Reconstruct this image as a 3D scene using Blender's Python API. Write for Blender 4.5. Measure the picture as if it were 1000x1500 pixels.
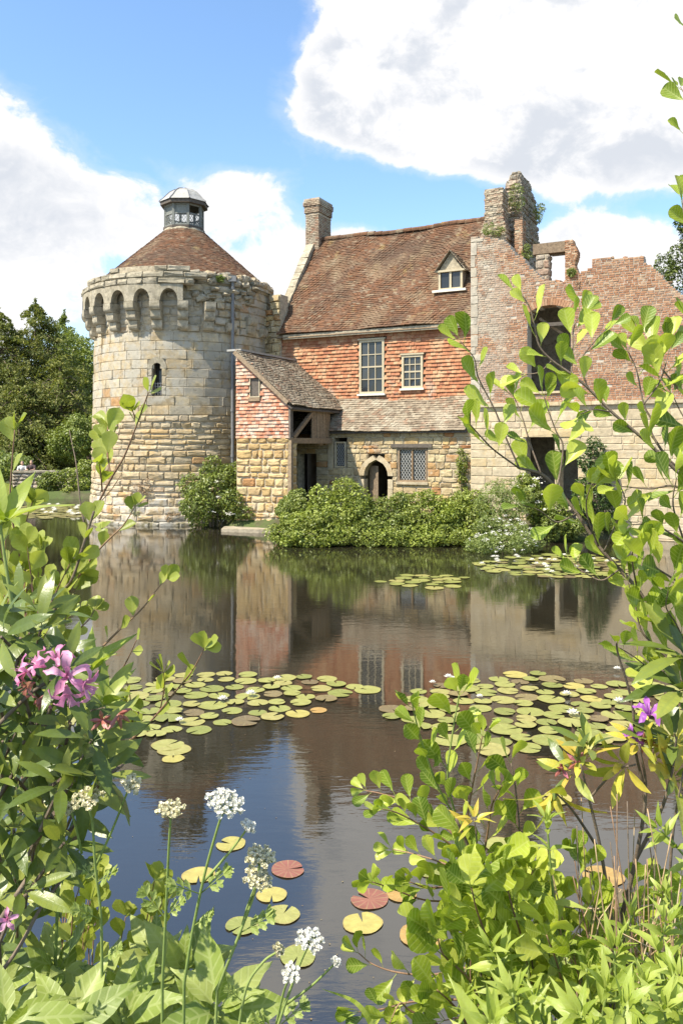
import bpy, math, random
import numpy as np
from mathutils import Vector, Matrix

for _o in list(bpy.data.objects):
    bpy.data.objects.remove(_o)
random.seed(11)
rng = np.random.default_rng(11)
S = bpy.context.scene
COL = S.collection
R = math.radians

# ------------------------------------------------------------------ camera
CAMZ, FPX, HZN = 3.0, 1200.0, 655.0
cam_data = bpy.data.cameras.new("camera")
cam = bpy.data.objects.new("camera", cam_data)
COL.objects.link(cam)
cam.location = (0, 0, CAMZ)
cam.rotation_euler = (R(90), 0, 0)
cam_data.sensor_width = 36
cam_data.lens = 28.8
cam_data.shift_y = -95 / 1500
cam_data.clip_start = 0.05
cam_data.clip_end = 4000
S.camera = cam

# ------------------------------------------------------------------ exposure
S.view_settings.view_transform = 'Standard'
S.view_settings.look = 'None'
S.view_settings.gamma = 1
S.view_settings.use_curve_mapping = False
S.view_settings.exposure = 0.88

# ------------------------------------------------------------------ sun
SUN_EL = R(54)
SUN_H = Vector((-0.86, -0.51, 0)).normalized()
SUN_DIR = Vector((SUN_H.x * math.cos(SUN_EL), SUN_H.y * math.cos(SUN_EL), math.sin(SUN_EL)))
sl = bpy.data.lights.new("sun", 'SUN')
sl.energy = 5.0
sl.angle = R(0.5)
sl.color = (1.0, 0.925, 0.79)
sun = bpy.data.objects.new("sun", sl)
COL.objects.link(sun)
sun.rotation_euler = SUN_DIR.to_track_quat('Z', 'Y').to_euler()
sun.location = (-20, -20, 40)


# ------------------------------------------------------------------ node helpers
def node(nt, typ, ins=None, **attrs):
    n = nt.nodes.new('ShaderNode' + typ)
    for k, v in attrs.items():
        setattr(n, k, v)
    for k, v in (ins or {}).items():
        s = n.inputs[k]
        if isinstance(v, bpy.types.NodeSocket):
            nt.links.new(v, s)
        else:
            s.default_value = v
    return n


def math_(nt, op, a, b=0.0, c=None, clamp=False):
    ins = {0: a, 1: b}
    if c is not None:
        ins[2] = c
    return node(nt, 'Math', ins, operation=op, use_clamp=clamp).outputs[0]


def mrange(nt, v, a, b, c=0.0, d=1.0, smooth=True):
    return node(nt, 'MapRange', {0: v, 1: a, 2: b, 3: c, 4: d}, interpolation_type='SMOOTHSTEP' if smooth else 'LINEAR').outputs[0]


def mixc(nt, f, a, b, blend='MIX'):
    n = node(nt, 'Mix', data_type='RGBA', blend_type=blend)
    for k, v in ((0, f), (6, a), (7, b)):
        s = n.inputs[k]
        if isinstance(v, bpy.types.NodeSocket):
            nt.links.new(v, s)
        else:
            s.default_value = v if k == 0 else (tuple(v) + (1,) if len(v) == 3 else v)
    return n.outputs[2]


def ramp(nt, f, stops, interp='LINEAR'):
    n = node(nt, 'ValToRGB', {0: f})
    cr = n.color_ramp
    cr.interpolation = interp
    while len(cr.elements) < len(stops):
        cr.elements.new(0.5)
    for e, (p, c) in zip(cr.elements, stops):
        e.position = p
        e.color = tuple(c) + (1,)
    return n.outputs[0]


# ------------------------------------------------------------------ world: Nishita sky with cumulus
def build_world():
    w = bpy.data.worlds.new("World")
    S.world = w
    w.use_nodes = True
    nt = w.node_tree
    nt.nodes.clear()
    out = node(nt, 'OutputWorld')
    sky = node(nt, 'TexSky', sky_type='NISHITA', sun_disc=False, sun_elevation=SUN_EL,
               sun_rotation=math.atan2(SUN_H.x, SUN_H.y) % (2 * math.pi), air_density=1.0, dust_density=0.6, ozone_density=1.6, altitude=50)
    d = node(nt, 'TexCoord').outputs['Generated']
    sep = node(nt, 'SeparateXYZ', {0: d})
    x, y, z = sep.outputs
    yy = math_(nt, 'MAXIMUM', y, 0.08)
    s = math_(nt, 'DIVIDE', x, yy)
    t = math_(nt, 'DIVIDE', z, yy)
    blobs = [  # centre in heading / elevation tangents, radii, weight: banks of cumulus and the blue gaps between them
        (620, 95, 190, 105, .50), (820, 90, 280, 130, .55), (760, 215, 260, 70, .45), (1080, 120, 200, 150, .4), (640, -70, 230, 130, .5), (900, -60, 250, 120, .4), (480, 125, 75, 75, .35),
        (860, 345, 120, 50, .40), (20, 250, 100, 110, .34), (150, 330, 120, 80, .32), (360, 280, 100, 55, .36), (60, 410, 200, 50, .16),
        (370, 400, 140, 60, .30), (530, 340, 70, 25, .28), (-150, 300, 200, 200, .3),
        (200, 60, 250, 150, -.70), (560, 285, 130, 50, -.55), (700, 315, 120, 40, -.5), (420, 60, 40, 90, -.25), (190, 390, 70, 30, -.15), (950, 300, 90, 22, -.3), (440, 230, 60, 30, -.25),
    ]
    bias = None
    for px, py, rx, ry, a in blobs:
        s0, t0 = (px - 500) / FPX, (HZN - py) / FPX
        da = math_(nt, 'POWER', math_(nt, 'ABSOLUTE', math_(nt, 'DIVIDE', math_(nt, 'SUBTRACT', s, s0), rx / FPX)), 2.0)
        db = math_(nt, 'POWER', math_(nt, 'ABSOLUTE', math_(nt, 'DIVIDE', math_(nt, 'SUBTRACT', t, t0), ry / FPX)), 2.0)
        g = math_(nt, 'EXPONENT', math_(nt, 'MULTIPLY', math_(nt, 'ADD', da, db), -1.0))
        bias = math_(nt, 'MULTIPLY', g, a) if bias is None else math_(nt, 'MULTIPLY_ADD', g, a, bias)

    def field(off):
        v = node(nt, 'VectorMath', {0: d, 1: off}, operation='ADD').outputs[0]
        v2 = node(nt, 'Mapping', {0: v, 3: (1.0, 1.0, 1.35)}).outputs[0]
        n1 = node(nt, 'TexNoise', {'Vector': v2, 'Scale': 4.2, 'Detail': 9.0, 'Roughness': 0.56, 'Distortion': 0.25}).outputs[0]
        n2 = node(nt, 'TexNoise', {'Vector': v2, 'Scale': 13.0, 'Detail': 9.0, 'Roughness': 0.62, 'Distortion': 0.4}).outputs[0]
        return math_(nt, 'MULTIPLY_ADD', n2, 0.72, math_(nt, 'MULTIPLY', n1, 1.15))

    f0 = math_(nt, 'ADD', field((0, 0, 0)), bias)
    up = (SUN_DIR.x * .05, SUN_DIR.y * .03, .085)
    f1 = math_(nt, 'ADD', field(up), bias)
    mask = mrange(nt, f0, 0.97, 1.13)
    wisp = mrange(nt, f0, 0.84, 1.06, 0.0, 0.22)
    cover = math_(nt, 'MAXIMUM', mask, wisp)
    lit = mrange(nt, math_(nt, 'SUBTRACT', f0, f1), -0.14, 0.12)
    thick = mrange(nt, f0, 1.02, 1.40)
    shade = math_(nt, 'MULTIPLY', thick, math_(nt, 'SUBTRACT', 1.0, lit), clamp=True)
    ccol = mixc(nt, shade, (10.7, 10.6, 10.6), (7.3, 7.7, 8.4))
    skyc = mixc(nt, 1.0, sky.outputs[0], (2.4, 2.7, 2.85), 'MULTIPLY')
    hz = mrange(nt, z, 0.0, 0.30, 0.42, 0.0)
    skyc = mixc(nt, hz, skyc, (8.6, 9.8, 11.0))
    col = mixc(nt, cover, skyc, ccol)
    below = mrange(nt, z, -0.02, 0.0)
    col = mixc(nt, below, (2.0, 2.2, 1.8), col)
    bg = node(nt, 'Background', {'Color': col, 'Strength': 0.056})
    nt.links.new(bg.outputs[0], out.inputs[0])


build_world()


# ------------------------------------------------------------------ materials
def rnd(nt):
    a = node(nt, 'NewGeometry').outputs['Random Per Island']
    b = node(nt, 'ObjectInfo').outputs['Random']
    return math_(nt, 'FRACT', math_(nt, 'ADD', a, b))


def surf(name, stops, rough=.9, spec=.25, mott=(6, .3), patches=(), bump=(40, .4, .01), trans=0.0, metallic=0.0, tcol=None, veins=None, gloss=0.0):
    """piece colour from a random ramp, mottled by noise, with stain patches [(scale, lo, hi, colour, strength, (axis, a, b) or None)]."""
    m = bpy.data.materials.new(name)
    m.use_nodes = True
    nt = m.node_tree
    nt.nodes.clear()
    out = node(nt, 'OutputMaterial')
    r = rnd(nt)
    c = ramp(nt, r, stops) if len(stops) > 1 else mixc(nt, 0.0, stops[0][1], (1, 1, 1))
    pos = node(nt, 'NewGeometry').outputs['Position']
    if mott:
        nz = node(nt, 'TexNoise', {'Vector': pos, 'Scale': mott[0], 'Detail': 6.0, 'Roughness': .65}).outputs[0]
        k = mrange(nt, nz, .3, .7, 1 - mott[1], 1 + mott[1], False)
        c = mixc(nt, 1.0, c, node(nt, 'CombineXYZ', {0: k, 1: k, 2: k}).outputs[0], 'MULTIPLY')
    for p in patches:
        sc, lo, hi, pc, st = p[:5]
        pz = node(nt, 'TexNoise', {'Vector': pos, 'Scale': sc, 'Detail': 7.0, 'Roughness': .68}).outputs[0]
        f = mrange(nt, pz, lo, hi, 0, st)
        if len(p) > 5 and p[5]:
            ax, a, b = p[5]
            q = node(nt, 'SeparateXYZ', {0: pos}).outputs[ax]
            f = math_(nt, 'MULTIPLY', f, mrange(nt, q, a, b))
        c = mixc(nt, f, c, pc)
    hgt = None
    if veins:
        oc = node(nt, 'SeparateXYZ', {0: node(nt, 'TexCoord').outputs['Object']})
        ax = math_(nt, 'ABSOLUTE', oc.outputs[0])
        ph = math_(nt, 'MULTIPLY', math_(nt, 'MULTIPLY_ADD', ax, -veins[1], oc.outputs[1]), veins[0] * 6.2832)
        w = mrange(nt, math_(nt, 'SINE', ph), .55, 1.0)
        mid = mrange(nt, ax, .012, .03, 1, 0)
        w = math_(nt, 'MAXIMUM', w, mid)
        c = mixc(nt, math_(nt, 'MULTIPLY', w, veins[2]), c, veins[3])
        hgt = w
    bs = node(nt, 'Bsdf' + 'Principled', {'Base Color': c, 'Roughness': rough, 'Specular IOR Level': spec, 'Metallic': metallic})
    if bump:
        bz = node(nt, 'TexNoise', {'Vector': pos, 'Scale': bump[0], 'Detail': 8.0, 'Roughness': .7}).outputs[0]
        if hgt is not None:
            bz = math_(nt, 'MULTIPLY_ADD', hgt, -veins[4], bz)
        bn = node(nt, 'Bump', {'Height': bz, 'Strength': bump[1], 'Distance': bump[2]})
        nt.links.new(bn.outputs[0], bs.inputs['Normal'])
    sh = bs.outputs[0]
    if trans:
        tc = mixc(nt, 1.0, c, tcol or (1.25, 1.3, .55), 'MULTIPLY')
        tr = node(nt, 'BsdfTranslucent', {'Color': tc})
        sh = node(nt, 'MixShader', {0: trans, 1: sh, 2: tr.outputs[0]}).outputs[0]
    nt.links.new(sh, out.inputs[0])
    return m


GREY_L = (.43, .41, .36)
M = {}
M['tower_stone'] = surf('tower stone', [(0, (.31, .24, .14)), (.2, (.41, .325, .195)), (.45, (.46, .375, .24)), (.62, (.39, .315, .205)), (.8, (.44, .325, .175)), (.93, (.35, .26, .15)), (1, (.40, .22, .09))],
                        mott=(5, .34), patches=[(1.3, .5, .62, (.44, .30, .13), .75, (2, 5.4, 3.8)), (1.8, .40, .58, (.43, .40, .33), .85, (2, 3.4, 5.2)), (.9, .5, .66, (.30, .25, .17), .55), (6, .56, .68, (.16, .135, .095), .65), (3, .30, .55, (.10, .095, .05), .85, (2, .42, .10)), (20, .60, .70, (.12, .10, .08), .55),
                                                (1.6, .42, .6, (.55, .52, .46), .6, (2, 1.9, .9))], bump=(16, .75, .03))
M['ring_stone'] = surf('dressed corbel stone', [(0, (.30, .26, .18)), (.5, (.38, .33, .24)), (1, (.34, .30, .22))],
                       mott=(5, .32), patches=[(2.2, .48, .62, (.22, .19, .13), .75), (6, .55, .68, (.13, .115, .085), .75), (3.5, .6, .7, (.42, .38, .28), .6)], bump=(20, .6, .025))
M['house_stone'] = surf('ochre rubble stone', [(0, (.30, .22, .12)), (.2, (.43, .33, .18)), (.45, (.47, .38, .22)), (.65, (.39, .32, .21)), (.85, (.46, .33, .15)), (1, (.34, .15, .06))],
                        mott=(6, .32), patches=[(1.5, .50, .64, (.34, .29, .21), .8, (2, 1.9, 3.0)), (6, .58, .7, (.20, .15, .09), .6), (2.5, .56, .68, (.52, .46, .34), .7)], bump=(16, .75, .03))
M['wing_stone'] = surf('yellow sandstone', [(0, (.33, .22, .10)), (.25, (.46, .32, .14)), (.5, (.50, .38, .20)), (.7, (.42, .33, .19)), (.9, (.44, .28, .12)), (1, (.36, .17, .07))],
                       mott=(6, .28), patches=[(5, .57, .7, (.24, .17, .09), .6), (2.0, .5, .62, (.48, .43, .33), .7, (2, 1.3, .7))], bump=(16, .75, .03))
M['mortar'] = surf('old mortar', [(0, (.43, .36, .25)), (1, (.46, .39, .28))], mott=(8, .35), patches=[(5, .56, .68, (.16, .13, .09), .7)], bump=(30, .8, .02))
M['mortar_brick'] = surf('pale lime mortar', [(0, (.42, .37, .30)), (1, (.46, .41, .33))], mott=(8, .3), patches=[(5, .56, .68, (.22, .17, .13), .6)], bump=(40, .8, .012))
M['ashlar'] = surf('pale sandstone ashlar', [(0, (.42, .34, .22)), (.5, (.49, .41, .28)), (.85, (.46, .36, .21)), (1, (.41, .33, .23))],
                   mott=(5, .24), patches=[(1.6, .52, .66, (.46, .33, .16), .6), (8, .60, .72, (.22, .18, .13), .6)], bump=(20, .6, .02))
M['brick'] = surf('weathered brick', [(0, (.26, .125, .068)), (.25, (.34, .175, .092)), (.5, (.38, .22, .125)), (.72, (.32, .155, .085)), (.88, (.42, .29, .18)), (1, (.21, .12, .08))],
                  mott=(10, .3), patches=[(1.4, .40, .56, (.43, .385, .30), .8, (0, 6.6, 5.2)), (1.1, .54, .66, (.43, .35, .25), .45), (.7, .5, .64, (.30, .14, .08), .5), (3.4, .57, .68, (.17, .11, .075), .75), (14, .60, .72, (.15, .11, .08), .5)], bump=(40, .7, .01))
M['grey_brick'] = surf('grey lichened brick', [(0, (.25, .18, .13)), (.35, (.34, .25, .17)), (.7, (.39, .32, .23)), (1, (.30, .17, .11))],
                       mott=(9, .35), patches=[(1.8, .48, .62, (.44, .40, .31), .7), (7, .58, .68, (.15, .12, .09), .7)], bump=(30, .8, .015))
M['rubble'] = surf('ruined masonry', [(0, (.26, .22, .17)), (.5, (.35, .30, .23)), (1, (.30, .20, .14))], mott=(7, .4),
                   patches=[(2.2, .5, .64, (.42, .39, .32), .7), (6, .57, .68, (.13, .11, .085), .7)], bump=(18, .9, .04))
M['roof_tile'] = surf('old clay roof tile', [(0, (.105, .057, .033)), (.2, (.135, .068, .036)), (.5, (.165, .080, .041)), (.75, (.13, .072, .044)), (.9, (.155, .094, .056)), (.97, (.21, .155, .10)), (1, (.08, .05, .035))],
                      mott=(8, .35), patches=[(.5, .46, .62, (.085, .056, .038), .75), (.7, .50, .64, (.20, .14, .085), .75), (2.6, .55, .68, (.27, .22, .15), .65), (1.3, .58, .70, (.235, .16, .06), .7), (9, .60, .72, (.075, .055, .045), .6)], bump=(50, .6, .01))
M['skirt_tile'] = surf('lichened roof tile', [(0, (.15, .115, .08)), (.3, (.23, .185, .13)), (.6, (.29, .24, .17)), (.8, (.19, .145, .10)), (1, (.25, .165, .11))],
                       mott=(8, .35), patches=[(1.6, .5, .63, (.36, .32, .24), .75), (1.1, .63, .72, (.30, .13, .075), .7), (8, .58, .70, (.09, .075, .06), .65)], bump=(50, .6, .01))
M['hung_tile'] = surf('red hung tile', [(0, (.31, .125, .065)), (.3, (.36, .155, .08)), (.6, (.39, .185, .095)), (.85, (.44, .26, .145)), (1, (.28, .115, .065))],
                      mott=(9, .25), patches=[(1.2, .50, .64, (.46, .32, .19), .8), (1.0, .56, .66, (.40, .34, .26), .7, (2, 6.0, 4.9)), (5, .60, .70, (.16, .08, .06), .6)], bump=(50, .5, .008))
M['wing_tile'] = surf('pale red hung tile', [(0, (.36, .14, .08)), (.3, (.46, .22, .13)), (.6, (.50, .30, .20)), (.85, (.46, .36, .27)), (1, (.30, .13, .08))],
                      mott=(9, .25), patches=[(2.5, .50, .64, (.50, .44, .36), .7), (5, .60, .70, (.16, .09, .07), .6)], bump=(50, .5, .008))
M['cream'] = surf('cream paint', [(0, (.45, .385, .26))], rough=.6, mott=(9, .12), patches=[(12, .6, .72, (.33, .28, .19), .6)], bump=(60, .2, .004))
M['fascia'] = surf('faded fascia board', [(0, (.36, .31, .22))], mott=(9, .3), patches=[(6, .55, .7, (.17, .14, .10), .6)], bump=(50, .5, .006))
M['grey_ashlar'] = surf('grey dressed stone', [(0, (.37, .32, .245)), (.5, (.42, .375, .30)), (1, (.40, .335, .24))], mott=(5, .25), patches=[(3, .52, .66, (.33, .29, .23), .6), (9, .6, .72, (.20, .17, .13), .6)], bump=(25, .7, .015))
M['white'] = surf('white paint', [(0, (.72, .68, .58))], rough=.6, mott=(9, .1), bump=(60, .2, .004))
M['timber'] = surf('weathered oak', [(0, (.20, .145, .095)), (.5, (.27, .20, .13)), (1, (.23, .155, .09))], mott=(12, .35), patches=[(14, .56, .68, (.09, .065, .045), .7)], bump=(45, .8, .01))
M['dark_timber'] = surf('dark timber', [(0, (.10, .085, .07)), (1, (.13, .11, .09))], mott=(12, .3), bump=(45, .7, .01))
M['plaster'] = surf('dim plaster', [(0, (.24, .20, .15))], mott=(3, .3), bump=(20, .4, .01))
M['glass'] = surf('dark window glass', [(0, (.018, .02, .022)), (1, (.05, .052, .05))], rough=.08, spec=.5, mott=None, bump=(7, .12, .01))
M['lantern_glass'] = surf('old clear glass', [(0, (.55, .60, .62)), (1, (.62, .66, .68))], rough=.25, spec=.5, mott=(20, .2), bump=None, trans=.6, tcol=(1, 1, 1))
M['lead'] = surf('weathered lead', [(0, (.30, .29, .27)), (1, (.36, .35, .31))], rough=.55, spec=.4, mott=(9, .25), patches=[(4, .55, .7, (.42, .38, .29), .7)], bump=(30, .3, .01))
M['came'] = surf('lead window bars', [(0, (.50, .49, .45))], rough=.5, mott=None, bump=None)
M['lantern_wood'] = surf('grey lantern joinery', [(0, (.17, .175, .155)), (1, (.24, .245, .215))], rough=.7, mott=(20, .3), bump=(50, .4, .005))
M['iron'] = surf('grey iron pipe', [(0, (.17, .17, .17))], rough=.55, spec=.5, mott=(20, .2), bump=(60, .3, .004))
M['bark'] = surf('grey brown bark', [(0, (.14, .105, .075)), (1, (.19, .145, .105))], mott=(40, .35), bump=(90, .8, .004))
M['dry'] = surf('dry straw stem', [(0, (.42, .30, .17)), (.6, (.34, .22, .12)), (1, (.50, .40, .26))], mott=(40, .3), bump=(120, .6, .002))
M['red_stem'] = surf('reddish twig', [(0, (.20, .11, .07)), (1, (.28, .18, .11))], mott=(50, .3), bump=(120, .6, .002))
M['green_stem'] = surf('green stem', [(0, (.20, .27, .07)), (1, (.27, .33, .10))], rough=.6, mott=(50, .2), bump=(150, .3, .002), trans=.1)
M['slab'] = surf('flat stone', [(0, (.33, .28, .2))], mott=(6, .4), bump=(20, .8, .02))
M['earth'] = surf('earth and grass', [(0, (.085, .08, .04))], mott=(2, .5), patches=[(.6, .42, .58, (.07, .10, .025), .9)], bump=(12, .9, .05))
M['boulder'] = surf('pale bank stone', [(0, (.30, .26, .21)), (.6, (.42, .37, .30)), (1, (.36, .27, .19))], mott=(7, .35), patches=[(4, .55, .66, (.13, .14, .07), .7)], bump=(20, .8, .03))


def clear_glass():
    m = bpy.data.materials.new('clear leaded glass')
    m.use_nodes = True
    nt = m.node_tree
    nt.nodes.clear()
    out = node(nt, 'OutputMaterial')
    gl = node(nt, 'BsdfPrincipled', {'Base Color': (.5, .53, .54, 1), 'Roughness': .15})
    tr = node(nt, 'BsdfTransparent', {'Color': (.93, .95, .95, 1)})
    nt.links.new(node(nt, 'MixShader', {0: .82, 1: gl.outputs[0], 2: tr.outputs[0]}).outputs[0], out.inputs[0])
    return m


M['lantern_glass'] = clear_glass()


def leafmat(name, stops, trans=.36, rough=.45, spec=.4, mott=(30, .14), veins=None, tcol=None, patches=(), bump=(120, .15, .003)):
    return surf(name, stops, rough=rough, spec=spec, mott=mott, trans=trans, veins=veins, tcol=tcol, patches=patches, bump=bump)


M['hedge_leaf'] = leafmat('hedge leaf', [(0, (.11, .145, .02)), (.4, (.19, .235, .032)), (.75, (.26, .30, .05)), (1, (.34, .37, .09))], trans=.25, mott=(1.1, .38))  # broad noise in the colour imitates patchily lit foliage
M['dark_leaf'] = leafmat('dark shrub leaf', [(0, (.08, .11, .018)), (.5, (.15, .19, .03)), (1, (.25, .28, .065))], trans=.22)
M['ivy_leaf'] = leafmat('ivy leaf', [(0, (.028, .055, .013)), (.6, (.06, .10, .022)), (1, (.11, .16, .045))], trans=.2)
M['pale_leaf'] = leafmat('pale water plant leaf', [(0, (.13, .17, .045)), (.5, (.20, .25, .065)), (1, (.27, .31, .10))], trans=.35)
M['conifer'] = leafmat('conifer spray', [(0, (.085, .105, .022)), (.45, (.15, .17, .035)), (.8, (.21, .22, .048)), (1, (.29, .28, .08))], trans=.28, rough=.7, mott=(.45, .3))
M['broadleaf'] = leafmat('broadleaf crown', [(0, (.11, .14, .025)), (.5, (.18, .225, .04)), (1, (.26, .30, .07))], trans=.25)
M['yew'] = leafmat('yew spray', [(0, (.06, .085, .016)), (.6, (.10, .135, .025)), (1, (.16, .19, .045))], trans=.15, rough=.7)
M['white_petal'] = leafmat('white petal', [(0, (.74, .72, .64)), (1, (.82, .80, .74))], trans=.3, tcol=(1, 1, .9), mott=None)
M['cream_petal'] = leafmat('cream bud', [(0, (.58, .55, .34)), (1, (.74, .68, .50))], trans=.25, tcol=(1, 1, .8), mott=None)
M['pink_petal'] = leafmat('pink petal', [(0, (.60, .26, .42)), (.6, (.68, .38, .52)), (1, (.52, .18, .30))], trans=.35, tcol=(1.2, .8, 1.1), mott=(60, .2))
M['purple_petal'] = leafmat('purple petal', [(0, (.34, .10, .42)), (1, (.42, .14, .46))], trans=.35, tcol=(1.1, .8, 1.2), mott=(60, .2))
M['wilted'] = leafmat('wilted petal', [(0, (.34, .10, .09)), (.6, (.40, .19, .10)), (1, (.48, .16, .22))], trans=.25, tcol=(1.2, .9, .8))
M['alder'] = leafmat('alder leaf', [(0, (.11, .18, .02)), (.3, (.23, .31, .028)), (.7, (.37, .44, .045)), (1, (.50, .54, .10))], trans=.36, rough=.38, spec=.45, veins=(7.5, .75, .42, (.52, .56, .18), .8), patches=[(55, .67, .71, (.24, .15, .05), .8), (5, .52, .66, (.44, .44, .06), .35)])
M['twig_leaf'] = leafmat('small twig leaf', [(0, (.22, .26, .035)), (.5, (.32, .36, .06)), (1, (.42, .44, .11))], trans=.42, rough=.42, veins=(6, .7, .25, (.40, .44, .16), .3))
M['rhodo'] = leafmat('rhododendron leaf', [(0, (.06, .09, .016)), (.4, (.11, .15, .025)), (.75, (.19, .225, .04)), (1, (.31, .33, .07))], trans=.24, rough=.33, spec=.45, veins=(9, .5, .22, (.13, .18, .06), .25))
M['yellow_leaf'] = leafmat('yellowing leaf', [(0, (.30, .33, .04)), (.4, (.46, .42, .05)), (.75, (.58, .47, .07)), (1, (.52, .37, .06))], trans=.35, rough=.4, veins=(9, .5, .2, (.62, .55, .2), .25), patches=[(60, .66, .70, (.10, .05, .02), .9)])
M['balsam'] = leafmat('broad serrated leaf', [(0, (.14, .20, .035)), (.5, (.24, .30, .06)), (1, (.36, .40, .12))], trans=.34, rough=.45, veins=(6.5, .9, .34, (.44, .48, .20), .6))
M['lance'] = leafmat('lance leaf', [(0, (.22, .29, .035)), (.5, (.31, .38, .06)), (1, (.41, .46, .11))], trans=.4, rough=.42, veins=(5, 1.2, .22, (.38, .43, .14), .3))
M['fern'] = leafmat('feathery leaf', [(0, (.20, .26, .05)), (.6, (.29, .35, .09)), (1, (.38, .43, .14))], trans=.4)
PADV = None


def padmat(name, stops):
    m = surf(name, stops, rough=.32, spec=.5, mott=(18, .16), patches=[(30, .62, .70, (.16, .12, .05), .6)], bump=(60, .12, .004))
    nt = m.node_tree
    bs = next(n for n in nt.nodes if n.type == 'BSDF_PRINCIPLED')
    src = bs.inputs['Base Color'].links[0].from_socket
    oc = node(nt, 'SeparateXYZ', {0: node(nt, 'TexCoord').outputs['Object']})
    an = math_(nt, 'ARCTAN2', oc.outputs[1], oc.outputs[0])
    rr = math_(nt, 'SQRT', math_(nt, 'ADD', math_(nt, 'MULTIPLY', oc.outputs[0], oc.outputs[0]), math_(nt, 'MULTIPLY', oc.outputs[1], oc.outputs[1])))
    v = mrange(nt, math_(nt, 'SINE', math_(nt, 'MULTIPLY', an, 13.0)), .8, 1.0, 0, .28)
    c = mixc(nt, v, src, (.40, .38, .15))
    rim = mrange(nt, rr, .90, 1.0, 0, .35)
    c = mixc(nt, rim, c, (.26, .15, .06))
    nt.links.new(c, bs.inputs['Base Color'])
    return m


M['pad_green'] = padmat('green lily pad', [(0, (.17, .19, .045)), (.4, (.225, .24, .06)), (.75, (.27, .27, .075)), (1, (.29, .26, .085))])
M['pad_brown'] = padmat('brown lily pad', [(0, (.13, .095, .05)), (.5, (.17, .13, .06)), (1, (.20, .16, .065))])
M['pad_red'] = padmat('red lily pad', [(0, (.20, .075, .05)), (1, (.23, .09, .06))])
M['pad_gold'] = padmat('golden lily pad', [(0, (.33, .29, .075)), (1, (.37, .31, .085))])
M['pad_orange'] = padmat('orange lily pad', [(0, (.36, .20, .055)), (1, (.34, .22, .07))])


def water_mat():
    m = bpy.data.materials.new('pond water')
    m.use_nodes = True
    nt = m.node_tree
    nt.nodes.clear()
    out = node(nt, 'OutputMaterial')
    pos = node(nt, 'NewGeometry').outputs['Position']
    big = node(nt, 'TexNoise', {'Vector': pos, 'Scale': .22, 'Detail': 3.0}).outputs[0]
    act = mrange(nt, big, .38, .66, .35, 1.0)
    v1 = node(nt, 'Mapping', {0: pos, 3: (.8, 2.4, 1.0), 2: (0, 0, R(-9))}).outputs[0]
    n1 = node(nt, 'TexNoise', {'Vector': v1, 'Scale': 2.6, 'Detail': 4.0, 'Roughness': .55}).outputs[0]
    n2 = node(nt, 'TexNoise', {'Vector': v1, 'Scale': 9.0, 'Detail': 3.0, 'Roughness': .5}).outputs[0]
    h = math_(nt, 'MULTIPLY', math_(nt, 'MULTIPLY_ADD', n2, .28, n1), act)
    bn = node(nt, 'Bump', {'Height': h, 'Strength': .5, 'Distance': .005})
    c = mixc(nt, mrange(nt, big, .35, .65), (.018, .016, .010), (.024, .020, .012))
    bs = node(nt, 'BsdfPrincipled', {'Base Color': c, 'Roughness': .015, 'IOR': 2.3, 'Normal': bn.outputs[0]})
    nt.links.new(bs.outputs[0], out.inputs[0])
    return m


M['water'] = water_mat()


# ------------------------------------------------------------------ geometry helpers
def link(name, me, mat=None, parent=None):
    o = bpy.data.objects.new(name, me)
    COL.objects.link(o)
    if mat is not None and me is not None and not me.materials:
        me.materials.append(mat)
    if parent is not None:
        o.parent = parent
    return o


def npmesh(name, V, Q):
    """fast mesh from (n,3) vertices and (m,k) faces."""
    me = bpy.data.meshes.new(name)
    V = np.ascontiguousarray(V, dtype=np.float32)
    Q = np.ascontiguousarray(Q, dtype=np.int32)
    m, k = Q.shape
    me.vertices.add(len(V))
    me.vertices.foreach_set('co', V.ravel())
    me.loops.add(m * k)
    me.loops.foreach_set('vertex_index', Q.ravel())
    me.polygons.add(m)
    me.polygons.foreach_set('loop_start', np.arange(0, m * k, k, dtype=np.int32))
    me.update(calc_edges=True)
    return me


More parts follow.
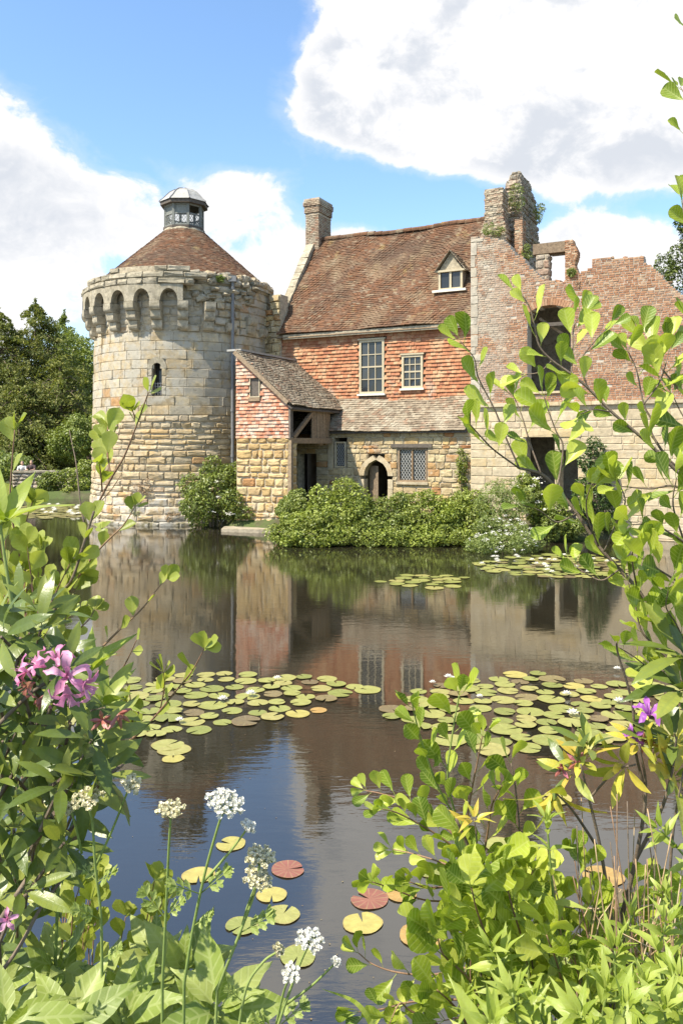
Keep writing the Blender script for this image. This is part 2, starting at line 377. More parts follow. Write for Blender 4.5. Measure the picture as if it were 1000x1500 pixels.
class G:
    def __init__(s):
        s.v, s.f = [], []

    def add(s, vs, fs, mtx=None):
        b = len(s.v)
        if mtx is not None:
            vs = [mtx @ Vector(p) for p in vs]
        s.v.extend([tuple(p) for p in vs])
        s.f.extend([tuple(i + b for i in f) for f in fs])
        return s

    def box(s, x0, x1, y0, y1, z0, z1, mtx=None, j=0.0):
        vs = [(x, y, z) for z in (z0, z1) for y in (y0, y1) for x in (x0, x1)]
        if j:
            vs = [tuple(c + random.uniform(-j, j) for c in p) for p in vs]
        return s.add(vs, [(0, 2, 3, 1), (4, 5, 7, 6), (0, 1, 5, 4), (2, 6, 7, 3), (0, 4, 6, 2), (1, 3, 7, 5)], mtx)

    def bar(s, a, b, w, h=None):
        """square bar from a to b."""
        a, b = Vector(a), Vector(b)
        t = (b - a).normalized()
        up = Vector((0, 0, 1)) if abs(t.z) < .9 else Vector((0, 1, 0))
        x = t.cross(up).normalized()
        y = x.cross(t)
        h = w if h is None else h
        vs = [p + x * (sx * w / 2) + y * (sy * h / 2) for p in (a, b) for sx, sy in ((-1, -1), (1, -1), (1, 1), (-1, 1))]
        return s.add(vs, [(3, 2, 1, 0), (4, 5, 6, 7), (0, 1, 5, 4), (1, 2, 6, 5), (2, 3, 7, 6), (3, 0, 4, 7)])

    def tube(s, pts, rad, n=6, cap=True):
        pts = [Vector(p) for p in pts]
        b = len(s.v)
        x = None
        for i, p in enumerate(pts):
            t = (pts[min(i + 1, len(pts) - 1)] - pts[max(i - 1, 0)])
            t = t.normalized() if t.length > 1e-9 else Vector((0, 0, 1))
            if x is None:
                x = t.cross(Vector((0.3, 1, .2))).normalized()
            else:
                x = (x - t * x.dot(t)).normalized()
            y = t.cross(x)
            r = rad[i] if isinstance(rad, (list, tuple)) else rad
            for k in range(n):
                a = 2 * math.pi * k / n
                s.v.append(tuple(p + (x * math.cos(a) + y * math.sin(a)) * r))
        for i in range(len(pts) - 1):
            for k in range(n):
                k2 = (k + 1) % n
                s.f.append((b + i * n + k, b + i * n + k2, b + (i + 1) * n + k2, b + (i + 1) * n + k))
        if cap:
            s.f.append(tuple(b + k for k in range(n - 1, -1, -1)))
            s.f.append(tuple(b + (len(pts) - 1) * n + k for k in range(n)))
        return s

    def lathe(s, prof, n=24, a0=0.0, a1=2 * math.pi):
        b = len(s.v)
        full = abs(a1 - a0 - 2 * math.pi) < 1e-6
        m = n if full else n + 1
        for r, z in prof:
            for k in range(m):
                a = a0 + (a1 - a0) * k / n
                s.v.append((r * math.sin(a), -r * math.cos(a), z))
        for i in range(len(prof) - 1):
            for k in range(n):
                k2 = (k + 1) % m
                s.f.append((b + i * m + k, b + i * m + k2, b + (i + 1) * m + k2, b + (i + 1) * m + k))
        return s

    def mesh(s, name, smooth=False):
        me = bpy.data.meshes.new(name)
        me.from_pydata(s.v, [], s.f)
        if smooth:
            me.polygons.foreach_set('use_smooth', [True] * len(me.polygons))
        me.update()
        return me

    def obj(s, name, mat, parent=None, smooth=False, stuff=False):
        o = link(name, s.mesh(name, smooth), mat, parent)
        if stuff:
            o['kind'] = 'stuff'
        return o


def tag(o, label, cat, group=None):
    o['label'] = label
    o['category'] = cat
    if group:
        o['group'] = group
    return o


def thing(name, label, cat, loc=(0, 0, 0), rz=0.0, group=None):
    o = bpy.data.objects.new(name, None)
    COL.objects.link(o)
    o.location = loc
    o.rotation_euler = (0, 0, rz)
    o.empty_display_size = .2
    return tag(o, label, cat, group)


def P(px, py, Y):
    return Vector(((px - 500) / FPX * Y, Y, CAMZ - (py - HZN) / FPX * Y))


def on_water(px, py, z=0.0):
    return P(px, py, (CAMZ - z) * FPX / (py - HZN))


# masonry pieces: front face towards local -Y
def stone_geo(w, h, d, r=.03, j=.015, bulge=.03):
    """rough block: tapered sides, worn arris, face that is nearly flat with a few dints."""
    u = random.uniform
    ring = [(-1, -1), (0, -1), (1, -1), (1, 0), (1, 1), (0, 1), (-1, 1), (-1, 0)]
    mx, mz = u(-.25, .25) * w, u(-.2, .2) * h
    tilt, tiltz = u(-1, 1) * bulge * .5, u(-1, 1) * bulge * .5
    o1, o2, o3 = [], [], []
    for x, z in ring:
        c = .55 if x and z else 0
        xx, zz = (x * w / 2 if x else mx) + u(-j, j) * .8, (z * h / 2 if z else mz) + u(-j, j) * .8
        o1.append((xx, .02, zz))
        o2.append((xx - x * r * .25 * (1 + c), -d + r * (.8 + c) + u(-j, j) * .4, zz - z * r * .25 * (1 + c)))
        o3.append((xx - x * r * (1.1 + c), -d + tilt * x + tiltz * z + u(-j, j) * .9, zz - z * r * (1.1 + c)))
    vs = o1 + o2 + o3 + [(mx * .6, -d - bulge * u(.0, .7) + u(-j, j) * .5, mz * .6)]
    fs = []
    for a in range(8):
        b = (a + 1) % 8
        fs += [(a, b, 8 + b, 8 + a), (8 + a, 8 + b, 16 + b, 16 + a), (16 + a, 16 + b, 24)]
    return vs, fs


def brick_geo(w, h, d, r=.006, j=.005):
    u = random.uniform
    dd = d + u(-j, j) * 1.6
    vs = [(sx * (w / 2 - r) + u(-j, j), -dd + u(-j, j), sz * (h / 2 - r) + u(-j, j) * .6) for sx, sz in ((-1, -1), (1, -1), (1, 1), (-1, 1))]
    vs += [(sx * w / 2, 0.01, sz * h / 2) for sx, sz in ((-1, -1), (1, -1), (1, 1), (-1, 1))]
    return vs, [(0, 1, 2, 3), (1, 0, 4, 5), (2, 1, 5, 6), (3, 2, 6, 7), (0, 3, 7, 4)]


def chop(u0, u1, holes):
    iv = [(u0, u1)]
    for a, b in holes:
        nx = []
        for p, q in iv:
            if b <= p or a >= q:
                nx.append((p, q))
            else:
                if a > p:
                    nx.append((p, a))
                if b < q:
                    nx.append((b, q))
        iv = nx
    return [(p, q) for p, q in iv if q - p > 1e-3]


class Masonry:
    """courses of pieces over a core; emit() makes the 300 that show largest separate parts, the rest one stuff part."""

    def __init__(s):
        s.pieces = []

    def put(s, geo, mtx, area):
        s.pieces.append((geo, mtx, area))

    def emit(s, name, mat, parent, root, limit=300, want=None):
        rm = Matrix.Translation(root.location) @ root.rotation_euler.to_matrix().to_4x4()
        sc = []
        for i, (geo, mtx, area) in enumerate(s.pieces):
            wm = rm @ mtx
            p = wm.translation
            nrm = (wm.to_3x3() @ Vector((0, -1, 0))).normalized()
            view = Vector((0, 0, CAMZ)) - p
            dd = view.length
            px = p.x / max(p.y, .1) * FPX + 500
            f = nrm.dot(view) / dd
            q = area * f / (dd * dd)
            if px < -15 or px > 1015:
                q *= .02
            sc.append((q if want is None or want(p, px) else q * .05, i))
        sc.sort(reverse=True)
        top = {i for _, i in sc[:limit]}
        rest = G()
        for i, (geo, mtx, area) in enumerate(s.pieces):
            if i in top:
                me = bpy.data.meshes.new(name)
                me.from_pydata(geo[0], [], geo[1])
                me.materials.append(mat)
                o = link(name, me, None, parent)
                o.matrix_basis = mtx
            else:
                rest.add(geo[0], geo[1], mtx)
        if rest.v:
            rest.obj(name + '_courses', mat, parent, stuff=True)


def wall_flat(mas, core, u0, u1, z0, z1, vface, thick, ch, ln, gap, holes, kind='stone', depth=.05, top=None, rough=1.0, skip=.0, rmax=.018):
    """fills a wall face at v=vface (local y=-vface) with coursed pieces; core gets the joint-level body."""
    z = z0
    while z < z1 - .02:
        h = random.uniform(*ch) if not isinstance(ch, float) else ch
        if z + h > z1 - ch_min(ch) * .5:
            h = z1 - z
        zm = z + h / 2
        hs = holes(zm) if holes else []
        ua, ub = u0, u1
        if top:
            hs = list(hs) + top(z + h * .6)
        for a, b in chop(ua, ub, hs):
            core.box(a, b, -(vface - depth), -(vface - thick), z, z + h)
            u = a
            first = True
            while u < b - 1e-3:
                l = random.uniform(*ln)
                if first and kind == 'brick':
                    l *= random.uniform(.4, 1)
                first = False
                if u + l > b - ln[0] * .55:
                    l = b - u
                if l > ln[1] * 1.5:
                    l *= .5
                w = max(l - gap, .02)
                hh = max(h - gap, .02)
                if random.random() >= skip:
                    if kind == 'stone':
                        geo = stone_geo(w, hh, depth, r=min(rmax, w * .2, hh * .22, depth * .75), j=.014 * rough, bulge=.012 * rough)
                    else:
                        geo = brick_geo(w, hh, depth)
                    mas.put(geo, Matrix.Translation((u + l / 2, -(vface - depth), zm)), w * hh)
                u += l
        z += h


def ch_min(c):
    return c if isinstance(c, float) else c[0]


def tile_plane(g, org, xd, sd, nd, width, length, tw, ex, ok=None, th=.016, wav=None, j=.006, x0=0.0):
    """rows of lapped tiles: org lower left corner, xd along the row, sd up the slope, nd outwards."""
    org, xd, sd, nd = Vector(org), Vector(xd).normalized(), Vector(sd).normalized(), Vector(nd).normalized()
    rows = max(1, int(round(length / ex)))
    ex = length / rows
    u = random.uniform
    for r in range(rows):
        s0 = r * ex
        x = x0 - tw * (.5 if r % 2 else 0) + u(-.02, .02)
        rowj = u(-j, j)
        while x < width:
            a, b = max(x, x0), min(x + tw - .003, width)
            x += tw
            if b - a < .03:
                continue
            if ok and not ok((a + b) / 2, s0 + ex / 2):
                continue
            lift = th * u(.9, 1.5) + u(0, j)
            dz0 = u(-j, j) * .8 + rowj
            off = wav((a + b) / 2, s0) if wav else 0.0
            lo, hi = s0 + dz0, min(s0 + ex * 1.25, length)
            tl = u(-j, j)
            vs = [org + xd * a + sd * lo + nd * (lift + off + tl), org + xd * b + sd * lo + nd * (lift + off - tl),
                  org + xd * b + sd * hi + nd * (th * .25 + off), org + xd * a + sd * hi + nd * (th * .25 + off),
                  org + xd * a + sd * lo + nd * (off - .004), org + xd * b + sd * lo + nd * (off - .004)]
            g.add(vs, [(0, 1, 2, 3), (1, 0, 4, 5), (1, 5, 2), (0, 3, 4)])


# ------------------------------------------------------------------ foliage masses
def sph(n):
    v = rng.normal(size=(n, 3))
    return v / np.linalg.norm(v, axis=1, keepdims=True)


def leaf_quads(C, size, flat=.5, asp=.55, up=None, droop=0.0):
    """(n,3) centres to bent leaf shapes (two quads sharing a midrib)."""
    n = len(C)
    nrm = sph(n)
    if up is not None:
        nrm = nrm * (1 - flat) + up * flat
    nrm /= np.linalg.norm(nrm, axis=1, keepdims=True) + 1e-9
    d = sph(n)
    if droop:
        d[:, 2] -= droop
    d -= nrm * (d * nrm).sum(1, keepdims=True)
    d /= np.linalg.norm(d, axis=1, keepdims=True) + 1e-9
    x = np.cross(d, nrm)
    L = (size * rng.uniform(.6, 1.3, size=n))[:, None]
    W = L * asp
    a = C - d * L * .5
    b = C + d * L * .5 - nrm * L * .12
    m = C + nrm * L * .02
    l = C + x * W * .5 + nrm * W * .18
    r = C - x * W * .5 + nrm * W * .18
    V = np.stack([a, l, b, m, r], 1).reshape(-1, 3)
    base = (np.arange(n) * 5)[:, None]
    Q = np.concatenate([base + np.array([[0, 3, 2, 1]]), base + np.array([[0, 4, 2, 3]])], 0)
    return V, Q


def shell_points(lumps, n):
    """points near the surface of overlapping ellipsoids, denser outside."""
    lumps = np.array(lumps, dtype=float)
    ar = (lumps[:, 3] * lumps[:, 4] + lumps[:, 4] * lumps[:, 5] + lumps[:, 3] * lumps[:, 5])
    idx = rng.choice(len(lumps), size=n, p=ar / ar.sum())
    L = lumps[idx]
    d = sph(n)
    rr = 1 - np.abs(rng.normal(0, .16, n))
    rr = np.where(rng.random(n) < .12, rng.uniform(1.0, 1.18, n), rr)
    p = L[:, :3] + d * L[:, 3:] * rr[:, None]
    inside = np.zeros(n, bool)
    for q in lumps:
        e = (((p - q[:3]) / q[3:]) ** 2).sum(1)
        inside |= e < .42
    return p[~inside], d[~inside]


def bush(name, label, cat, base, lumps, n, size, mat, group=None, stems=5, zmin=.02, flat=.45, asp=.55, flowers=None, sub=.28):
    """plant with a leaf mass and stems. lumps: world ellipsoids (x,y,z,rx,ry,rz), broken up into many smaller leaf clumps."""
    t = thing(name, label, cat, base, 0, group)
    small = []
    for q in lumps:
        q = list(q)
        k = 14
        for d in sph(k):
            f = random.uniform(.62, .95)
            r = random.uniform(.75, 1.25) * sub * min(q[3], q[5]) * 1.5
            small.append((q[0] + d[0] * q[3] * f, q[1] + d[1] * q[4] * f, q[2] + d[2] * q[5] * f, r, r, r * .85))
        small.append((q[0], q[1], q[2], q[3] * .72, q[4] * .72, q[5] * .72))
    C, D = shell_points(small, n)
    keep = C[:, 2] > zmin
    C, D = C[keep], D[keep]
    up = D * .5 + np.array([0, -.25, .8])
    V, Q = leaf_quads(C, size, flat=flat, asp=asp, up=up)
    V = V - np.array(base)
    o = link('foliage', npmesh('foliage', V, Q), mat, t)
    o['kind'] = 'stuff'
    if stems:
        g = G()
        for _ in range(stems):
            q = random.choice(lumps)
            e = Vector((q[0] + random.uniform(-.5, .5) * q[3], q[1] + random.uniform(-.5, .5) * q[4], q[2] + q[5] * .5)) - Vector(base)
            s = Vector((e.x * .4, e.y * .4, 0))
            g.tube([s, s.lerp(e, .5) + Vector((random.uniform(-.08, .08), random.uniform(-.08, .08), 0)), e], [.022, .016, .008], 5)
        g.obj('stem', M['bark'], t)
    if flowers:
        nf, fs, fm, sel = flowers
        F, D2 = shell_points(lumps, nf * 6)
        kk = (F[:, 2] > zmin + .1) & (D2[:, 1] < .35)
        F = F[kk] + D2[kk] * .05
        if sel:
            F = F[np.array([sel(*p) for p in F])]
        F = F[:nf]
        Cs = np.repeat(F, 9, 0) + rng.normal(0, fs * .42, size=(len(F) * 9, 3)) * np.array([1, 1, .5])
        V, Q = leaf_quads(Cs, fs * .55, flat=.8, asp=.9, up=np.array([0, -.3, 1.0]))
        o = link('blossom', npmesh('blossom', V - np.array(base), Q), fm, t)
        o['kind'] = 'stuff'
    return t


# ------------------------------------------------------------------ setting: ground, water
POND = [(-90, 3.3), (-3, 3.2), (0, 3.45), (3, 3.2), (60, 3.4), (60, 27.6), (10.5, 27.2), (7.2, 26.4), (5.9, 25.4), (2.5, 25.1), (-1.0, 25.4), (-2.2, 26.6),
        (-2.45, 28.6), (-4.2, 29.8), (-4.6, 31.2), (-8.0, 32.4), (-10.3, 34.6), (-10.2, 38), (-9.4, 42), (-9.6, 45.4), (-14, 47.3), (-22, 48.4), (-32, 48), (-90, 50)]


def pond_dist(X, Y):
    """signed distance to the pond edge, positive over water."""
    p = np.stack([X, Y], -1)
    dmin = np.full(X.shape, 1e9)
    inside = np.zeros(X.shape, bool)
    k = len(POND)
    for i in range(k):
        a, b = np.array(POND[i], float), np.array(POND[(i + 1) % k], float)
        ab = b - a
        t = np.clip(((p - a) @ ab) / (ab @ ab), 0, 1)
        q = a + t[..., None] * ab
        dmin = np.minimum(dmin, np.linalg.norm(p - q, axis=-1))
        cond = ((a[1] > Y) != (b[1] > Y))
        with np.errstate(divide='ignore', invalid='ignore'):
            xi = (b[0] - a[0]) * (Y - a[1]) / (b[1] - a[1] + 1e-12) + a[0]
        inside ^= cond & (X < xi)
    return np.where(inside, dmin, -dmin)


def ground_z(X, Y):
    X, Y = np.asarray(X, float), np.asarray(Y, float)
    d = pond_dist(X, Y)
    near = Y < 6
    land_far = np.minimum(.42, -d * .8)
    land_near = np.minimum(1.45, -d * .58)
    land = np.where(near, land_near, land_far)
    hill = np.clip((Y - 55) / 200, 0, 1) ** 1.3 * 9
    z = np.where(d > 0, np.maximum(-1.3, -d * .7), land)
    return z + np.where(d > 0, 0, hill) + .05 * np.sin(X * 1.7 + Y) * np.sin(Y * 1.3 - X * .6) * (d < -.2)


def gz(x, y):
    return float(ground_z(np.array([x]), np.array([y]))[0])


def build_ground():
    xs = np.unique(np.concatenate([np.linspace(-1500, -60, 18), np.linspace(-60, -14, 36), np.linspace(-14, 14, 113), np.linspace(14, 60, 36), np.linspace(60, 1500, 18)]))
    ys = np.unique(np.concatenate([np.linspace(-300, -8, 10), np.linspace(-8, 8, 81), np.linspace(8, 24, 20), np.linspace(24, 54, 121), np.linspace(54, 140, 36), np.linspace(140, 2200, 20)]))
    X, Y = np.meshgrid(xs, ys)
    V = np.stack([X, Y, ground_z(X, Y)], -1).reshape(-1, 3)
    nx, ny = len(xs), len(ys)
    i = np.arange(nx - 1)[None, :] + np.arange(ny - 1)[:, None] * nx
    Q = np.stack([i, i + 1, i + 1 + nx, i + nx], -1).reshape(-1, 4)
    me = npmesh('ground', V, Q)
    me.polygons.foreach_set('use_smooth', [True] * len(me.polygons))
    o = link('ground', me, M['earth'])
    o['kind'] = 'structure'


build_ground()
g = G()
g.add([(-90, 2, 0), (70, 2, 0), (70, 52, 0), (-90, 52, 0)], [(0, 1, 2, 3)])
w = g.obj('water', M['water'])
w['kind'] = 'structure'


# ------------------------------------------------------------------ round tower
TY = 35.2
TX = (270 - 500) / FPX * TY
tower = thing('round_tower', 'round stone tower with arched machicolations and a conical tiled roof rising from the moat', 'tower', (TX, TY, 0))


def tz(py, Y):
    return CAMZ - (py - HZN) / FPX * Y


def tth(px, r=4.0):
    """heading on a circle of radius r round the tower axis seen in column px."""
    k = (px - 500) / FPX
    d = Vector((k, 1)).normalized()
    f = Vector((-TX, -TY))
    b = d.dot(f)
    c = f.dot(f) - r * r
    disc = max(0.0, b * b - c)
    t = -b - math.sqrt(disc)
    h = d * t + f
    return math.atan2(h.x, -h.y)


VIEW = math.atan2(-TX, TY)


def trad(z):
    return 3.68 + max(0.0, 7.4 - z) * .022 + (max(0.0, 1.3 - z) ** 1.5) * .10


def build_tower():
    ma, core = Masonry(), G()
    Z1 = 7.45
    SL_T, SL_H = tth(230, 3.72), .20 / 3.73  # arrow slit heading and half angle

    def holes(z):
        if 5.02 < z < 6.02:
            return [(SL_T - SL_H, SL_T + SL_H)]
        if 6.02 <= z < 6.25:
            k = math.sqrt(max(0, 1 - ((z - 6.02) / .23) ** 2))
            return [(SL_T - SL_H * k, SL_T + SL_H * k)]
        return []

    def course(z, h, ln, gap, rough, depth, a0=-R(122), a1=R(122), rad=None, skip=0, prot=None, jl=0, body=True):
        zm = z + h / 2
        r = (rad or trad)(zm)
        surround = [(SL_T - .098, SL_T + .098)] if 4.85 < zm < 6.52 else []
        for a, b in chop(a0, a1, surround):
            t = a
            while t < b - 1e-4:
                l = random.uniform(*ln) / r
                if t + l > b - ln[0] * .5 / r:
                    l = b - t
                w = l * r - gap
                pr = prot(t + l / 2, zm) if prot else 0
                if random.random() >= skip and w > .04:
                    dd = depth + pr + random.uniform(-.012, .02) * rough
                    hh = h - gap + random.uniform(-.025, .01) * rough
                    geo = stone_geo(w, hh, dd, r=min(.026, hh * .2, w * .2, depth * .8) * (.5 + .5 * rough), j=.011 * rough, bulge=.03 * rough)
                    th = t + l / 2
                    m = Matrix.Translation((math.sin(th) * (r - depth), -math.cos(th) * (r - depth), zm + random.uniform(-jl, jl))) @ Matrix.Rotation(th, 4, 'Z') @ Matrix.Rotation(random.uniform(-.02, .02) * rough, 4, 'Y')
                    ma.put(geo, m, w * hh)
                t += l
        n = 72
        if not body:
            return
        for a, b in chop(-math.pi, math.pi, holes(zm)):
            k = max(1, int((b - a) / (2 * math.pi) * n))
            r0, r1 = (rad or trad)(z) - depth, (rad or trad)(z + h) - depth
            g2 = G()
            g2.lathe([(r0, z), (r1, z + h)], k, a, b)
            core.add(g2.v, g2.f)

    z = -.55
    while z < 4.0:
        h = random.uniform(.20, .33) if z > .9 else random.uniform(.24, .38)
        course(z, h, (.26, .8), .016, 1.25, .045, jl=.015)
        z += h
    n = 9
    h = (Z1 - z) / n
    for i in range(n):
        course(z, h, (.48, 1.15), .006, .32, .022)
        z += h
    # behind and right of the corbel ring the wall carries on in broken courses
    z = Z1
    for i in range(7):
        h = .31
        bumpy = lambda t, zz: random.uniform(-.02, .13) if t > VIEW + .05 else 0
        course(z, h, (.4, .95), .010, .8, .03, a0=VIEW + .62, a1=R(122), rad=lambda q: 3.67 + (q - 7.4) * .03, prot=lambda t, zz: .09 if random.random() < .12 else 0, jl=.01)
        course(z, h, (.28, .8), .022, 1.5, .055, a0=-R(122), a1=VIEW + .62, body=False, rad=lambda q: 3.67 + (q - 7.4) * .03, prot=bumpy, jl=.02)
        z += h
    top = z
    wall = core.obj('wall', M['mortar'], tower)
    # rubble rim on the wall head, right side
    for k in range(46):
        th = VIEW + R(6) + k * R(2.6)
        h = random.uniform(.14, .34)
        w = random.uniform(.2, .42)
        geo = stone_geo(w, h, .30, r=.04, j=.035, bulge=.05)
        ma.put(geo, Matrix.Translation((math.sin(th) * 3.50, -math.cos(th) * 3.50, top + h * .35)) @ Matrix.Rotation(th, 4, 'Z') @ Matrix.Rotation(random.uniform(-.2, .2), 4, 'Y'), w * h)
    # slit surround
    for zz, hh in ((5.0, .34), (5.36, .36), (5.74, .30)):
        for sd in (-1, 1):
            th = SL_T + sd * (.051 + .024)
            geo = stone_geo(.17, hh - .012, .06, r=.014, j=.006, bulge=.006)
            ma.put(geo, Matrix.Translation((math.sin(th) * (trad(zz) - .05), -math.cos(th) * (trad(zz) - .05), zz + hh / 2)) @ Matrix.Rotation(th, 4, 'Z'), .05)
    th = SL_T
    g = G()
    fr = Matrix.Translation((math.sin(th) * (trad(6) - .06), -math.cos(th) * (trad(6) - .06), 6.02)) @ Matrix.Rotation(th, 4, 'Z')
    k = 8
    for i in range(k):
        a, b = math.pi * i / k, math.pi * (i + 1) / k
        vs = []
        for y in (-.075, .03):
            for q in (a, b):
                vs.append((math.cos(q) * .205, y, math.sin(q) * .225))
            for q in (b, a):
                vs.append((math.cos(q) * .39, y, math.sin(q) * .47))
        g.add(vs, [(3, 2, 1, 0), (4, 5, 6, 7), (0, 1, 5, 4), (2, 3, 7, 6)], fr)
    g.obj('arch_head', M['ring_stone'], tower)
    # slit: reveal, dark pane, grille
    sl_ = thing('slit_window', '', '')
    for key in ('label', 'category'):
        del sl_[key]
    sl_.parent = tower
    sl_.matrix_basis = Matrix.Translation((math.sin(th) * (trad(5.5) - .05), -math.cos(th) * (trad(5.5) - .05), 0)) @ Matrix.Rotation(th, 4, 'Z')
    g = G()
    g.box(-.21, -.20, 0, .6, 5.0, 6.3).box(.20, .21, 0, .6, 5.0, 6.3).box(-.21, .21, 0, .6, 4.99, 5.0)
    g.obj('reveal', M['ring_stone'], sl_)
    G().box(-.21, .21, .42, .5, 5.0, 6.3).obj('pane', M['glass'], sl_)
    g = G()
    for zz in (5.1, 5.22, 5.34, 5.46):
        g.bar((-.2, .12, zz), (.2, .12, zz), .025)
    for xx in (-.1, 0, .1):
        g.bar((xx, .10, 5.0), (xx, .10, 5.5), .02)
    g.obj('grille', M['iron'], sl_)
    ma.emit('stone', M['tower_stone'], wall, tower, 290, want=lambda p, px: px < 350)

    # corbel ring: 24 bays, kept on the left, broken away on the right
    ring = G()
    N = 24.6
    st = 2 * math.pi / N
    ZB, ZS, ZA, ZT = 7.52, 8.58, 9.04, 9.20
    RO = 4.17
    cor = [tth(268, 4.15) + i * st for i in range(-8, 1)]

    def corbel(th, lv, full=True):
        o = bpy.data.objects.new('corbel', None)
        for i in range(lv):
            z0 = ZB + i * .352
            pr = (.20, .36, .50)[i]
            w = .40
            g = G()
            pts = []
            m = 5
            for q in range(m + 1):  # rounded nose under each step
                a = math.pi / 2 * q / m
                pts.append((-(pr - .16) - .16 * math.sin(a), z0 + .15 - .15 * math.cos(a)))
            pts += [(-pr, z0 + .340), (.1, z0 + .340), (.1, z0)]
            vs = [(x, y + random.uniform(-.006, .006), z) for x in (-w / 2, w / 2) for y, z in pts]
            k = len(pts)
            fs = [tuple(range(k)), tuple(range(2 * k - 1, k - 1, -1))] + [(i2, k + i2, k + (i2 + 1) % k, (i2 + 1) % k) for i2 in range(k)]
            mt = Matrix.Translation((math.sin(th) * 3.70, -math.cos(th) * 3.70, 0)) @ Matrix.Rotation(th + random.uniform(-.012, .012), 4, 'Z')
            c = g.add(vs, fs, mt).obj('corbel', M['ring_stone'], tower)
    for th in cor:
        corbel(th, 3)
    corbel(cor[-1] + st, 3)
    corbel(cor[-1] + 2 * st, 1)
    corbel(cor[-1] + 3 * st, 2)
    corbel(cor[-1] + 4 * st, 1)

    # arches between corbels: face with half-round openings, given thickness
    ri, ro = RO - .30, RO
    def rp(r, t, z):
        return (math.sin(t) * r, -math.cos(t) * r, z)
    for i in range(len(cor) - 1):
        a, b = cor[i], cor[i + 1]
        cw = .20 / RO
        mid, half = (a + b) / 2, st / 2 - cw
        k = 10
        # arch opening curve from left springer to right springer
        arc = [(mid - half * math.cos(math.pi * q / k), ZS + (ZA - ZS) * math.sin(math.pi * q / k)) for q in range(k + 1)]
        xs = [a] + [t for t, _ in arc] + [b]
        zs = [ZS] + [zz for _, zz in arc] + [ZS]
        g = G()
        for r, flip in ((ro, False), (ri, True)):
            for q in range(len(xs) - 1):
                f = [rp(r, xs[q], zs[q]), rp(r, xs[q + 1], zs[q + 1]), rp(r, xs[q + 1], ZT), rp(r, xs[q], ZT)]
                g.add(f, [(0, 1, 2, 3) if not flip else (3, 2, 1, 0)])
        for q in range(len(xs) - 1):
            g.add([rp(ri, xs[q], zs[q]), rp(ri, xs[q + 1], zs[q + 1]), rp(ro, xs[q + 1], zs[q + 1]), rp(ro, xs[q], zs[q])], [(0, 1, 2, 3)])
            g.add([rp(ri, xs[q], ZT), rp(ri, xs[q + 1], ZT), rp(ro, xs[q + 1], ZT), rp(ro, xs[q], ZT)], [(3, 2, 1, 0)])
        for t, fl in ((a, 0), (b, 1)):
            g.add([rp(ri, t, ZS), rp(ro, t, ZS), rp(ro, t, ZT), rp(ri, t, ZT)], [(0, 1, 2, 3) if fl else (3, 2, 1, 0)])
        g.obj('arch', M['ring_stone'], tower)
    # parapet courses on the ring
    pm = Masonry()
    pc = G()
    for ci, (z0, h, a1) in enumerate(((ZT, .25, VIEW + R(5)), (ZT + .25, .24, VIEW + R(12)), (ZT + .49, .20, VIEW + R(3)))):
        a0 = cor[0] if ci == 0 else VIEW + (R(-66) if ci == 1 else R(-43))
        pcore = G()
        pcore.lathe([(ri, z0), (ro - .05, z0), (ro - .05, z0 + h), (ri, z0 + h), (ri, z0)], 24, a0, a1)
        pc.add(pcore.v, pcore.f)
        t = a0
        while t < a1 - .02:
            l = random.uniform(.45, 1.1) / ro
            if t + l > a1 - .06:
                l = a1 - t
            w = l * ro - .02
            hh = h - .02 + (random.uniform(-.07, .05) if ci == 2 else random.uniform(-.02, .01))
            if ci == 2 and random.random() < .22:
                t += l
                continue
            geo = stone_geo(w, hh, .07, r=.022, j=.024, bulge=.03)
            tt = t + l / 2
            pm.put(geo, Matrix.Translation((math.sin(tt) * (ro - .055), -math.cos(tt) * (ro - .055), z0 + h / 2)) @ Matrix.Rotation(tt, 4, 'Z'), w * hh)
            t += l
    # rough hearting where the ring has fallen away
    for k in range(34):
        th = VIEW + R(random.uniform(6, 48))
        zz = random.uniform(8.6, 9.75)
        w, h = random.uniform(.2, .5), random.uniform(.14, .3)
        pm.put(stone_geo(w, h, random.uniform(.16, .36), r=.05, j=.04, bulge=.06), Matrix.Translation((math.sin(th) * 3.64, -math.cos(th) * 3.64, zz)) @ Matrix.Rotation(th, 4, 'Z') @ Matrix.Rotation(random.uniform(-.15, .15), 4, 'Y'), w * h)
    par = pc.obj('parapet', M['mortar'], tower)
    pm.emit('stone', M['ring_stone'], par, tower, 120)

    # wall walk behind the parapet closes the ring from above
    g = G()
    g.lathe([(3.0, ZT + .25), (ri + .02, ZT + .2)], 48)
    g.obj('wall_walk', M['lead'], tower)

    # conical roof of small tiles
    ZA_, ZE = tz(338, TY), 9.86
    R0, R1 = .74, 3.50
    cone = G()
    cone.lathe([(R1, ZE), (R0, ZA_ - .02), (.0, ZA_ - .02)], 48)
    roof = cone.obj('roof', M['roof_tile'], tower)
    tg = G()
    Ls = math.hypot(R1 - R0, ZA_ - ZE)
    rows = int(Ls / .105)
    sd2, nd2 = Vector((-(R1 - R0), 0, ZA_ - ZE)).normalized(), Vector((ZA_ - ZE, 0, R1 - R0)).normalized()
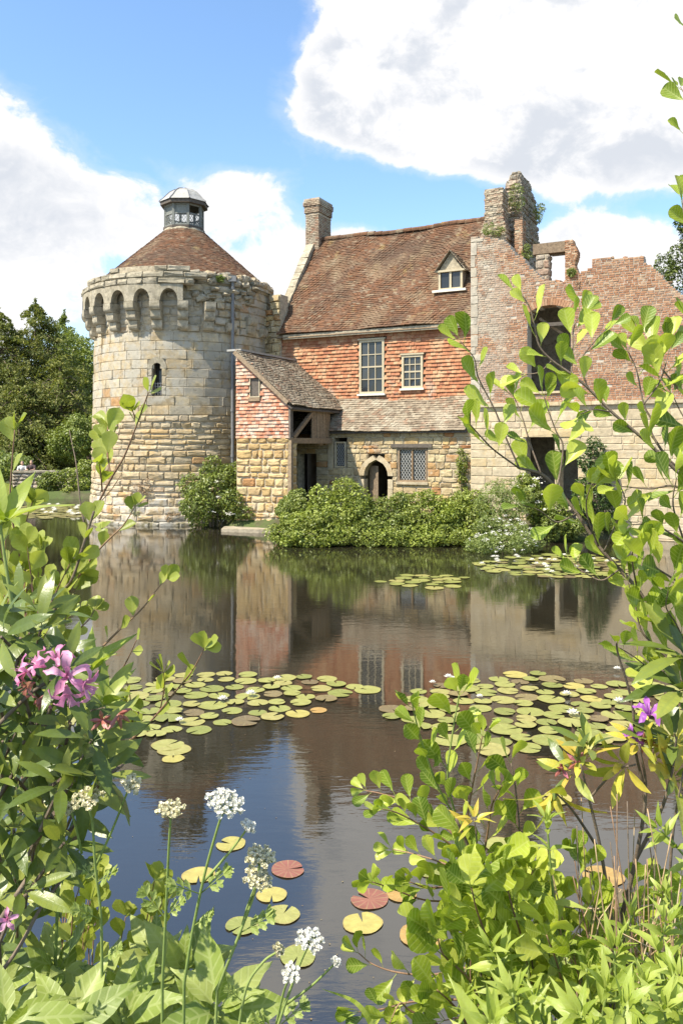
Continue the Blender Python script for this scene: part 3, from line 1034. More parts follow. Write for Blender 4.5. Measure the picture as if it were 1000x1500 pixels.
    for r in range(rows):
        f = r / rows
        rad = R1 + (R0 - R1) * f
        zc = ZE + (ZA_ - ZE) * f
        n = max(14, int(2 * math.pi * rad / .165))
        off = random.random()
        for k in range(n):
            th = (k + off) / n * 2 * math.pi
            if math.cos(th - VIEW) < -.35:
                continue
            wv = 2 * math.pi * rad / n
            lift = random.uniform(.014, .03)
            ex = Ls / rows * 1.2
            tl = random.uniform(-.006, .006)
            dz = random.uniform(-.012, .008)
            vs = []
            for xx, s_, nn in ((-.5, dz, lift + tl), (.5, dz, lift - tl), (.5, ex, .006), (-.5, ex, .006), (-.5, dz, -.003), (.5, dz, -.003)):
                q = Vector((rad, xx * (wv - .006), zc)) + sd2 * s_ + nd2 * nn
                vs.append(Matrix.Rotation(th - math.pi / 2, 4, 'Z') @ q)
            tg.add(vs, [(0, 1, 2, 3), (1, 0, 4, 5), (1, 5, 2), (0, 3, 4)])
    tg.obj('tile', M['roof_tile'], roof, stuff=True)
    G().lathe([(.98, ZA_ - .28), (.90, ZA_ - .10), (.80, ZA_ + .02), (.70, ZA_ + .03)], 32).obj('lead_collar', M['ring_stone'], tower)

    # lantern: octagonal, leaded lower lights, lead dome
    ln = bpy.data.objects.new('lantern', None)
    COL.objects.link(ln)
    ln.parent = tower
    zb, zt, zp = ZA_ + .0, tz(303, TY), tz(276, TY)
    ra = .80
    V8 = [(ra * math.sin(R(22.5 + 45 * k)), -ra * math.cos(R(22.5 + 45 * k))) for k in range(8)]
    for k in range(8):
        a, b = Vector(V8[k - 1] + (0,)), Vector(V8[k] + (0,))
        G().bar(b + Vector((0, 0, zb)), b + Vector((0, 0, zt)), .10).obj('post', M['lantern_wood'], ln)
        c, t = (a + b) / 2, (b - a).normalized()
        n_ = c.normalized()
        hw = (b - a).length / 2 - .05
        zm = zb + (zt - zb) * .52
        g = G()
        for z0, z1 in ((zb, zb + .12), (zm, zm + .05), (zt - .12, zt)):
            g.bar(c - t * hw + Vector((0, 0, (z0 + z1) / 2)), c + t * hw + Vector((0, 0, (z0 + z1) / 2)), .07, z1 - z0)
        g.obj('rail', M['lantern_wood'], ln)
        if k not in (1,) and c.y < .3:
            g = G()
            g.add([c - t * hw + Vector((0, 0, zm + .05)), c + t * hw + Vector((0, 0, zm + .05)), c + t * hw + Vector((0, 0, zt - .12)), c - t * hw + Vector((0, 0, zt - .12))], [(0, 1, 2, 3)])
            g.add([p - n_ * .03 for p in [c - t * hw + Vector((0, 0, zm + .05)), c + t * hw + Vector((0, 0, zm + .05)), c + t * hw + Vector((0, 0, zt - .12)), c - t * hw + Vector((0, 0, zt - .12))]], [(3, 2, 1, 0)])
            g.obj('panel', M['lantern_wood'], ln)
        g = G()
        z0, z1 = zb + .12, zm
        g.add([c - t * hw + Vector((0, 0, z0)), c + t * hw + Vector((0, 0, z0)), c + t * hw + Vector((0, 0, z1)), c - t * hw + Vector((0, 0, z1))], [(0, 1, 2, 3)])
        g.obj('pane', M['lantern_glass'], ln)
        g = G()
        lattice(g, lambda x, z: c + t * x + n_ * .012 + Vector((0, 0, z)), -hw, hw, z0, z1, .13, .17, .018)
        g.obj('lattice', M['lantern_wood'], ln)
    g = G()
    for rr, z0, z1 in ((.90, zb - .06, zb + .05), (1.02, zt - .05, zt + .10)):
        v = [(rr * math.sin(R(22.5 + 45 * k)), -rr * math.cos(R(22.5 + 45 * k)), z) for z in (z0, z1) for k in range(8)]
        g.add(v, [tuple(range(7, -1, -1)), tuple(range(8, 16))] + [(k, (k + 1) % 8, 8 + (k + 1) % 8, 8 + k) for k in range(8)])
    g.obj('cornice', M['dark_timber'], ln)
    prof = [(1.07, zt + .10), (1.04, zt + .14), (.90, zt + .26), (.76, zt + .42), (.60, zt + .58), (.40, zt + .70), (.18, zt + .765), (.03, zt + .79)]
    sc_ = (zp - zt - .02) / .79
    prof = [(r, zt + (z - zt) * sc_) for r, z in prof]
    for k in range(8):
        a, b = R(22.5 + 45 * k), R(22.5 + 45 * (k + 1))
        g = G()
        for i in range(len(prof) - 1):
            (r0, z0), (r1, z1) = prof[i], prof[i + 1]
            g.add([(r0 * math.sin(a), -r0 * math.cos(a), z0), (r0 * math.sin(b), -r0 * math.cos(b), z0), (r1 * math.sin(b), -r1 * math.cos(b), z1), (r1 * math.sin(a), -r1 * math.cos(a), z1)], [(0, 1, 2, 3)])
        g.obj('dome_panel', M['lead'], ln)
        G().tube([(r * math.sin(a), -r * math.cos(a), z + .01) for r, z in prof], .028, 5).obj('dome_rib', M['iron'], ln)

    # downpipe with hopper and brackets
    th = tth(341, 3.87)
    pr = 3.86
    x, y = math.sin(th) * pr, -math.cos(th) * pr
    g = G()
    g.tube([(x, y, 1.6), (x, y, 9.55)], .065, 10)
    for zz in (2.6, 4.4, 6.2, 8.0, 9.2):
        g.tube([(x, y, zz), (x, y, zz + .10)], .085, 10)
    g.box(x - .15, x + .15, y - .13, y + .10, 9.5, 9.72)
    g.obj('downpipe', M['iron'], tower, smooth=False)


def lattice(g, pt, x0, x1, z0, z1, dx, dz, w):
    """diamond leading between x0..x1, z0..z1 as thin flat bars; pt maps (x,z) to space."""
    W, H = x1 - x0, z1 - z0
    for sgn in (1, -1):
        k = -int(H / dz) - 2
        while k * dx < W + dx:
            xa = x0 + k * dx
            # line: x = xa + s*dx/dz, z = z0 + s  (sgn flips across)
            s0, s1 = max(0, (x0 - xa) * dz / dx), min(H, (x1 - xa) * dz / dx)
            if s1 - s0 > .01:
                p = [(xa + s * dx / dz, z0 + s) for s in (s0, s1)]
                if sgn < 0:
                    p = [(x0 + x1 - q, z) for q, z in p]
                a, b = pt(*p[0]), pt(*p[1])
                g.bar(a, b, w, w * .7)
            k += 1


build_tower()


# ------------------------------------------------------------------ house frame: u to the right along the front, v out towards the pond
OX, OY = -2.56, 34.2
HROT = -math.atan2(.449, .894)
CU, SU = .894, .449


def HU(px, v):
    """u where picture column px meets the plane at v."""
    k = (px - 500) / FPX
    return (k * (OY - SU * 0 - CU * v) - OX + SU * v) / (CU + k * SU)


def HZ(px, py, v):
    u = HU(px, v)
    return CAMZ - (py - HZN) / FPX * (OY - SU * u - CU * v)


def HW(u, v, z=0.0):
    return Vector((OX + CU * u - SU * v, OY - SU * u - CU * v, z))


def hroot(name, label, cat):
    return thing(name, label, cat, (OX, OY, 0), HROT)


house = hroot('house', 'old house of red hung tiles over stone with a steep tiled roof beside the tower', 'house')
T = Matrix.Translation


def frame_window(root, u0, u1, z0, z1, v, cols, rows, fw=.09, mw=.03, sash=True, name='sash_window', mat='cream'):
    w = bpy.data.objects.new(name, None)
    COL.objects.link(w)
    w.parent = root
    g = G()
    y0, y1 = -(v + .05), -(v - .10)
    g.box(u0, u0 + fw, y0, y1, z0, z1).box(u1 - fw, u1, y0, y1, z0, z1)
    g.box(u0 + fw, u1 - fw, y0, y1, z1 - fw, z1).box(u0 + fw, u1 - fw, y0, y1, z0, z0 + fw)
    g.obj('frame', M[mat], w)
    G().box(u0 - .06, u1 + .06, y0 - .08, y1, z0 - .07, z0 - .002).obj('sill', M['white'], w)
    G().box(u0 - .05, u1 + .05, y0 - .035, y1, z1 + .002, z1 + .06).obj('head', M[mat], w)
    a, b, c, d = u0 + fw, u1 - fw, z0 + fw, z1 - fw
    for i in range(1, cols):
        x = a + (b - a) * i / cols
        G().box(x - mw / 2, x + mw / 2, y0 + .03, y0 + .08, c, d).obj('muntin', M[mat], w)
    for k in range(1, rows):
        z = c + (d - c) * k / rows
        t = mw * (1.9 if sash and k == rows // 2 else 1)
        G().box(a, b, y0 + .027, y0 + .083, z - t / 2, z + t / 2).obj('rail' if t > mw else 'muntin', M[mat], w)
    for i in range(cols):
        for k in range(rows):
            x0, x1 = a + (b - a) * i / cols + mw / 2, a + (b - a) * (i + 1) / cols - mw / 2
            q0, q1 = c + (d - c) * k / rows + mw / 2, c + (d - c) * (k + 1) / rows - mw / 2
            tl = random.uniform(-.006, .006)
            g = G()
            g.add([(x0, y0 + .06 + tl, q0), (x1, y0 + .06 - tl, q0), (x1, y0 + .06 + tl, q1), (x0, y0 + .06 - tl, q1)], [(0, 1, 2, 3)])
            g.obj('pane', M['glass'], w)
    return w


def leaded_window(root, u0, u1, z0, z1, v, lights=1, fw=.07, mat='timber', name='leaded_window', dx=.13, dz=.2):
    w = bpy.data.objects.new(name, None)
    COL.objects.link(w)
    w.parent = root
    y = -v
    g = G()
    g.box(u0, u0 + fw, y - .03, y + .12, z0, z1).box(u1 - fw, u1, y - .03, y + .12, z0, z1)
    g.box(u0 + fw, u1 - fw, y - .03, y + .12, z1 - fw, z1).box(u0 + fw, u1 - fw, y - .03, y + .12, z0, z0 + fw)
    g.obj('frame', M[mat], w)
    for i in range(lights):
        a = u0 + fw + (u1 - u0 - 2 * fw) * i / lights + .02
        b = u0 + fw + (u1 - u0 - 2 * fw) * (i + 1) / lights - .02
        if i:
            G().box(a - .06, a - .002, y - .025, y + .11, z0 + fw, z1 - fw).obj('mullion', M[mat], w)
        G().box(a, b, y + .05, y + .06, z0 + fw, z1 - fw).obj('pane', M['glass'], w)
        g = G()
        lattice(g, lambda x, z: Vector((x, y + .043, z)), a, b, z0 + fw, z1 - fw, dx, dz, .016)
        g.obj('lattice', M['came'], w)
    return w


# numbers read off the front
GV = 1.0                       # ground floor stands 1 m in front of the tile-hung wall
S1 = (HU(527, 0), HU(563.5, 0), HZ(545, 577, 0), HZ(545, 498, 0))
S2 = (HU(589, 0), HU(620, 0), HZ(604, 569, 0), HZ(604, 520, 0))
DOOR = (HU(533, GV), HU(568, GV), .25, HZ(550, 673, GV))
CAS = (HU(582, GV), HU(625, GV), HZ(603, 706, GV), HZ(603, 656, GV))
SMW = (HU(489.5, GV), HU(506, GV), HZ(498, 685, GV), HZ(498, 647, GV))
UE = HU(694, GV)               # right end where the ruin begins
EAVZ, EAVV, RIDB, RIDZ = 7.74, .30, 3.2, 12.48
SLP = (RIDZ - EAVZ) / (RIDB + EAVV)


def pointed(z, a, b, zs, zt):
    """half width of a two-centred arch opening at height z."""
    w = (b - a) / 2
    if z <= zs:
        return w
    if z >= zt:
        return 0
    h = zt - zs
    r = (w * w + h * h) / (2 * w)
    return max(0, math.sqrt(max(0, r * r - (z - zs) ** 2)) - (r - w))


def build_house():
    # ground floor wall of coursed rubble
    ma, core = Masonry(), G()
    da, db, dz0, dz1 = DOOR
    dzs = dz1 - .62

    def holes(z):
        h = []
        if z < dz1 + .24:
            hw = pointed(z, da - .17, db + .17, dzs, dz1 + .24)
            h.append(((da + db) / 2 - hw, (da + db) / 2 + hw))
        if CAS[2] - .06 < z < CAS[3] + .13:
            h.append((CAS[0] - .02, CAS[1] + .02))
        if SMW[2] - .1 < z < SMW[3] + .05:
            h.append((SMW[0] - .05, SMW[1] + .05))
        if z < 2.75:
            h.append((1.45, 2.25))
        return h
    wall_flat(ma, core, .80, UE, 0, 3.62, GV, .5, (.13, .30), (.18, .62), .018, holes, depth=.034, rough=1.2)
    wall = core.obj('ground_wall', M['mortar'], house)
    ma.emit('stone', M['house_stone'], wall, house, 300)
    # pointed doorway: dressed arch stones with real thickness, dark hall behind, a half open plank door
    arch = bpy.data.objects.new('doorway', None)
    COL.objects.link(arch)
    arch.parent = house
    mid = (da + db) / 2
    for sd in (-1, 1):
        zz = dz0
        for hh in (.42, .36, .40, .36):
            if zz >= dzs - .02:
                break
            hh = min(hh, dzs - zz)
            wv = random.uniform(.16, .26)
            g = G()
            a, b = sorted((mid + sd * (db - da) / 2, mid + sd * ((db - da) / 2 + wv)))
            g.box(a, b, -GV - .02, -GV + .35, zz, zz + hh - .012, j=.005)
            g.obj('jamb_stone', M['ashlar'], arch)
            zz += hh
        n = 4
        for i in range(n):
            z0, z1 = dzs + (dz1 - dzs) * i / n, dzs + (dz1 - dzs) * (i + 1) / n
            vs = []
            for y in (-GV - .022, -GV + .35):
                for zq, ex in ((z0, 0), (z1, 0), (z1, 1), (z0, 1)):
                    f = (zq - dzs) / (dz1 - dzs)
                    hw = pointed(zq, da, db, dzs, dz1)
                    off = ex * (.22 + .06 * f)
                    vs.append((mid + sd * (hw + off * (1 - .55 * f)), y, zq + off * f * .55 - (.004 if i else 0)))
            fs = [(0, 1, 2, 3), (7, 6, 5, 4), (0, 4, 5, 1), (1, 5, 6, 2), (2, 6, 7, 3), (3, 7, 4, 0)]
            g = G()
            g.add(vs, fs if sd > 0 else [tuple(reversed(f)) for f in fs])
            g.obj('arch_stone', M['ashlar'], arch)
    g = G()
    for i in range(4):
        g.box(da + .06 + i * .11, da + .165 + i * .11, -.60 - i * .06, -.55 - i * .06, dz0, dz1 - .25)
    g.obj('door', M['timber'], arch)
    # casement under a timber lintel
    cw = leaded_window(house, *CAS, GV - .06, lights=2, name='casement_window', dx=.115, dz=.17)
    G().box(CAS[0] - .25, CAS[1] + .2, -GV - .05, -GV + .3, CAS[3] + .005, CAS[3] + .15, j=.01).obj('lintel', M['dark_timber'], cw)
    G().box(CAS[0] - .05, CAS[1] + .05, -GV - .07, -GV + .2, CAS[2] - .09, CAS[2] - .004, j=.006).obj('sill', M['ashlar'], cw)
    sw = leaded_window(house, *SMW, GV - .06, name='leaded_window', mat='ashlar', fw=.06, dx=.1, dz=.15)
    G().box(SMW[0] - .26, SMW[0] - .06, -GV - .03, -GV + .2, SMW[2] - .1, SMW[3] + .05).obj('jamb_stone', M['ashlar'], sw)
    # tile-hung upper wall
    core = G()
    zb, zt = 4.80, 7.62

    def uh(z):
        return [(w[0] + .01, w[1] - .01) for w in (S1, S2) if w[2] < z < w[3]]
    zs = sorted({zb - .9, zt, S1[2], S1[3], S2[2], S2[3]})
    for z0, z1 in zip(zs[:-1], zs[1:]):
        for a, b in chop(.0, 8.6, uh((z0 + z1) / 2)):
            core.box(a, b, .05, .22, z0, z1)
    up = core.obj('upper_wall', M['dark_timber'], house)
    tg = G()

    def ok(x, s):
        z = zb + s
        return not any(w[0] - .03 < x < w[1] + .03 and w[2] - .10 < z < w[3] + .08 for w in (S1, S2))
    tile_plane(tg, (0, -.0, zb), (1, 0, 0), (0, 0, 1), (0, -1, 0), 8.42, zt - zb, .19, .140, ok, th=.055, j=.004,
               wav=lambda x, s: .02 * math.sin(x * 1.3 + s) + .012 * math.sin(x * 4 + 2 * s))
    tg.obj('hung_tile', M['hung_tile'], up, stuff=True)
    frame_window(house, *S1, .03, 3, 4)
    frame_window(house, *S2, .03, 3, 4, name='sash_window')
    # skirt roof over the ground floor
    z1, z0 = 4.92, HZ(600, 630, 1.22)
    core = G()
    core.add([(.8, -1.18, z0 - .09), (8.45, -1.18, z0 - .09), (8.45, .02, z1 - .09), (.8, .02, z1 - .09), (.8, -1.17, z0 - .11), (8.45, -1.17, z0 - .11), (8.45, .02, z0 - .11), (.8, .02, z0 - .11)],
             [(0, 1, 2, 3), (5, 4, 7, 6), (0, 4, 5, 1), (0, 3, 7, 4), (1, 5, 6, 2)])
    sk = core.obj('skirt_roof', M['dark_timber'], house)
    tg = G()
    sl = math.hypot(1.2, z1 - z0)
    tile_plane(tg, (.8, -1.25, z0 - .02), (1, 0, 0), (0, 1.2, z1 - z0), (0, -(z1 - z0), 1.2), 7.62, sl + .05, .18, .118, th=.024, j=.010,
               wav=lambda x, s: .03 * math.sin(x * .9) + .012 * math.sin(x * 3.1 + s * 3) - .02)
    tg.obj('tile', M['skirt_tile'], sk, stuff=True)
    # main roof
    L = math.hypot(RIDB + EAVV, RIDZ - EAVZ)
    sd = Vector((0, RIDB + EAVV, RIDZ - EAVZ)).normalized()
    nd = Vector((0, -sd.z, sd.y))
    sag = lambda x, s: -.10 * math.sin(math.pi * min(1, max(0, x / 8.6))) * (s / L) + .035 * math.sin(x * 1.4 + s * .9) + .02 * math.sin(x * 3.3 - s * 2.1)
    core = G()
    e = -.24
    UR = 8.6
    a, b = (0, -EAVV, EAVZ + e), (UR, -EAVV, EAVZ + e)
    c, d = (UR, RIDB, RIDZ + e - .12), (0, RIDB, RIDZ + e - .12)
    c2, d2 = (UR, 2 * RIDB + EAVV, EAVZ + e), (0, 2 * RIDB + EAVV, EAVZ + e)
    core.add([a, b, c, d, c2, d2], [(0, 1, 2, 3), (3, 2, 4, 5), (0, 3, 5), (1, 4, 2)])
    rf = core.obj('roof', M['roof_tile'], house)
    tg = G()
    tile_plane(tg, (0, -EAVV, EAVZ - .09), (1, 0, 0), sd, nd, UR, L, .168, .108, th=.022, j=.010, wav=lambda x, s: .09 + sag(x, s) - .1 + .02)
    tg.obj('tile', M['roof_tile'], rf, stuff=True)
    g = G()
    u = 0.2
    while u < 8.3:
        l = .34
        pts = []
        zz = RIDZ - .04 + sag(u, L) * .8
        k = 6
        vs = []
        for x in (u, u + l * .97):
            for q in range(k + 1):
                an = math.pi * (q / k - .5) * 1.25
                vs.append((x, RIDB + .15 * math.sin(an), zz + .13 * math.cos(an) - .09 + random.uniform(-.006, .006)))
        g.add(vs, [(q + 1, q, k + 1 + q, k + 2 + q) for q in range(k)])
        u += l
    g.obj('ridge_tile', M['roof_tile'], rf, stuff=True)
    G().box(.3, 8.5, -EAVV + .03, -EAVV + .06, EAVZ - .30, EAVZ - .12).obj('fascia', M['fascia'], house)
    G().box(.3, 8.5, -EAVV + .06, .04, EAVZ - .22, EAVZ - .18).obj('soffit', M['dark_timber'], house)
    # rest of the body, out of sight
    g = G()
    g.box(0, .25, .22, 6.4, -.2, 7.7).box(0, 8.6, 6.4, 6.65, -.2, 7.7).box(8.45, 8.6, .22, 6.4, -.2, 7.7)
    g.add([(.01, -.1, 7.6), (.01, 6.5, 7.6), (.01, 3.2, 12.2)], [(0, 2, 1)])
    g.obj('end_wall', M['plaster'], house)
    g = G()
    g.box(.3, 8.4, -.95, 6.3, .1, .28).box(.3, 8.4, -.95, 6.3, 3.72, 3.8).box(4.0, 8.4, 1.8, 1.95, .28, 3.72).box(4.0, 4.12, -.5, 1.8, .28, 3.72).box(.8, 2.9, .9, 1.0, .28, 3.7).box(2.8, 2.9, -.5, .9, .28, 3.7)
    g.obj('inner_wall', M['plaster'], house)

    # coping stones up the left verge
    ma = Masonry()
    n = 11
    for i in range(n):
        f0 = (i + .5) / n
        l = L * .84 / n
        p = Vector((-.10, -EAVV + .25, EAVZ + .28)) + sd * (f0 * L * .84)
        m = T(p) @ Matrix.Rotation(math.atan2(sd.z, sd.y), 4, 'X')
        g = G()
        w = .19
        g.box(-w, w, -l / 2 + .012, l / 2 - .012, -.12, .14 + random.uniform(-.03, .03), j=.02)
        o = g.obj('coping', M['ring_stone'], house)
        o.matrix_basis = m
    # rubble stub where the end wall breaks off beside the tower
    ma, core = Masonry(), G()
    wall_flat(ma, core, -.75, .12, 6.6, 9.35, .25, .7, (.2, .36), (.25, .5), .03, None, depth=.1, rough=2.4,
              top=lambda z: [(-9, -.75 + max(0, z - 7.9) * .38 + random.uniform(-.12, .12) - 0.1)])
    core.box(-.6, .05, -.05, .4, -.2, 6.6)
    st = core.obj('broken_wall_end', M['mortar'], house)
    ma.emit('stone', M['house_stone'], st, house, 60)

    # chimney of brick
    ch = bpy.data.objects.new('chimney', None)
    COL.objects.link(ch)
    ch.parent = house
    u0, u1 = HU(447.5, -2.8), HU(466.5, -2.8)
    v0, v1 = -2.8, -3.98
    zt = HZ(456, 292, -2.8)
    g = G()
    g.box(u0 + .015, u1 - .015, -v0 + .015, -v1 - .015, 9.5, zt - .05)
    shaft = g.obj('shaft', M['mortar_brick'], ch)
    bg = G()
    z = 9.6
    rows = int((zt - 9.6) / .075)
    for r in range(rows):
        pr = 0
        tt = zt - (z + .0375)
        if tt < .62:
            pr = .05
        if tt < .34:
            pr = .09
        if tt < .10:
            pr = .05
        for side in range(3):
            a, b = (u0 - pr, u1 + pr) if side == 0 else (-v0 - pr, -v1 + pr)
            x = a
            first = r % 2
            while x < b - .02:
                l = .115 if first else .225
                first = 0
                if x + l > b - .06:
                    l = b - x
                geo = brick_geo(l - .01, .065, .012 + pr, j=.004)
                if side == 0:
                    mt = T((x + l / 2, -v0, z + .0375))
                elif side == 1:
                    mt = T((u1, x + l / 2, z + .0375)) @ Matrix.Rotation(R(90), 4, 'Z')
                else:
                    mt = T((u0, x + l / 2, z + .0375)) @ Matrix.Rotation(R(-90), 4, 'Z')
                bg.add(geo[0], geo[1], mt)
                x += l
        z += .075
    bg.obj('brick', M['grey_brick'], shaft, stuff=True)
    g = G()
    g.box(u0 - .06, u1 + .06, -v0 - .06, -v1 + .06, zt - .05, zt + .03, j=.01)
    g.box(u0 - .02, u1 + .02, -v0 - .02, -v1 + .02, zt - .72, zt - .66, j=.005)
    g.obj('cap', M['grey_brick'], ch)
    g = G()
    g.add([(u0 - .05, -v0 - .12, 11.35), (u1 + .12, -v0 - .12, 11.35), (u1 + .14, -v1 + .1, 12.45), (u1 + .05, -v1, 12.55), (u1 + .03, -v0 - .02, 11.62), (u0 - .05, -v0 - .02, 11.62)], [(0, 1, 4, 5), (1, 2, 3, 4)])
    g.obj('flashing', M['ring_stone'], ch)

    # dormer
    dm = bpy.data.objects.new('dormer', None)
    COL.objects.link(dm)
    dm.parent = house
    b0 = .66
    du0, du1 = HU(642, -b0), HU(677, -b0)
    zsill, zeav, zap = HZ(660, 424, -b0), HZ(660, 396, -b0), HZ(664, 366, -b0)
    zr = lambda b: EAVZ + (b + EAVV) * SLP
    mid = (du0 + du1) / 2
    y = b0
    g = G()
    g.add([(du0 - .02, y + .05, zeav), (du1 + .02, y + .05, zeav), (mid, y + .05, zap - .06)], [(0, 1, 2)])
    g.obj('gable', M['fascia'], dm)
    G().box(du0 - .12, du1 + .12, y - .06, y + .1, zeav - .05, zeav + .025).obj('rail', M['cream'], dm)
    g = G()
    for x in (du0, du1 - .08, mid - .04):
        g.box(x, x + .08, y - .01, y + .10, zsill, zeav - .05)
    g.box(du0 + .08, mid - .04, y - .01, y + .1, zsill, zsill + .07).box(mid + .04, du1 - .08, y - .01, y + .1, zsill, zsill + .07)
    g.obj('frame', M['cream'], dm)
    for a, b in ((du0 + .08, mid - .04), (mid + .04, du1 - .08)):
        g = G()
        g.add([(a, y + .05, zsill), (b, y + .055, zsill), (b, y + .05, zeav - .05), (a, y + .055, zeav - .05)], [(0, 1, 2, 3)])
        g.obj('pane', M['glass'], dm)
    G().box(du0 - .22, du1 + .16, y - .12, y + .04, zsill - .09, zsill - .004).obj('sill', M['white'], dm)
    g = G()
    for x0, x1 in ((du0, du0 + .05), (du1 - .05, du1)):
        yb = (zeav - EAVZ) / SLP - EAVV
        g.add([(x, q, z) for x in (x0, x1) for q, z in ((y + .10, zsill - .3), (y + .10, zeav), (yb + .4, zeav + .1), (yb + .1, zeav - .3))],
              [(0, 1, 2, 3), (7, 6, 5, 4), (0, 4, 5, 1), (1, 5, 6, 2), (2, 6, 7, 3)])
    g.obj('cheek', M['plaster'], dm)
    dz = zap - zeav
    for sdv in (-1, 1):
        edge = du0 - .13 if sdv < 0 else du1 + .13
        g = G()
        dirx = Vector((mid - edge, 0, dz + .02)).normalized()
        nn = Vector((-dirx.z, 0, dirx.x)) if sdv < 0 else Vector((dirx.z, 0, -dirx.x))
        o_ = Vector((edge, y - .12, zeav - .03))
        ln_ = math.hypot(mid - edge, dz + .02) + .02
        yend = lambda s: (o_.z + dirx.z * s - EAVZ) / SLP - EAVV + .1 - o_.y
        if sdv > 0:
            tile_plane(g, o_, (0, 1, 0), dirx, nn, 3.0, ln_, .165, .105, ok=lambda x, s: x < yend(s), th=.02, j=.01)
        else:
            tile_plane(g, o_ + Vector((0, 3.0, 0)), (0, -1, 0), dirx, nn, 3.0, ln_, .165, .105, ok=lambda x, s: 3.0 - x < yend(s), th=.02, j=.01)
        g.add([o_, o_ + Vector((0, yend(0), 0)), o_ + dirx * ln_ + Vector((0, yend(ln_), 0)), o_ + dirx * ln_], [(0, 1, 2, 3)])
        g.obj('dormer_roof', M['skirt_tile'], dm)


build_house()

# ------------------------------------------------------------------ small wing between tower and house
wing = hroot('porch_wing', 'small wing with red hung tiles over yellow stone and an open timber porch', 'building')


def build_wing():
    VF = 4.31
    u0, u1 = HU(345.5, VF), HU(424, VF)
    zst = HZ(385, 640.5, VF)      # top of the stone base
    za, zb = HZ(349, 514, VF), HZ(424, 587, VF)   # verge, high and low end
    ma, core = Masonry(), G()
    wall_flat(ma, core, u0, u1, -.2, zst, VF, .5, (.17, .34), (.2, .68), .028, None, depth=.06, rough=1.5, rmax=.034)
    w = core.obj('stone_base', M['mortar'], wing)
    # return end of the wall on the porch side
    m2 = Masonry()
    z = -.2
    while z < zst - .1:
        h = random.uniform(.26, .36)
        h = min(h, zst - z)
        m2.put(stone_geo(.5, h - .02, .03, r=.03, j=.016, bulge=.03), T((u1, -VF + .25, z + h / 2)) @ Matrix.Rotation(R(90), 4, 'Z'), .1)
        z += h
    ma.pieces += m2.pieces
    ma.emit('stone', M['wing_stone'], w, wing, 200)
    # tile-hung gable front
    g = G()
    y = -VF + .06
    g.add([(u0, y, zst), (u1, y, zst), (u1, y, zb), (u0, y, za), (u0, y + .2, zst), (u1, y + .2, zst), (u1, y + .2, zb), (u0, y + .2, za)],
          [(0, 1, 2, 3), (7, 6, 5, 4), (1, 5, 6, 2), (0, 3, 7, 4), (0, 4, 5, 1)])
    gw = g.obj('gable_wall', M['dark_timber'], wing)
    wu0, wu1 = HU(365, VF), HU(380, VF)
    wz0, wz1 = HZ(372, 582, VF), HZ(372, 552, VF)

    def ok(x, s):
        X, Z = u0 + x, zst + s
        if Z > za + (zb - za) * (X - u0) / (u1 - u0) - .02:
            return False
        return not (wu0 - .04 < X < wu1 + .04 and wz0 - .12 < Z < wz1 + .05)
    tg = G()
    tile_plane(tg, (u0, y - .006, zst - .03), (1, 0, 0), (0, 0, 1), (0, -1, 0), u1 - u0, za - zst + .05, .175, .130, ok, th=.052, j=.004)
    tg.obj('hung_tile', M['wing_tile'], gw, stuff=True)
    leaded_window(wing, wu0, wu1, wz0, wz1, VF - .04, fw=.035, mat='cream', dx=.10, dz=.15)
    G().box(wu0 - .03, wu1 + .03, -VF - .03, -VF + .05, wz0 - .14, wz0 - .01).obj('sill', M['timber'], wing)
    G().box(u1 - .03, u1 + .05, -VF - .02, -VF + .08, zst - .05, zb).obj('corner_board', M['dark_timber'], wing)
    # roof: one slope from the high side by the tower down to the porch eave
    ue = u1 + .14
    ze = zb - .12
    slope = (za - zb) / (u1 - u0)
    za2 = ze + slope * (ue - u0) + .05
    ln = math.hypot(ue - u0, za2 - ze)
    sd = Vector((u0 - ue, 0, za2 - ze)).normalized()
    nd = Vector((sd.z, 0, -sd.x))
    g = G()
    yf, yb = -VF - .10, .15
    e = Vector((0, 0, -.05))
    p = [Vector((ue, yf, ze)), Vector((ue, yb, ze)), Vector((u0, yb, za2)), Vector((u0, yf, za2))]
    g.add([q + e * 2.8 for q in p] + [q + e * 3.8 for q in p], [(0, 1, 2, 3), (7, 6, 5, 4), (0, 3, 7, 4), (0, 4, 5, 1), (2, 6, 7, 3), (1, 5, 6, 2)])
    rf = g.obj('roof', M['dark_timber'], wing)
    tg = G()
    wv = lambda x, s: .015 - .06 * math.sin(math.pi * x / 4.5) * (1 - s / ln * .6) + .02 * math.sin(x * 3 + s * 2)
    tile_plane(tg, p[0] - sd * .05, (0, 1, 0), sd, nd, yb - yf, ln + .05, .17, .11, th=.024, j=.012, wav=wv)
    tg.obj('tile', M['skirt_tile'], rf, stuff=True)
    g = G()
    g.bar(Vector((u1 - .0, -VF - .12, zb - .08)), Vector((u0, -VF - .12, za - .05)), .05, .14)
    g.obj('verge_board', M['timber'], wing)
    # porch timbers on the open right side
    zp = zst - .02
    g = G()
    g.box(u1 - .10, u1 + .06, -VF + .02, -1.10, zp - .20, zp, j=.012)
    g.obj('beam', M['timber'], wing)
    G().box(u1 - .08, u1 + .06, -VF + .0, -VF + .15, -.1, zp - .2, j=.008).obj('post', M['timber'], wing)
    G().box(u1 - .10, u1 + .06, -VF + .02, -1.0, zb - .34, zb - .20, j=.01).obj('wall_plate', M['timber'], wing)
    G().bar((u1, -VF + .25, zp), (u1, -VF + 1.75, zb - .3), .13).obj('brace', M['timber'], wing)
    G().bar((u1 - .3, -VF + .2, zp), (u1 - 1.2, -VF + .3, zb + .3), .12).obj('brace', M['timber'], wing)
    x = -VF + 1.72
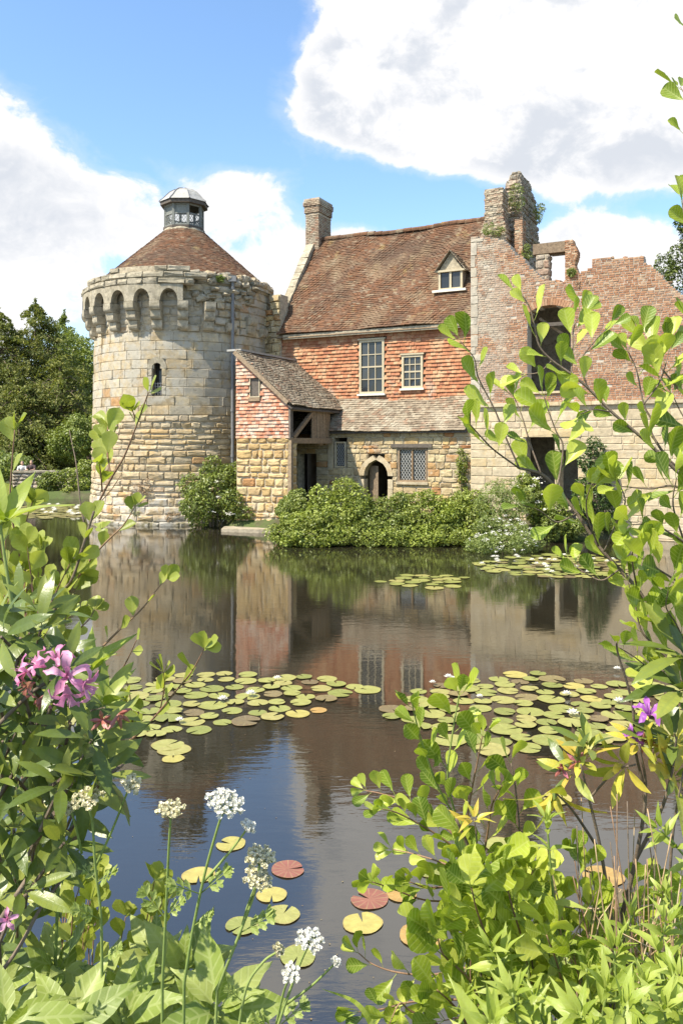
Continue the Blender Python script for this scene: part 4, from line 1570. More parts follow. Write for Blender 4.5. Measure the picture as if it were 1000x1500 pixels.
    while x < -1.2:
        w_ = random.uniform(.16, .26)
        g = G()
        g.box(u1 - .07, u1 - .03, x, x + w_ - .015, zp - .02 - random.uniform(0, .25), zb - .2, j=.012)
        g.obj('plank', M['timber'], wing)
        x += w_
    # left wall towards the tower and a boarded loft floor
    g = G()
    g.box(u0, u0 + .25, -VF + .5, .2, -.2, za - .25)
    g.obj('side_wall', M['plaster'], wing)
    G().box(u0 + .25, u1 - .12, -VF + .5, -1.05, zp - .06, zp - .01).obj('loft_floor', M['dark_timber'], wing)
    # lead flashing up against the tower
    G().box(u0 - .5, u0 + .12, -VF + .15, .1, za2 - .02, za2 + .05).obj('flashing', M['lead'], wing)


build_wing()

# ------------------------------------------------------------------ ruined range on the right
ruin = hroot('ruined_range', 'roofless ruined brick and stone wall with jagged top and empty window openings', 'ruin')
RV = 1.18


def build_ruin():
    prof = [(689, 348), (712, 347), (738, 352), (745, 360), (753, 372), (765, 378), (775, 392), (788, 401), (793, 409), (806, 412), (846, 410), (850, 397), (866, 393), (869, 379), (940, 375), (944, 386), (955, 390), (968, 404), (985, 420), (1000, 432), (1080, 456), (1250, 480)]
    pu = [(HU(px, RV), HZ(px, py, RV)) for px, py in prof]
    UA, UB = pu[0][0], pu[-1][0]

    def ztop(u):
        for (a, za), (b, zb) in zip(pu[:-1], pu[1:]):
            if a <= u <= b:
                return za + (zb - za) * (u - a) / max(b - a, 1e-6)
        return pu[-1][1]
    W = (HU(772, RV), HU(835.5, RV), HZ(803, 573, RV), HZ(803, 458, RV))
    rise = HZ(803, 447, RV) - W[3]
    Dm = (HU(770, RV), HU(812, RV), .25, HZ(790, 640, RV))
    D2 = (HU(819, RV), HU(846, RV), .25, HZ(832, 660, RV))
    ZL = HZ(760, 590, RV)

    def holes(z):
        h = []
        if W[2] < z < W[3] + rise:
            k = 1 if z < W[3] else math.sqrt(max(0, 1 - (z - W[3]) / rise))
            m = (W[0] + W[1]) / 2
            h.append((m - (W[1] - W[0]) / 2 * k, m + (W[1] - W[0]) / 2 * k))
        if z < Dm[3]:
            h.append(Dm[:2])
        if z < D2[3]:
            h.append(D2[:2])
        return h

    def top(z):
        out, us = [], np.linspace(UA, UB, 160)
        bad = [ztop(u) < z for u in us]
        i = 0
        while i < len(us):
            if bad[i]:
                k = i
                while k + 1 < len(us) and bad[k + 1]:
                    k += 1
                out.append((us[i] - .02 if i else UA - 1, us[k] + .02 if k + 1 < len(us) else UB + 1))
                i = k
            i += 1
        return out
    # stone lower part
    ma, core = Masonry(), G()
    wall_flat(ma, core, UA, UB, -.2, ZL - .13, RV, .65, (.2, .36), (.35, 1.0), .007, holes, depth=.022, rough=.55)
    lw = core.obj('stone_wall', M['mortar'], ruin)
    ma.emit('stone', M['ashlar'], lw, ruin, 220)
    ma, core = Masonry(), G()
    u = UA
    while u < UB:
        l = min(random.uniform(.7, 1.2), UB - u)
        if l < .1:
            break
        g = G()
        g.box(u + .006, u + l - .006, -RV - .09, -RV + .5, ZL - .128, ZL - .002, j=.006)
        g.obj('string_course', M['ashlar'], ruin)
        u += l
    # pale stone strip at the left corner
    q = Masonry()
    qc = G()
    z = ZL
    uq = HU(713, RV)
    while z < 10.3:
        h = random.uniform(.22, .5)
        w = random.uniform(.16, .30) if random.random() < .6 else random.uniform(.34, .5)
        h = min(h, 10.42 - z)
        q.put(stone_geo(w, h - .012, .065, r=.012, j=.006, bulge=.006), T((UA + w / 2, -RV + .05, z + h / 2)), w * h)
        z += h
    # brick upper part
    wall_flat(ma, core, UA, UB, ZL, 12.0, RV, .6, .0755, (.10, .225), .011, holes, kind='brick', depth=.014, top=top, skip=.012)
    bw = core.obj('brick_wall', M['mortar_brick'], ruin)
    ma.emit('brick', M['brick'], bw, ruin, 300)
    q.emit('quoin_stone', M['grey_ashlar'], bw, ruin, 60)
    # segmental brick arch over the window
    m = (W[0] + W[1]) / 2
    hw = (W[1] - W[0]) / 2 + .02
    rad = (hw * hw + rise * rise) / (2 * rise)
    cz = W[3] + rise - rad
    amax = math.asin(min(1, hw / rad))
    n = 19
    for i in range(n):
        a0, a1 = -amax + 2 * amax * (i + .06) / n, -amax + 2 * amax * (i + .94) / n
        vs = [(m + r * math.sin(a), y, cz + r * math.cos(a)) for y in (-RV - .022 + random.uniform(-.006, .006), -RV + .5) for r, a in ((rad, a0), (rad, a1), (rad + .23, a1), (rad + .23, a0))]
        G().add(vs, [(0, 1, 2, 3), (7, 6, 5, 4), (0, 4, 5, 1), (1, 5, 6, 2), (2, 6, 7, 3), (3, 7, 4, 0)]).obj('arch_brick', M['brick'], ruin)
    G().box(W[0] - .08, W[1] + .1, -RV - .06, -RV + .5, W[2] - .08, W[2] - .004, j=.01).obj('window_sill', M['ashlar'], ruin)
    G().box(W[0] + .02, W[1] - .02, -RV + .28, -RV + .36, W[3] - .42, W[3] - .30).obj('window_bar', M['dark_timber'], ruin)
    G().bar((W[0] + .3, -RV + .5, W[3] - .1), (W[1] - .3, -RV + .7, W[3] - .75), .09).obj('fallen_timber', M['timber'], ruin)
    G().box(Dm[0] - .1, D2[1] + .1, -RV - .03, -RV + .5, Dm[3] + .004, Dm[3] + .22, j=.01).obj('lintel', M['ashlar'], ruin)
    # back wall and floors behind; unseen ceiling slab added to keep the openings dark
    g = G()
    UB = min(UB, 14.3)
    g.box(UA + .2, UB, 2.0, 2.5, -.2, 8.7).box(UA, UA + .2, -RV + .6, 2.0, -.2, 9.0).box(UA + .2, UB, -RV + .6, 2.0, 8.45, 8.7).box(UA + .2, UB, -RV + .6, 2.0, ZL - .3, ZL - .05).box(UA + .2, UB, -RV + .6, 2.0, -.2, .22)
    g.obj('inner_wall', M['rubble'], ruin)
    # broken gable stack: pier, tall lump, window fragment
    def lump(pts_front, v0, v1, name, mat, taper=0.0, rough=.05):
        """solid from a (px,py) outline on plane v0 going back to v1."""
        g = G()
        F_ = [(HU(px, v0), -v0, HZ(px, py, v0)) for px, py in pts_front]
        B_ = [(u * 1 + taper * (.5 - i / len(F_)) * 0, -v1, z) for i, (u, y, z) in enumerate(F_)]
        n = len(F_)
        g.add(F_ + B_, [tuple(range(n))[::-1], tuple(range(n, 2 * n))] + [(i, (i + 1) % n, n + (i + 1) % n, n + i) for i in range(n)])
        me = g.mesh(name)
        o = link(name, me, mat, ruin)
        return o

    def stone_clad(px0, px1, py0, py1, v, side=None, kind='stone'):
        pass
    # masonry built up in courses: each gets (u range by height) and depth
    def stack(name, mat, v0, v1, span, z0, z1, kind, ch, ln, gap, depth, rough):
        ma, core = Masonry(), G()
        z = z0
        while z < z1 - .03:
            h = ch if isinstance(ch, float) else random.uniform(*ch)
            h = min(h, z1 - z)
            a, b, f, bk = span(z + h / 2)
            core.box(a + depth, b - depth, -f + depth, -bk, z, z + h)
            for side in (0, 1, 2):
                p, e = (a, b) if side == 0 else (-f, -bk)
                x = p
                while x < e - .02:
                    l = random.uniform(*ln)
                    if x + l > e - ln[0] * .6:
                        l = e - x
                    w = max(.03, l - gap)
                    geo = stone_geo(w, h - gap, depth, r=min(.03, w * .2, h * .2), j=.014 * rough, bulge=.02 * rough) if kind == 'stone' else brick_geo(w, h - gap, depth, j=.006 * rough)
                    if side == 0:
                        mt = T((x + l / 2, -f + depth, z + h / 2))
                    elif side == 1:
                        mt = T((b - depth, x + l / 2, z + h / 2)) @ Matrix.Rotation(R(90), 4, 'Z')
                    else:
                        mt = T((a + depth, x + l / 2, z + h / 2)) @ Matrix.Rotation(R(-90), 4, 'Z')
                    ma.put(geo, mt, w * h)
                    x += l
            z += h
        c = core.obj(name, M['mortar'], ruin)
        ma.emit('brick' if kind == 'brick' else 'stone', mat, c, ruin, 90)
        return c
    va = -.9
    a0, a1 = HU(709, va), HU(736, va)
    a0b, a1b = HU(704, va), HU(742, va)
    zA0, zA1 = 9.2, HZ(720, 276, va)
    zm = HZ(720, 318, va)
    stack('gable_pier', M['grey_brick'], va, va - .75, lambda z: (a0 + (0 if z > zm else (a0b - a0) * min(1, (zm - z) / .5)) + random.uniform(-.03, .03), a1 + (0 if z > zm else (a1b - a1) * min(1, (zm - z) / .7)) + random.uniform(-.03, .03), va + random.uniform(-.02, .03), va - .75), zA0, zA1, 'brick', .0755, (.1, .225), .012, .016, 2.0)
    vb = -2.1
    b0, b1, b2 = HU(739, vb), HU(764, vb), HU(752, vb)
    zB1, zBm = HZ(755, 254, vb), HZ(755, 300, vb)

    def spanB(z):
        f = max(0, min(1, (zB1 - z) / (zB1 - 9.0)))
        wob = .10 * math.sin(z * 5.1) + random.uniform(-.06, .06)
        topn = max(0, 1 - (zB1 - z) / .5)
        return (b0 + .15 * topn + wob * .5 - .1 * f, b1 - .12 * topn + wob * .4 + .12 * f, vb + .25 * f + wob * .3 - .2 * topn, vb - 2.3 - .8 * f + .35 * topn + wob)
    stack('gable_stack', M['rubble'], vb, vb - 1.3, spanB, 8.4, zB1 + .15, 'stone', (.14, .26), (.2, .5), .022, .07, 2.4)
    # slender brick strip between
    vs_ = -1.2
    s0, s1 = HU(753, vs_), HU(765, vs_)
    stack('brick_strip', M['brick'], vs_, vs_ - .5, lambda z: (s0, s1, vs_, vs_ - .5), 8.4, HZ(758, 321, vs_), 'brick', .0755, (.1, .2), .012, .014, 1.5)
    # window fragment
    vw = -1.0
    j0, j1 = HU(792, vw), HU(804, vw)
    p0, p1 = HU(827, vw), HU(841, vw)
    zl0, zl1, zw0 = HZ(812, 370, vw), HZ(812, 354, vw), 8.6
    stack('window_jamb', M['rubble'], vw, vw - .5, lambda z: (j0 - .2, j1, vw, vw - .5), zw0, zl0, 'stone', (.2, .35), (.25, .4), .014, .04, .8)
    stack('window_pier', M['brick'], vw, vw - .55, lambda z: (p0 - .12 * 0, p1 + .06 * math.sin(z * 7) + max(0, 10.6 - z) * .08, vw, vw - .55), zw0, zl1 + .02, 'brick', .0755, (.1, .2), .012, .014, 1.5)
    g = G()
    g.box(j0 - .3, p0 - .003, -vw + .02, -vw + .5, zl0 + .003, zl1, j=.01)
    g.box(j1 + .05, p0 - .01, -vw + .2, -vw + .3, zl0 - .07, zl0 - .004)
    g.obj('window_lintel', M['timber'], ruin)
    # ragged loose bricks along the wall head
    g = G()
    for (a, za), (b, zb) in zip(pu[:-2], pu[1:-1]):
        n = max(1, int((b - a) / .16))
        for i in range(n):
            if random.random() < .45:
                f = (i + random.random()) / n
                geo = brick_geo(random.uniform(.1, .22), random.uniform(.05, .1), .2, j=.012)
                g.add(geo[0], geo[1], T((a + (b - a) * f, -RV + .28, za + (zb - za) * f + .01)) @ Matrix.Rotation(random.uniform(-.3, .3), 4, 'Y') @ Matrix.Rotation(random.uniform(-.4, .4), 4, 'Z'))
    g.obj('loose_brick', M['brick'], ruin, stuff=True)


build_ruin()


# ------------------------------------------------------------------ plants round the castle
def lump(px, py, Y, wpx, hpx, depth=None):
    """ellipsoid seen centred at (px,py) with half sizes in picture units at distance Y."""
    p = P(px, py, Y)
    rx, rz = wpx / FPX * Y, hpx / FPX * Y
    return (p.x, p.y, p.z, rx, depth or rx, rz)


def build_bank_plants():
    B = lambda px, Y: (P(px, 700, Y).x, Y, 0.05)
    grp = 'leafy shrubs along the moat bank'
    bush('round_shrub', 'rounded green shrub with a few white blooms growing at the foot of the tower', 'shrub', B(318, 30.4),
         [lump(318, 722, 30.6, 48, 42), lump(290, 742, 30.4, 30, 32), lump(345, 744, 30.2, 30, 30), lump(322, 700, 30.8, 34, 26)], 15000, .12, M['dark_leaf'],
         flowers=(16, .12, M['white_petal'], lambda x, y, z: x > -4.75 and z < 1.9))
    specs = [
        (452, 765, 25.6, 52, 32, 'low leafy shrub hanging over the water at the left end of the bank'),
        (430, 738, 28.0, 22, 26, 'slim leafy shrub growing under the open timber porch'),
        (500, 745, 26.2, 52, 44, 'tall leafy shrub growing in front of the small leaded window'),
        (560, 752, 26.0, 46, 42, 'leafy shrub growing in front of the pointed doorway'),
        (622, 752, 26.0, 46, 38, 'leafy shrub growing under the wide leaded casement'),
        (678, 750, 26.2, 42, 40, 'leafy shrub growing where the house meets the ruined wall'),
    ]
    for px, py, Y, w, h, lab in specs:
        ls = [lump(px, py + 4, Y, w * .9, h * .92, .95), lump(px - w * .5, py + 10, Y - .2, w * .5, h * .72, .8), lump(px + w * .5, py + 10, Y - .2, w * .5, h * .72, .8), lump(px + 4, py + 26, Y - .75, w * .9, h * .52, .7)]
        bush('leafy_shrub', lab, 'shrub', B(px, Y), ls, 17000, .095, M['dark_leaf' if lab.startswith('slim') or 'doorway' in lab else 'hedge_leaf'], group=grp, stems=6)
    sk = [lump(px, 786 + random.uniform(-4, 4), 24.9, 26, 15, .6) for px in range(412, 700, 22)]
    bush('trailing_plants', 'continuous low fringe of fine green growth trailing into the water below the shrubs', 'plant', B(560, 25.3), sk, 22000, .075, M['hedge_leaf'], sub=.36)
    bush('flowering_clump', 'low pale green water plants covered in tiny white flowers at the bank corner', 'plant', B(735, 24.2),
         [lump(735, 797, 23.6, 52, 19, 1.0), lump(705, 800, 23.4, 26, 14, .7), lump(770, 797, 23.7, 22, 16, .7), lump(735, 778, 24.6, 42, 20, .9)], 11000, .085, M['pale_leaf'], sub=.34, asp=.4,
         flowers=(110, .065, M['white_petal'], lambda x, y, z: z < 1.0))
    bush('tall_weeds', 'tall pale yellow green weeds growing behind the white flowering clump', 'plant', B(735, 26.0),
         [lump(730, 745, 25.6, 34, 34, .8), lump(752, 735, 25.9, 26, 30, .7), lump(712, 752, 25.5, 22, 28, .6)], 8000, .13, M['pale_leaf'], asp=.22, sub=.34)
    bush('elder_bush', 'bush with small white flower heads growing at the ruin doorway', 'shrub', B(780, 26.8),
         [lump(776, 725, 26.6, 20, 30, .6), lump(790, 745, 26.4, 18, 26, .6)], 6000, .10, M['hedge_leaf'], flowers=(22, .13, M['white_petal'], None))
    bush('dark_bush', 'dark green bush hanging over the water right of the flowering clump', 'shrub', B(812, 26.3),
         [lump(812, 765, 26.0, 28, 24, .7), lump(835, 772, 26.2, 22, 18, .6)], 6000, .10, M['dark_leaf'])
    bush('ivy_column', 'tall column of dark ivy climbing the ruined stone wall', 'ivy', B(870, 27.0),
         [lump(872, 668, 27.0, 17, 32, .3), lump(868, 700, 26.9, 20, 34, .35), lump(866, 740, 26.8, 24, 34, .4)], 10000, .095, M['ivy_leaf'], sub=.4)
    bush('low_growth', 'mixed low growth trailing over the rough stones at the water edge', 'plant', B(925, 26.8),
         [lump(898, 772, 26.7, 16, 12, .4), lump(945, 760, 26.9, 20, 12, .4), lump(1010, 768, 26.6, 24, 18, .5)], 5000, .09, M['hedge_leaf'], stems=0)
    bush('creeper', 'narrow green creeper climbing the joint between house and ruin', 'creeper', (HW(8.25, 1.05, .3).x, HW(8.25, 1.05).y, .3),
         [tuple(HW(8.27, 1.12, z)) + (.16, .1, .42) for z in (.9, 1.5, 2.1, 2.6)], 2600, .08, M['hedge_leaf'], sub=.5)
    # tufts rooted in masonry
    for px, py, v, w, h, lab, m in (
        (757, 290, -2.0, 15, 24, 'bright plant tuft growing high on the broken gable stack', 'pale_leaf'),
        (724, 338, -.75, 20, 11, 'yellow green tuft growing on the ledge below the broken pier', 'pale_leaf'),
        (772, 372, -1.4, 9, 14, 'small tuft growing at the foot of the gable stack', 'pale_leaf'),
        (790, 312, -3.3, 9, 20, 'wispy tuft growing from the back edge of the gable stack', 'hedge_leaf'),
        (838, 400, -.9, 7, 9, 'little tuft growing beside the empty upper window pier', 'pale_leaf'),
        (857, 420, .9, 15, 9, 'brownish tuft growing on top of the red brick wall', 'dry'),
    ):
        u = HU(px, v)
        c = HW(u, v + .1, HZ(px, py, v))
        s = 27.5 / FPX
        bush('wall_tuft', lab, 'plant', (c.x, c.y, c.z - h * s), [(c.x, c.y, c.z, w * s, .22, h * s)], 700, .10, M[m], group='plants rooted in the ruined walls', asp=.25, stems=2, zmin=-1)
    for px, py, w, h, lab, m in ((201, 742, 12, 16, 'fern tuft growing at the waterline of the tower', 'pale_leaf'), (211, 712, 13, 14, 'dry tuft growing from the tower stones above the fern', 'dry'),
                                 (250, 758, 12, 10, 'dry tuft growing at the tower foot beside the round shrub', 'dry'), (322, 408, 9, 5, 'grassy tuft growing on the broken tower rim', 'pale_leaf')):
        rr = trad(1.0) if py > 500 else 3.85
        th = tth(px, rr)
        x, y = TX + math.sin(th) * rr, TY - math.cos(th) * rr
        z = tz(py, y)
        s = y / FPX
        bush('wall_tuft', lab, 'plant', (x, y, z - .2), [(x, y, z, w * s, .15, h * s)], 500, .15, M[m], group='plants rooted in the tower', asp=.16, stems=1, zmin=-.2)
    # flat landing slab and rough bank stones
    g = G()
    a, b = on_water(324, 779), on_water(398, 781)
    g.add([(a.x, a.y, -.1), (b.x, b.y - .1, -.1), (b.x + .3, b.y + 1.1, -.1), (a.x, a.y + .8, -.1), (a.x, a.y, .10), (b.x, b.y - .1, .14), (b.x + .3, b.y + 1.1, .16), (a.x, a.y + .8, .12)],
          [(3, 2, 1, 0), (4, 5, 6, 7), (0, 1, 5, 4), (1, 2, 6, 5), (2, 3, 7, 6), (3, 0, 4, 7)])
    tag(g.obj('stone_slab', M['slab']), 'flat stone slab lying at the water edge below the small wing', 'slab')
    t = thing('bank_wall', 'low rough stone revetment at the water edge under the ruin', 'wall', (9.6, 27.1, 0))
    ma, core = Masonry(), G()
    core.box(-2.6, 20, .12, .6, -.4, .95)
    for r in range(5):
        x = -2.6
        while x < 8:
            w = random.uniform(.3, .7)
            h = random.uniform(.2, .3)
            ma.put(stone_geo(w - .03, h, random.uniform(.1, .3), r=.06, j=.045, bulge=.06), T((x + w / 2, .2 - r * .02, -.1 + r * .25)), w * h)
            x += w
    c = core.obj('core', M['earth'], t)
    ma.emit('stone', M['boulder'], c, t, 60)


build_bank_plants()


# ------------------------------------------------------------------ trees
def conifer(name, label, base, h, r, n, size, mat, group=None, lean=0, droop=.5, tip=1.0):
    t = thing(name, label, 'tree', base, 0, group)
    nb = int(60 + h * 9)
    C = []
    br = G()
    for i in range(nb):
        f = ((i + random.random()) / nb) ** .82
        z = h * (.05 + .93 * f)
        rad = r * (1 - f ** 2.0) ** .8 * random.uniform(.55, 1.15) + .25
        a = random.uniform(0, 2 * math.pi)
        k = int(n / nb * (.25 + 1.5 * (1 - f)))
        s = rng.random(k) ** .62
        side = rng.normal(0, 1, k) * rad * .20 * (1.05 - .75 * s)
        x = s * rad
        zz = z + .16 * rad * s - droop * rad * s * s * .7 + rng.normal(0, .06 + .03 * rad, k) - np.abs(side) * .3
        C.append(np.stack([x * math.cos(a) - side * math.sin(a), x * math.sin(a) + side * math.cos(a), zz], -1))
        if f < .8:
            br.tube([(0, 0, z - .05 * rad), (math.cos(a) * rad * .45, math.sin(a) * rad * .45, z + .05 * rad), (math.cos(a) * rad * .85, math.sin(a) * rad * .85, z - droop * rad * .35)], [.06, .04, .015], 4, cap=False)
    k = 120
    C.append(np.stack([rng.normal(0, .06, k), rng.normal(0, .06, k), h * (.9 + .12 * rng.random(k))], -1))
    C = np.concatenate(C)
    C = C[C[:, 2] > .25]
    D = C / (np.linalg.norm(C, axis=1, keepdims=True) + 1e-6)
    D[:, 2] = .7
    V, Q = leaf_quads(C, size, flat=.5, asp=.38, up=D, droop=.5)
    o = link('crown', npmesh('crown', V, Q), mat, t)
    o['kind'] = 'stuff'
    G().tube([(0, 0, -.6), (.05, 0, h * .4), (0, 0, h * .97)], [.05 * r + .12, .03 * r + .08, .03], 8).obj('trunk', M['bark'], t)
    br.obj('branch', M['bark'], t, stuff=True)
    return t


def broadleaf(name, label, base, h, r, n, size, mat, group=None):
    t = thing(name, label, 'tree', base, 0, group)
    lumps = []
    for i in range(34):
        d = sph(1)[0]
        q = random.uniform(.45, .95)
        c = np.array([d[0] * r * q, d[1] * r * q, h * .58 + d[2] * h * .36 * q])
        s = random.uniform(.22, .36) * r
        lumps.append((c[0], c[1], c[2], s, s, s * .8))
    C, D = shell_points(lumps, n)
    keep = C[:, 2] > h * .1
    C, D = C[keep], D[keep]
    V, Q = leaf_quads(C, size, flat=.5, asp=.6, up=D * .6 + np.array([0, 0, .7]))
    o = link('crown', npmesh('crown', V, Q), mat, t)
    o['kind'] = 'stuff'
    G().tube([(0, 0, -.5), (.1, 0, h * .3), (0, 0, h * .7)], [.3, .24, .1], 8).obj('trunk', M['bark'], t)
    g = G()
    for L in lumps[:12]:
        g.tube([(0, 0, h * .3), (L[0] * .5, L[1] * .5, h * .3 + (L[2] - h * .3) * .6), L[:3]], [.12, .08, .03], 5, cap=False)
    g.obj('limb', M['bark'], t, stuff=True)
    return t


def build_trees():
    grp = 'trees on the far side of the moat'
    def at(px, Y):
        x = P(px, 0, Y).x
        return (x, Y, gz(x, Y) - .1)

    def hh(py, Y):
        return CAMZ + (HZN - py) / FPX * Y - .4
    conifer('conifer', 'tallest conifer with a thin spiky tip behind the far wall', at(52, 72), hh(446, 72), 6.2, 38000, .30, M['conifer'], grp)
    conifer('conifer', 'broad olive green conifer at the left picture edge behind the far wall', at(-2, 70), hh(458, 70), 7.0, 38000, .30, M['conifer'], grp)
    conifer('conifer', 'smaller dense conifer standing in front of the tallest one', at(88, 66), hh(515, 66), 4.6, 24000, .28, M['conifer'], grp)
    conifer('conifer', 'low drooping conifer between the tallest tree and the left edge', at(28, 64), hh(545, 64), 5.0, 22000, .28, M['conifer'], grp)
    conifer('conifer', 'slender pale conifer rising right behind the tallest one', at(95, 86), hh(468, 86), 4.6, 20000, .30, M['broadleaf'], grp)
    broadleaf('leafy_tree', 'rounded bright green tree close beside the tower edge', at(124, 78), hh(472, 78), 5.4, 30000, .24, M['broadleaf'], grp)
    broadleaf('leafy_tree', 'low bright green tree under the conifers beside the tower', at(128, 62), hh(600, 62), 2.6, 14000, .2, M['broadleaf'], grp)
    side_labels = ['first', 'second', 'third', 'fourth', 'fifth', 'sixth']
    for k, (px, Y, py) in enumerate(((-90, 74, 455), (-170, 78, 470), (-260, 80, 460), (-360, 76, 480), (-480, 84, 470), (-640, 90, 480))):
        conifer('conifer', side_labels[k] + ' conifer of the row running on beyond the left edge', at(px, Y), hh(py, Y), 5.0, 7000, .55, M['conifer'], grp)
    # clipped evergreen rising behind the ruin
    y = 36.5
    b = at(1008, y)
    t = thing('evergreen', 'dense dark evergreen rising behind the right end of the ruined wall', 'tree', b)
    top = hh(285, y)
    lumps = []
    for k in range(70):
        f = random.random() ** .8
        rad = 2.5 * (1 - f ** 2.2) ** .6
        a = random.uniform(0, 6.28)
        q = rad * random.uniform(.45, .9)
        s_ = random.uniform(.45, .8) * (1.15 - .5 * f)
        lumps.append((b[0] + math.cos(a) * q, b[1] + math.sin(a) * q, b[2] + .6 + f * (top - 1.2), s_, s_, s_ * 1.5))
    C, D = shell_points(lumps, 60000)
    V, Q = leaf_quads(C, .17, flat=.5, asp=.4, up=D * .6 + np.array([0, 0, .8]))
    o = link('crown', npmesh('crown', V - np.array(b), Q), M['yew'], t)
    o['kind'] = 'stuff'
    G().tube([(0, 0, -.5), (0, 0, top * .5), (0, 0, top * .9)], [.3, .2, .05], 8).obj('trunk', M['bark'], t)
    broadleaf('leafy_tree', 'leafy tree behind the ruin outside the right edge', at(1130, 44), 12.0, 4.5, 7000, .34, M['broadleaf'], grp)
    # far woods as one mass
    C = []
    for i in range(130):
        x = -170 + i * 3.0 + random.uniform(-2, 2)
        yy = 120 + random.uniform(-8, 20)
        h = random.uniform(8, 13)
        d = sph(420)
        C.append(np.stack([x + d[:, 0] * 4, yy + d[:, 1] * 4, gz(x, yy) + h * .5 + d[:, 2] * h * .5], -1))
    C = np.concatenate(C)
    V, Q = leaf_quads(C, 1.1, flat=.4, asp=.6, up=np.array([0, -.3, .8]))
    o = link('far_woods', npmesh('far_woods', V, Q), M['broadleaf'])
    o['kind'] = 'stuff'
    tag(o, 'distant belt of woodland beyond the castle grounds', 'wood')
    # far bank: low wall, shrubs, visitors
    t = thing('garden_wall', 'low grey rubble wall with pale coping across the far water', 'wall', (0, 0, 0))
    ma, core = Masonry(), G()
    Y = 50.5
    x0, x1 = P(18, 0, Y).x, P(112, 0, Y).x
    core.box(x0, x1, Y + .05, Y + .5, -.2, 1.42)
    z = -.1
    while z < 1.35:
        h = random.uniform(.2, .3)
        x = x0
        while x < x1 - .1:
            w = min(random.uniform(.3, .7), x1 - x)
            ma.put(stone_geo(w - .04, h - .04, .08, r=.04, j=.03, bulge=.03), T((x + w / 2, Y + .05, z + h / 2)), w * h)
            x += w
        z += h
    c = core.obj('core', M['mortar'], t)
    ma.emit('stone', M['boulder'], c, t, 150)
    x = x0
    while x < x1:
        w = random.uniform(.8, 1.3)
        G().box(x, min(x + w - .02, x1), Y - .08, Y + .58, 1.43, 1.56, j=.012).obj('coping_stone', M['ring_stone'], t)
        x += w
    Bf = lambda px, Y: (P(px, 0, Y).x, Y, .1)
    bush('far_shrub', 'dark green shrub hanging over the far water in front of the low wall', 'shrub', Bf(72, 49), [lump(72, 712, 49.2, 18, 20, .9), lump(60, 722, 48.8, 14, 13, .7)], 5000, .17, M['dark_leaf'])
    bush('far_shrub', 'light green shrub on the far bank close beside the tower', 'shrub', Bf(108, 49), [lump(108, 706, 49.0, 22, 24, 1.0), lump(122, 700, 49.4, 18, 26, .9), lump(104, 725, 48.4, 20, 12, .6)], 6500, .16, M['hedge_leaf'])
    bush('far_shrub', 'small dark shrub at the waterline below the left end of the low wall', 'shrub', Bf(28, 49.2), [lump(28, 724, 49.4, 13, 13, .6)], 2500, .16, M['dark_leaf'])
    bush('far_shrub', 'pale yellow green bush behind the far wall at the left edge', 'shrub', Bf(22, 55), [lump(20, 678, 55, 26, 20, 1.6), lump(-10, 684, 56, 30, 24, 1.8)], 6000, .2, M['pale_leaf'])
    bush('far_shrub', 'grassy bright shrub at the far left water edge', 'shrub', Bf(-8, 49), [lump(-10, 705, 49, 22, 26, 1.0)], 4000, .18, M['hedge_leaf'])


build_trees()


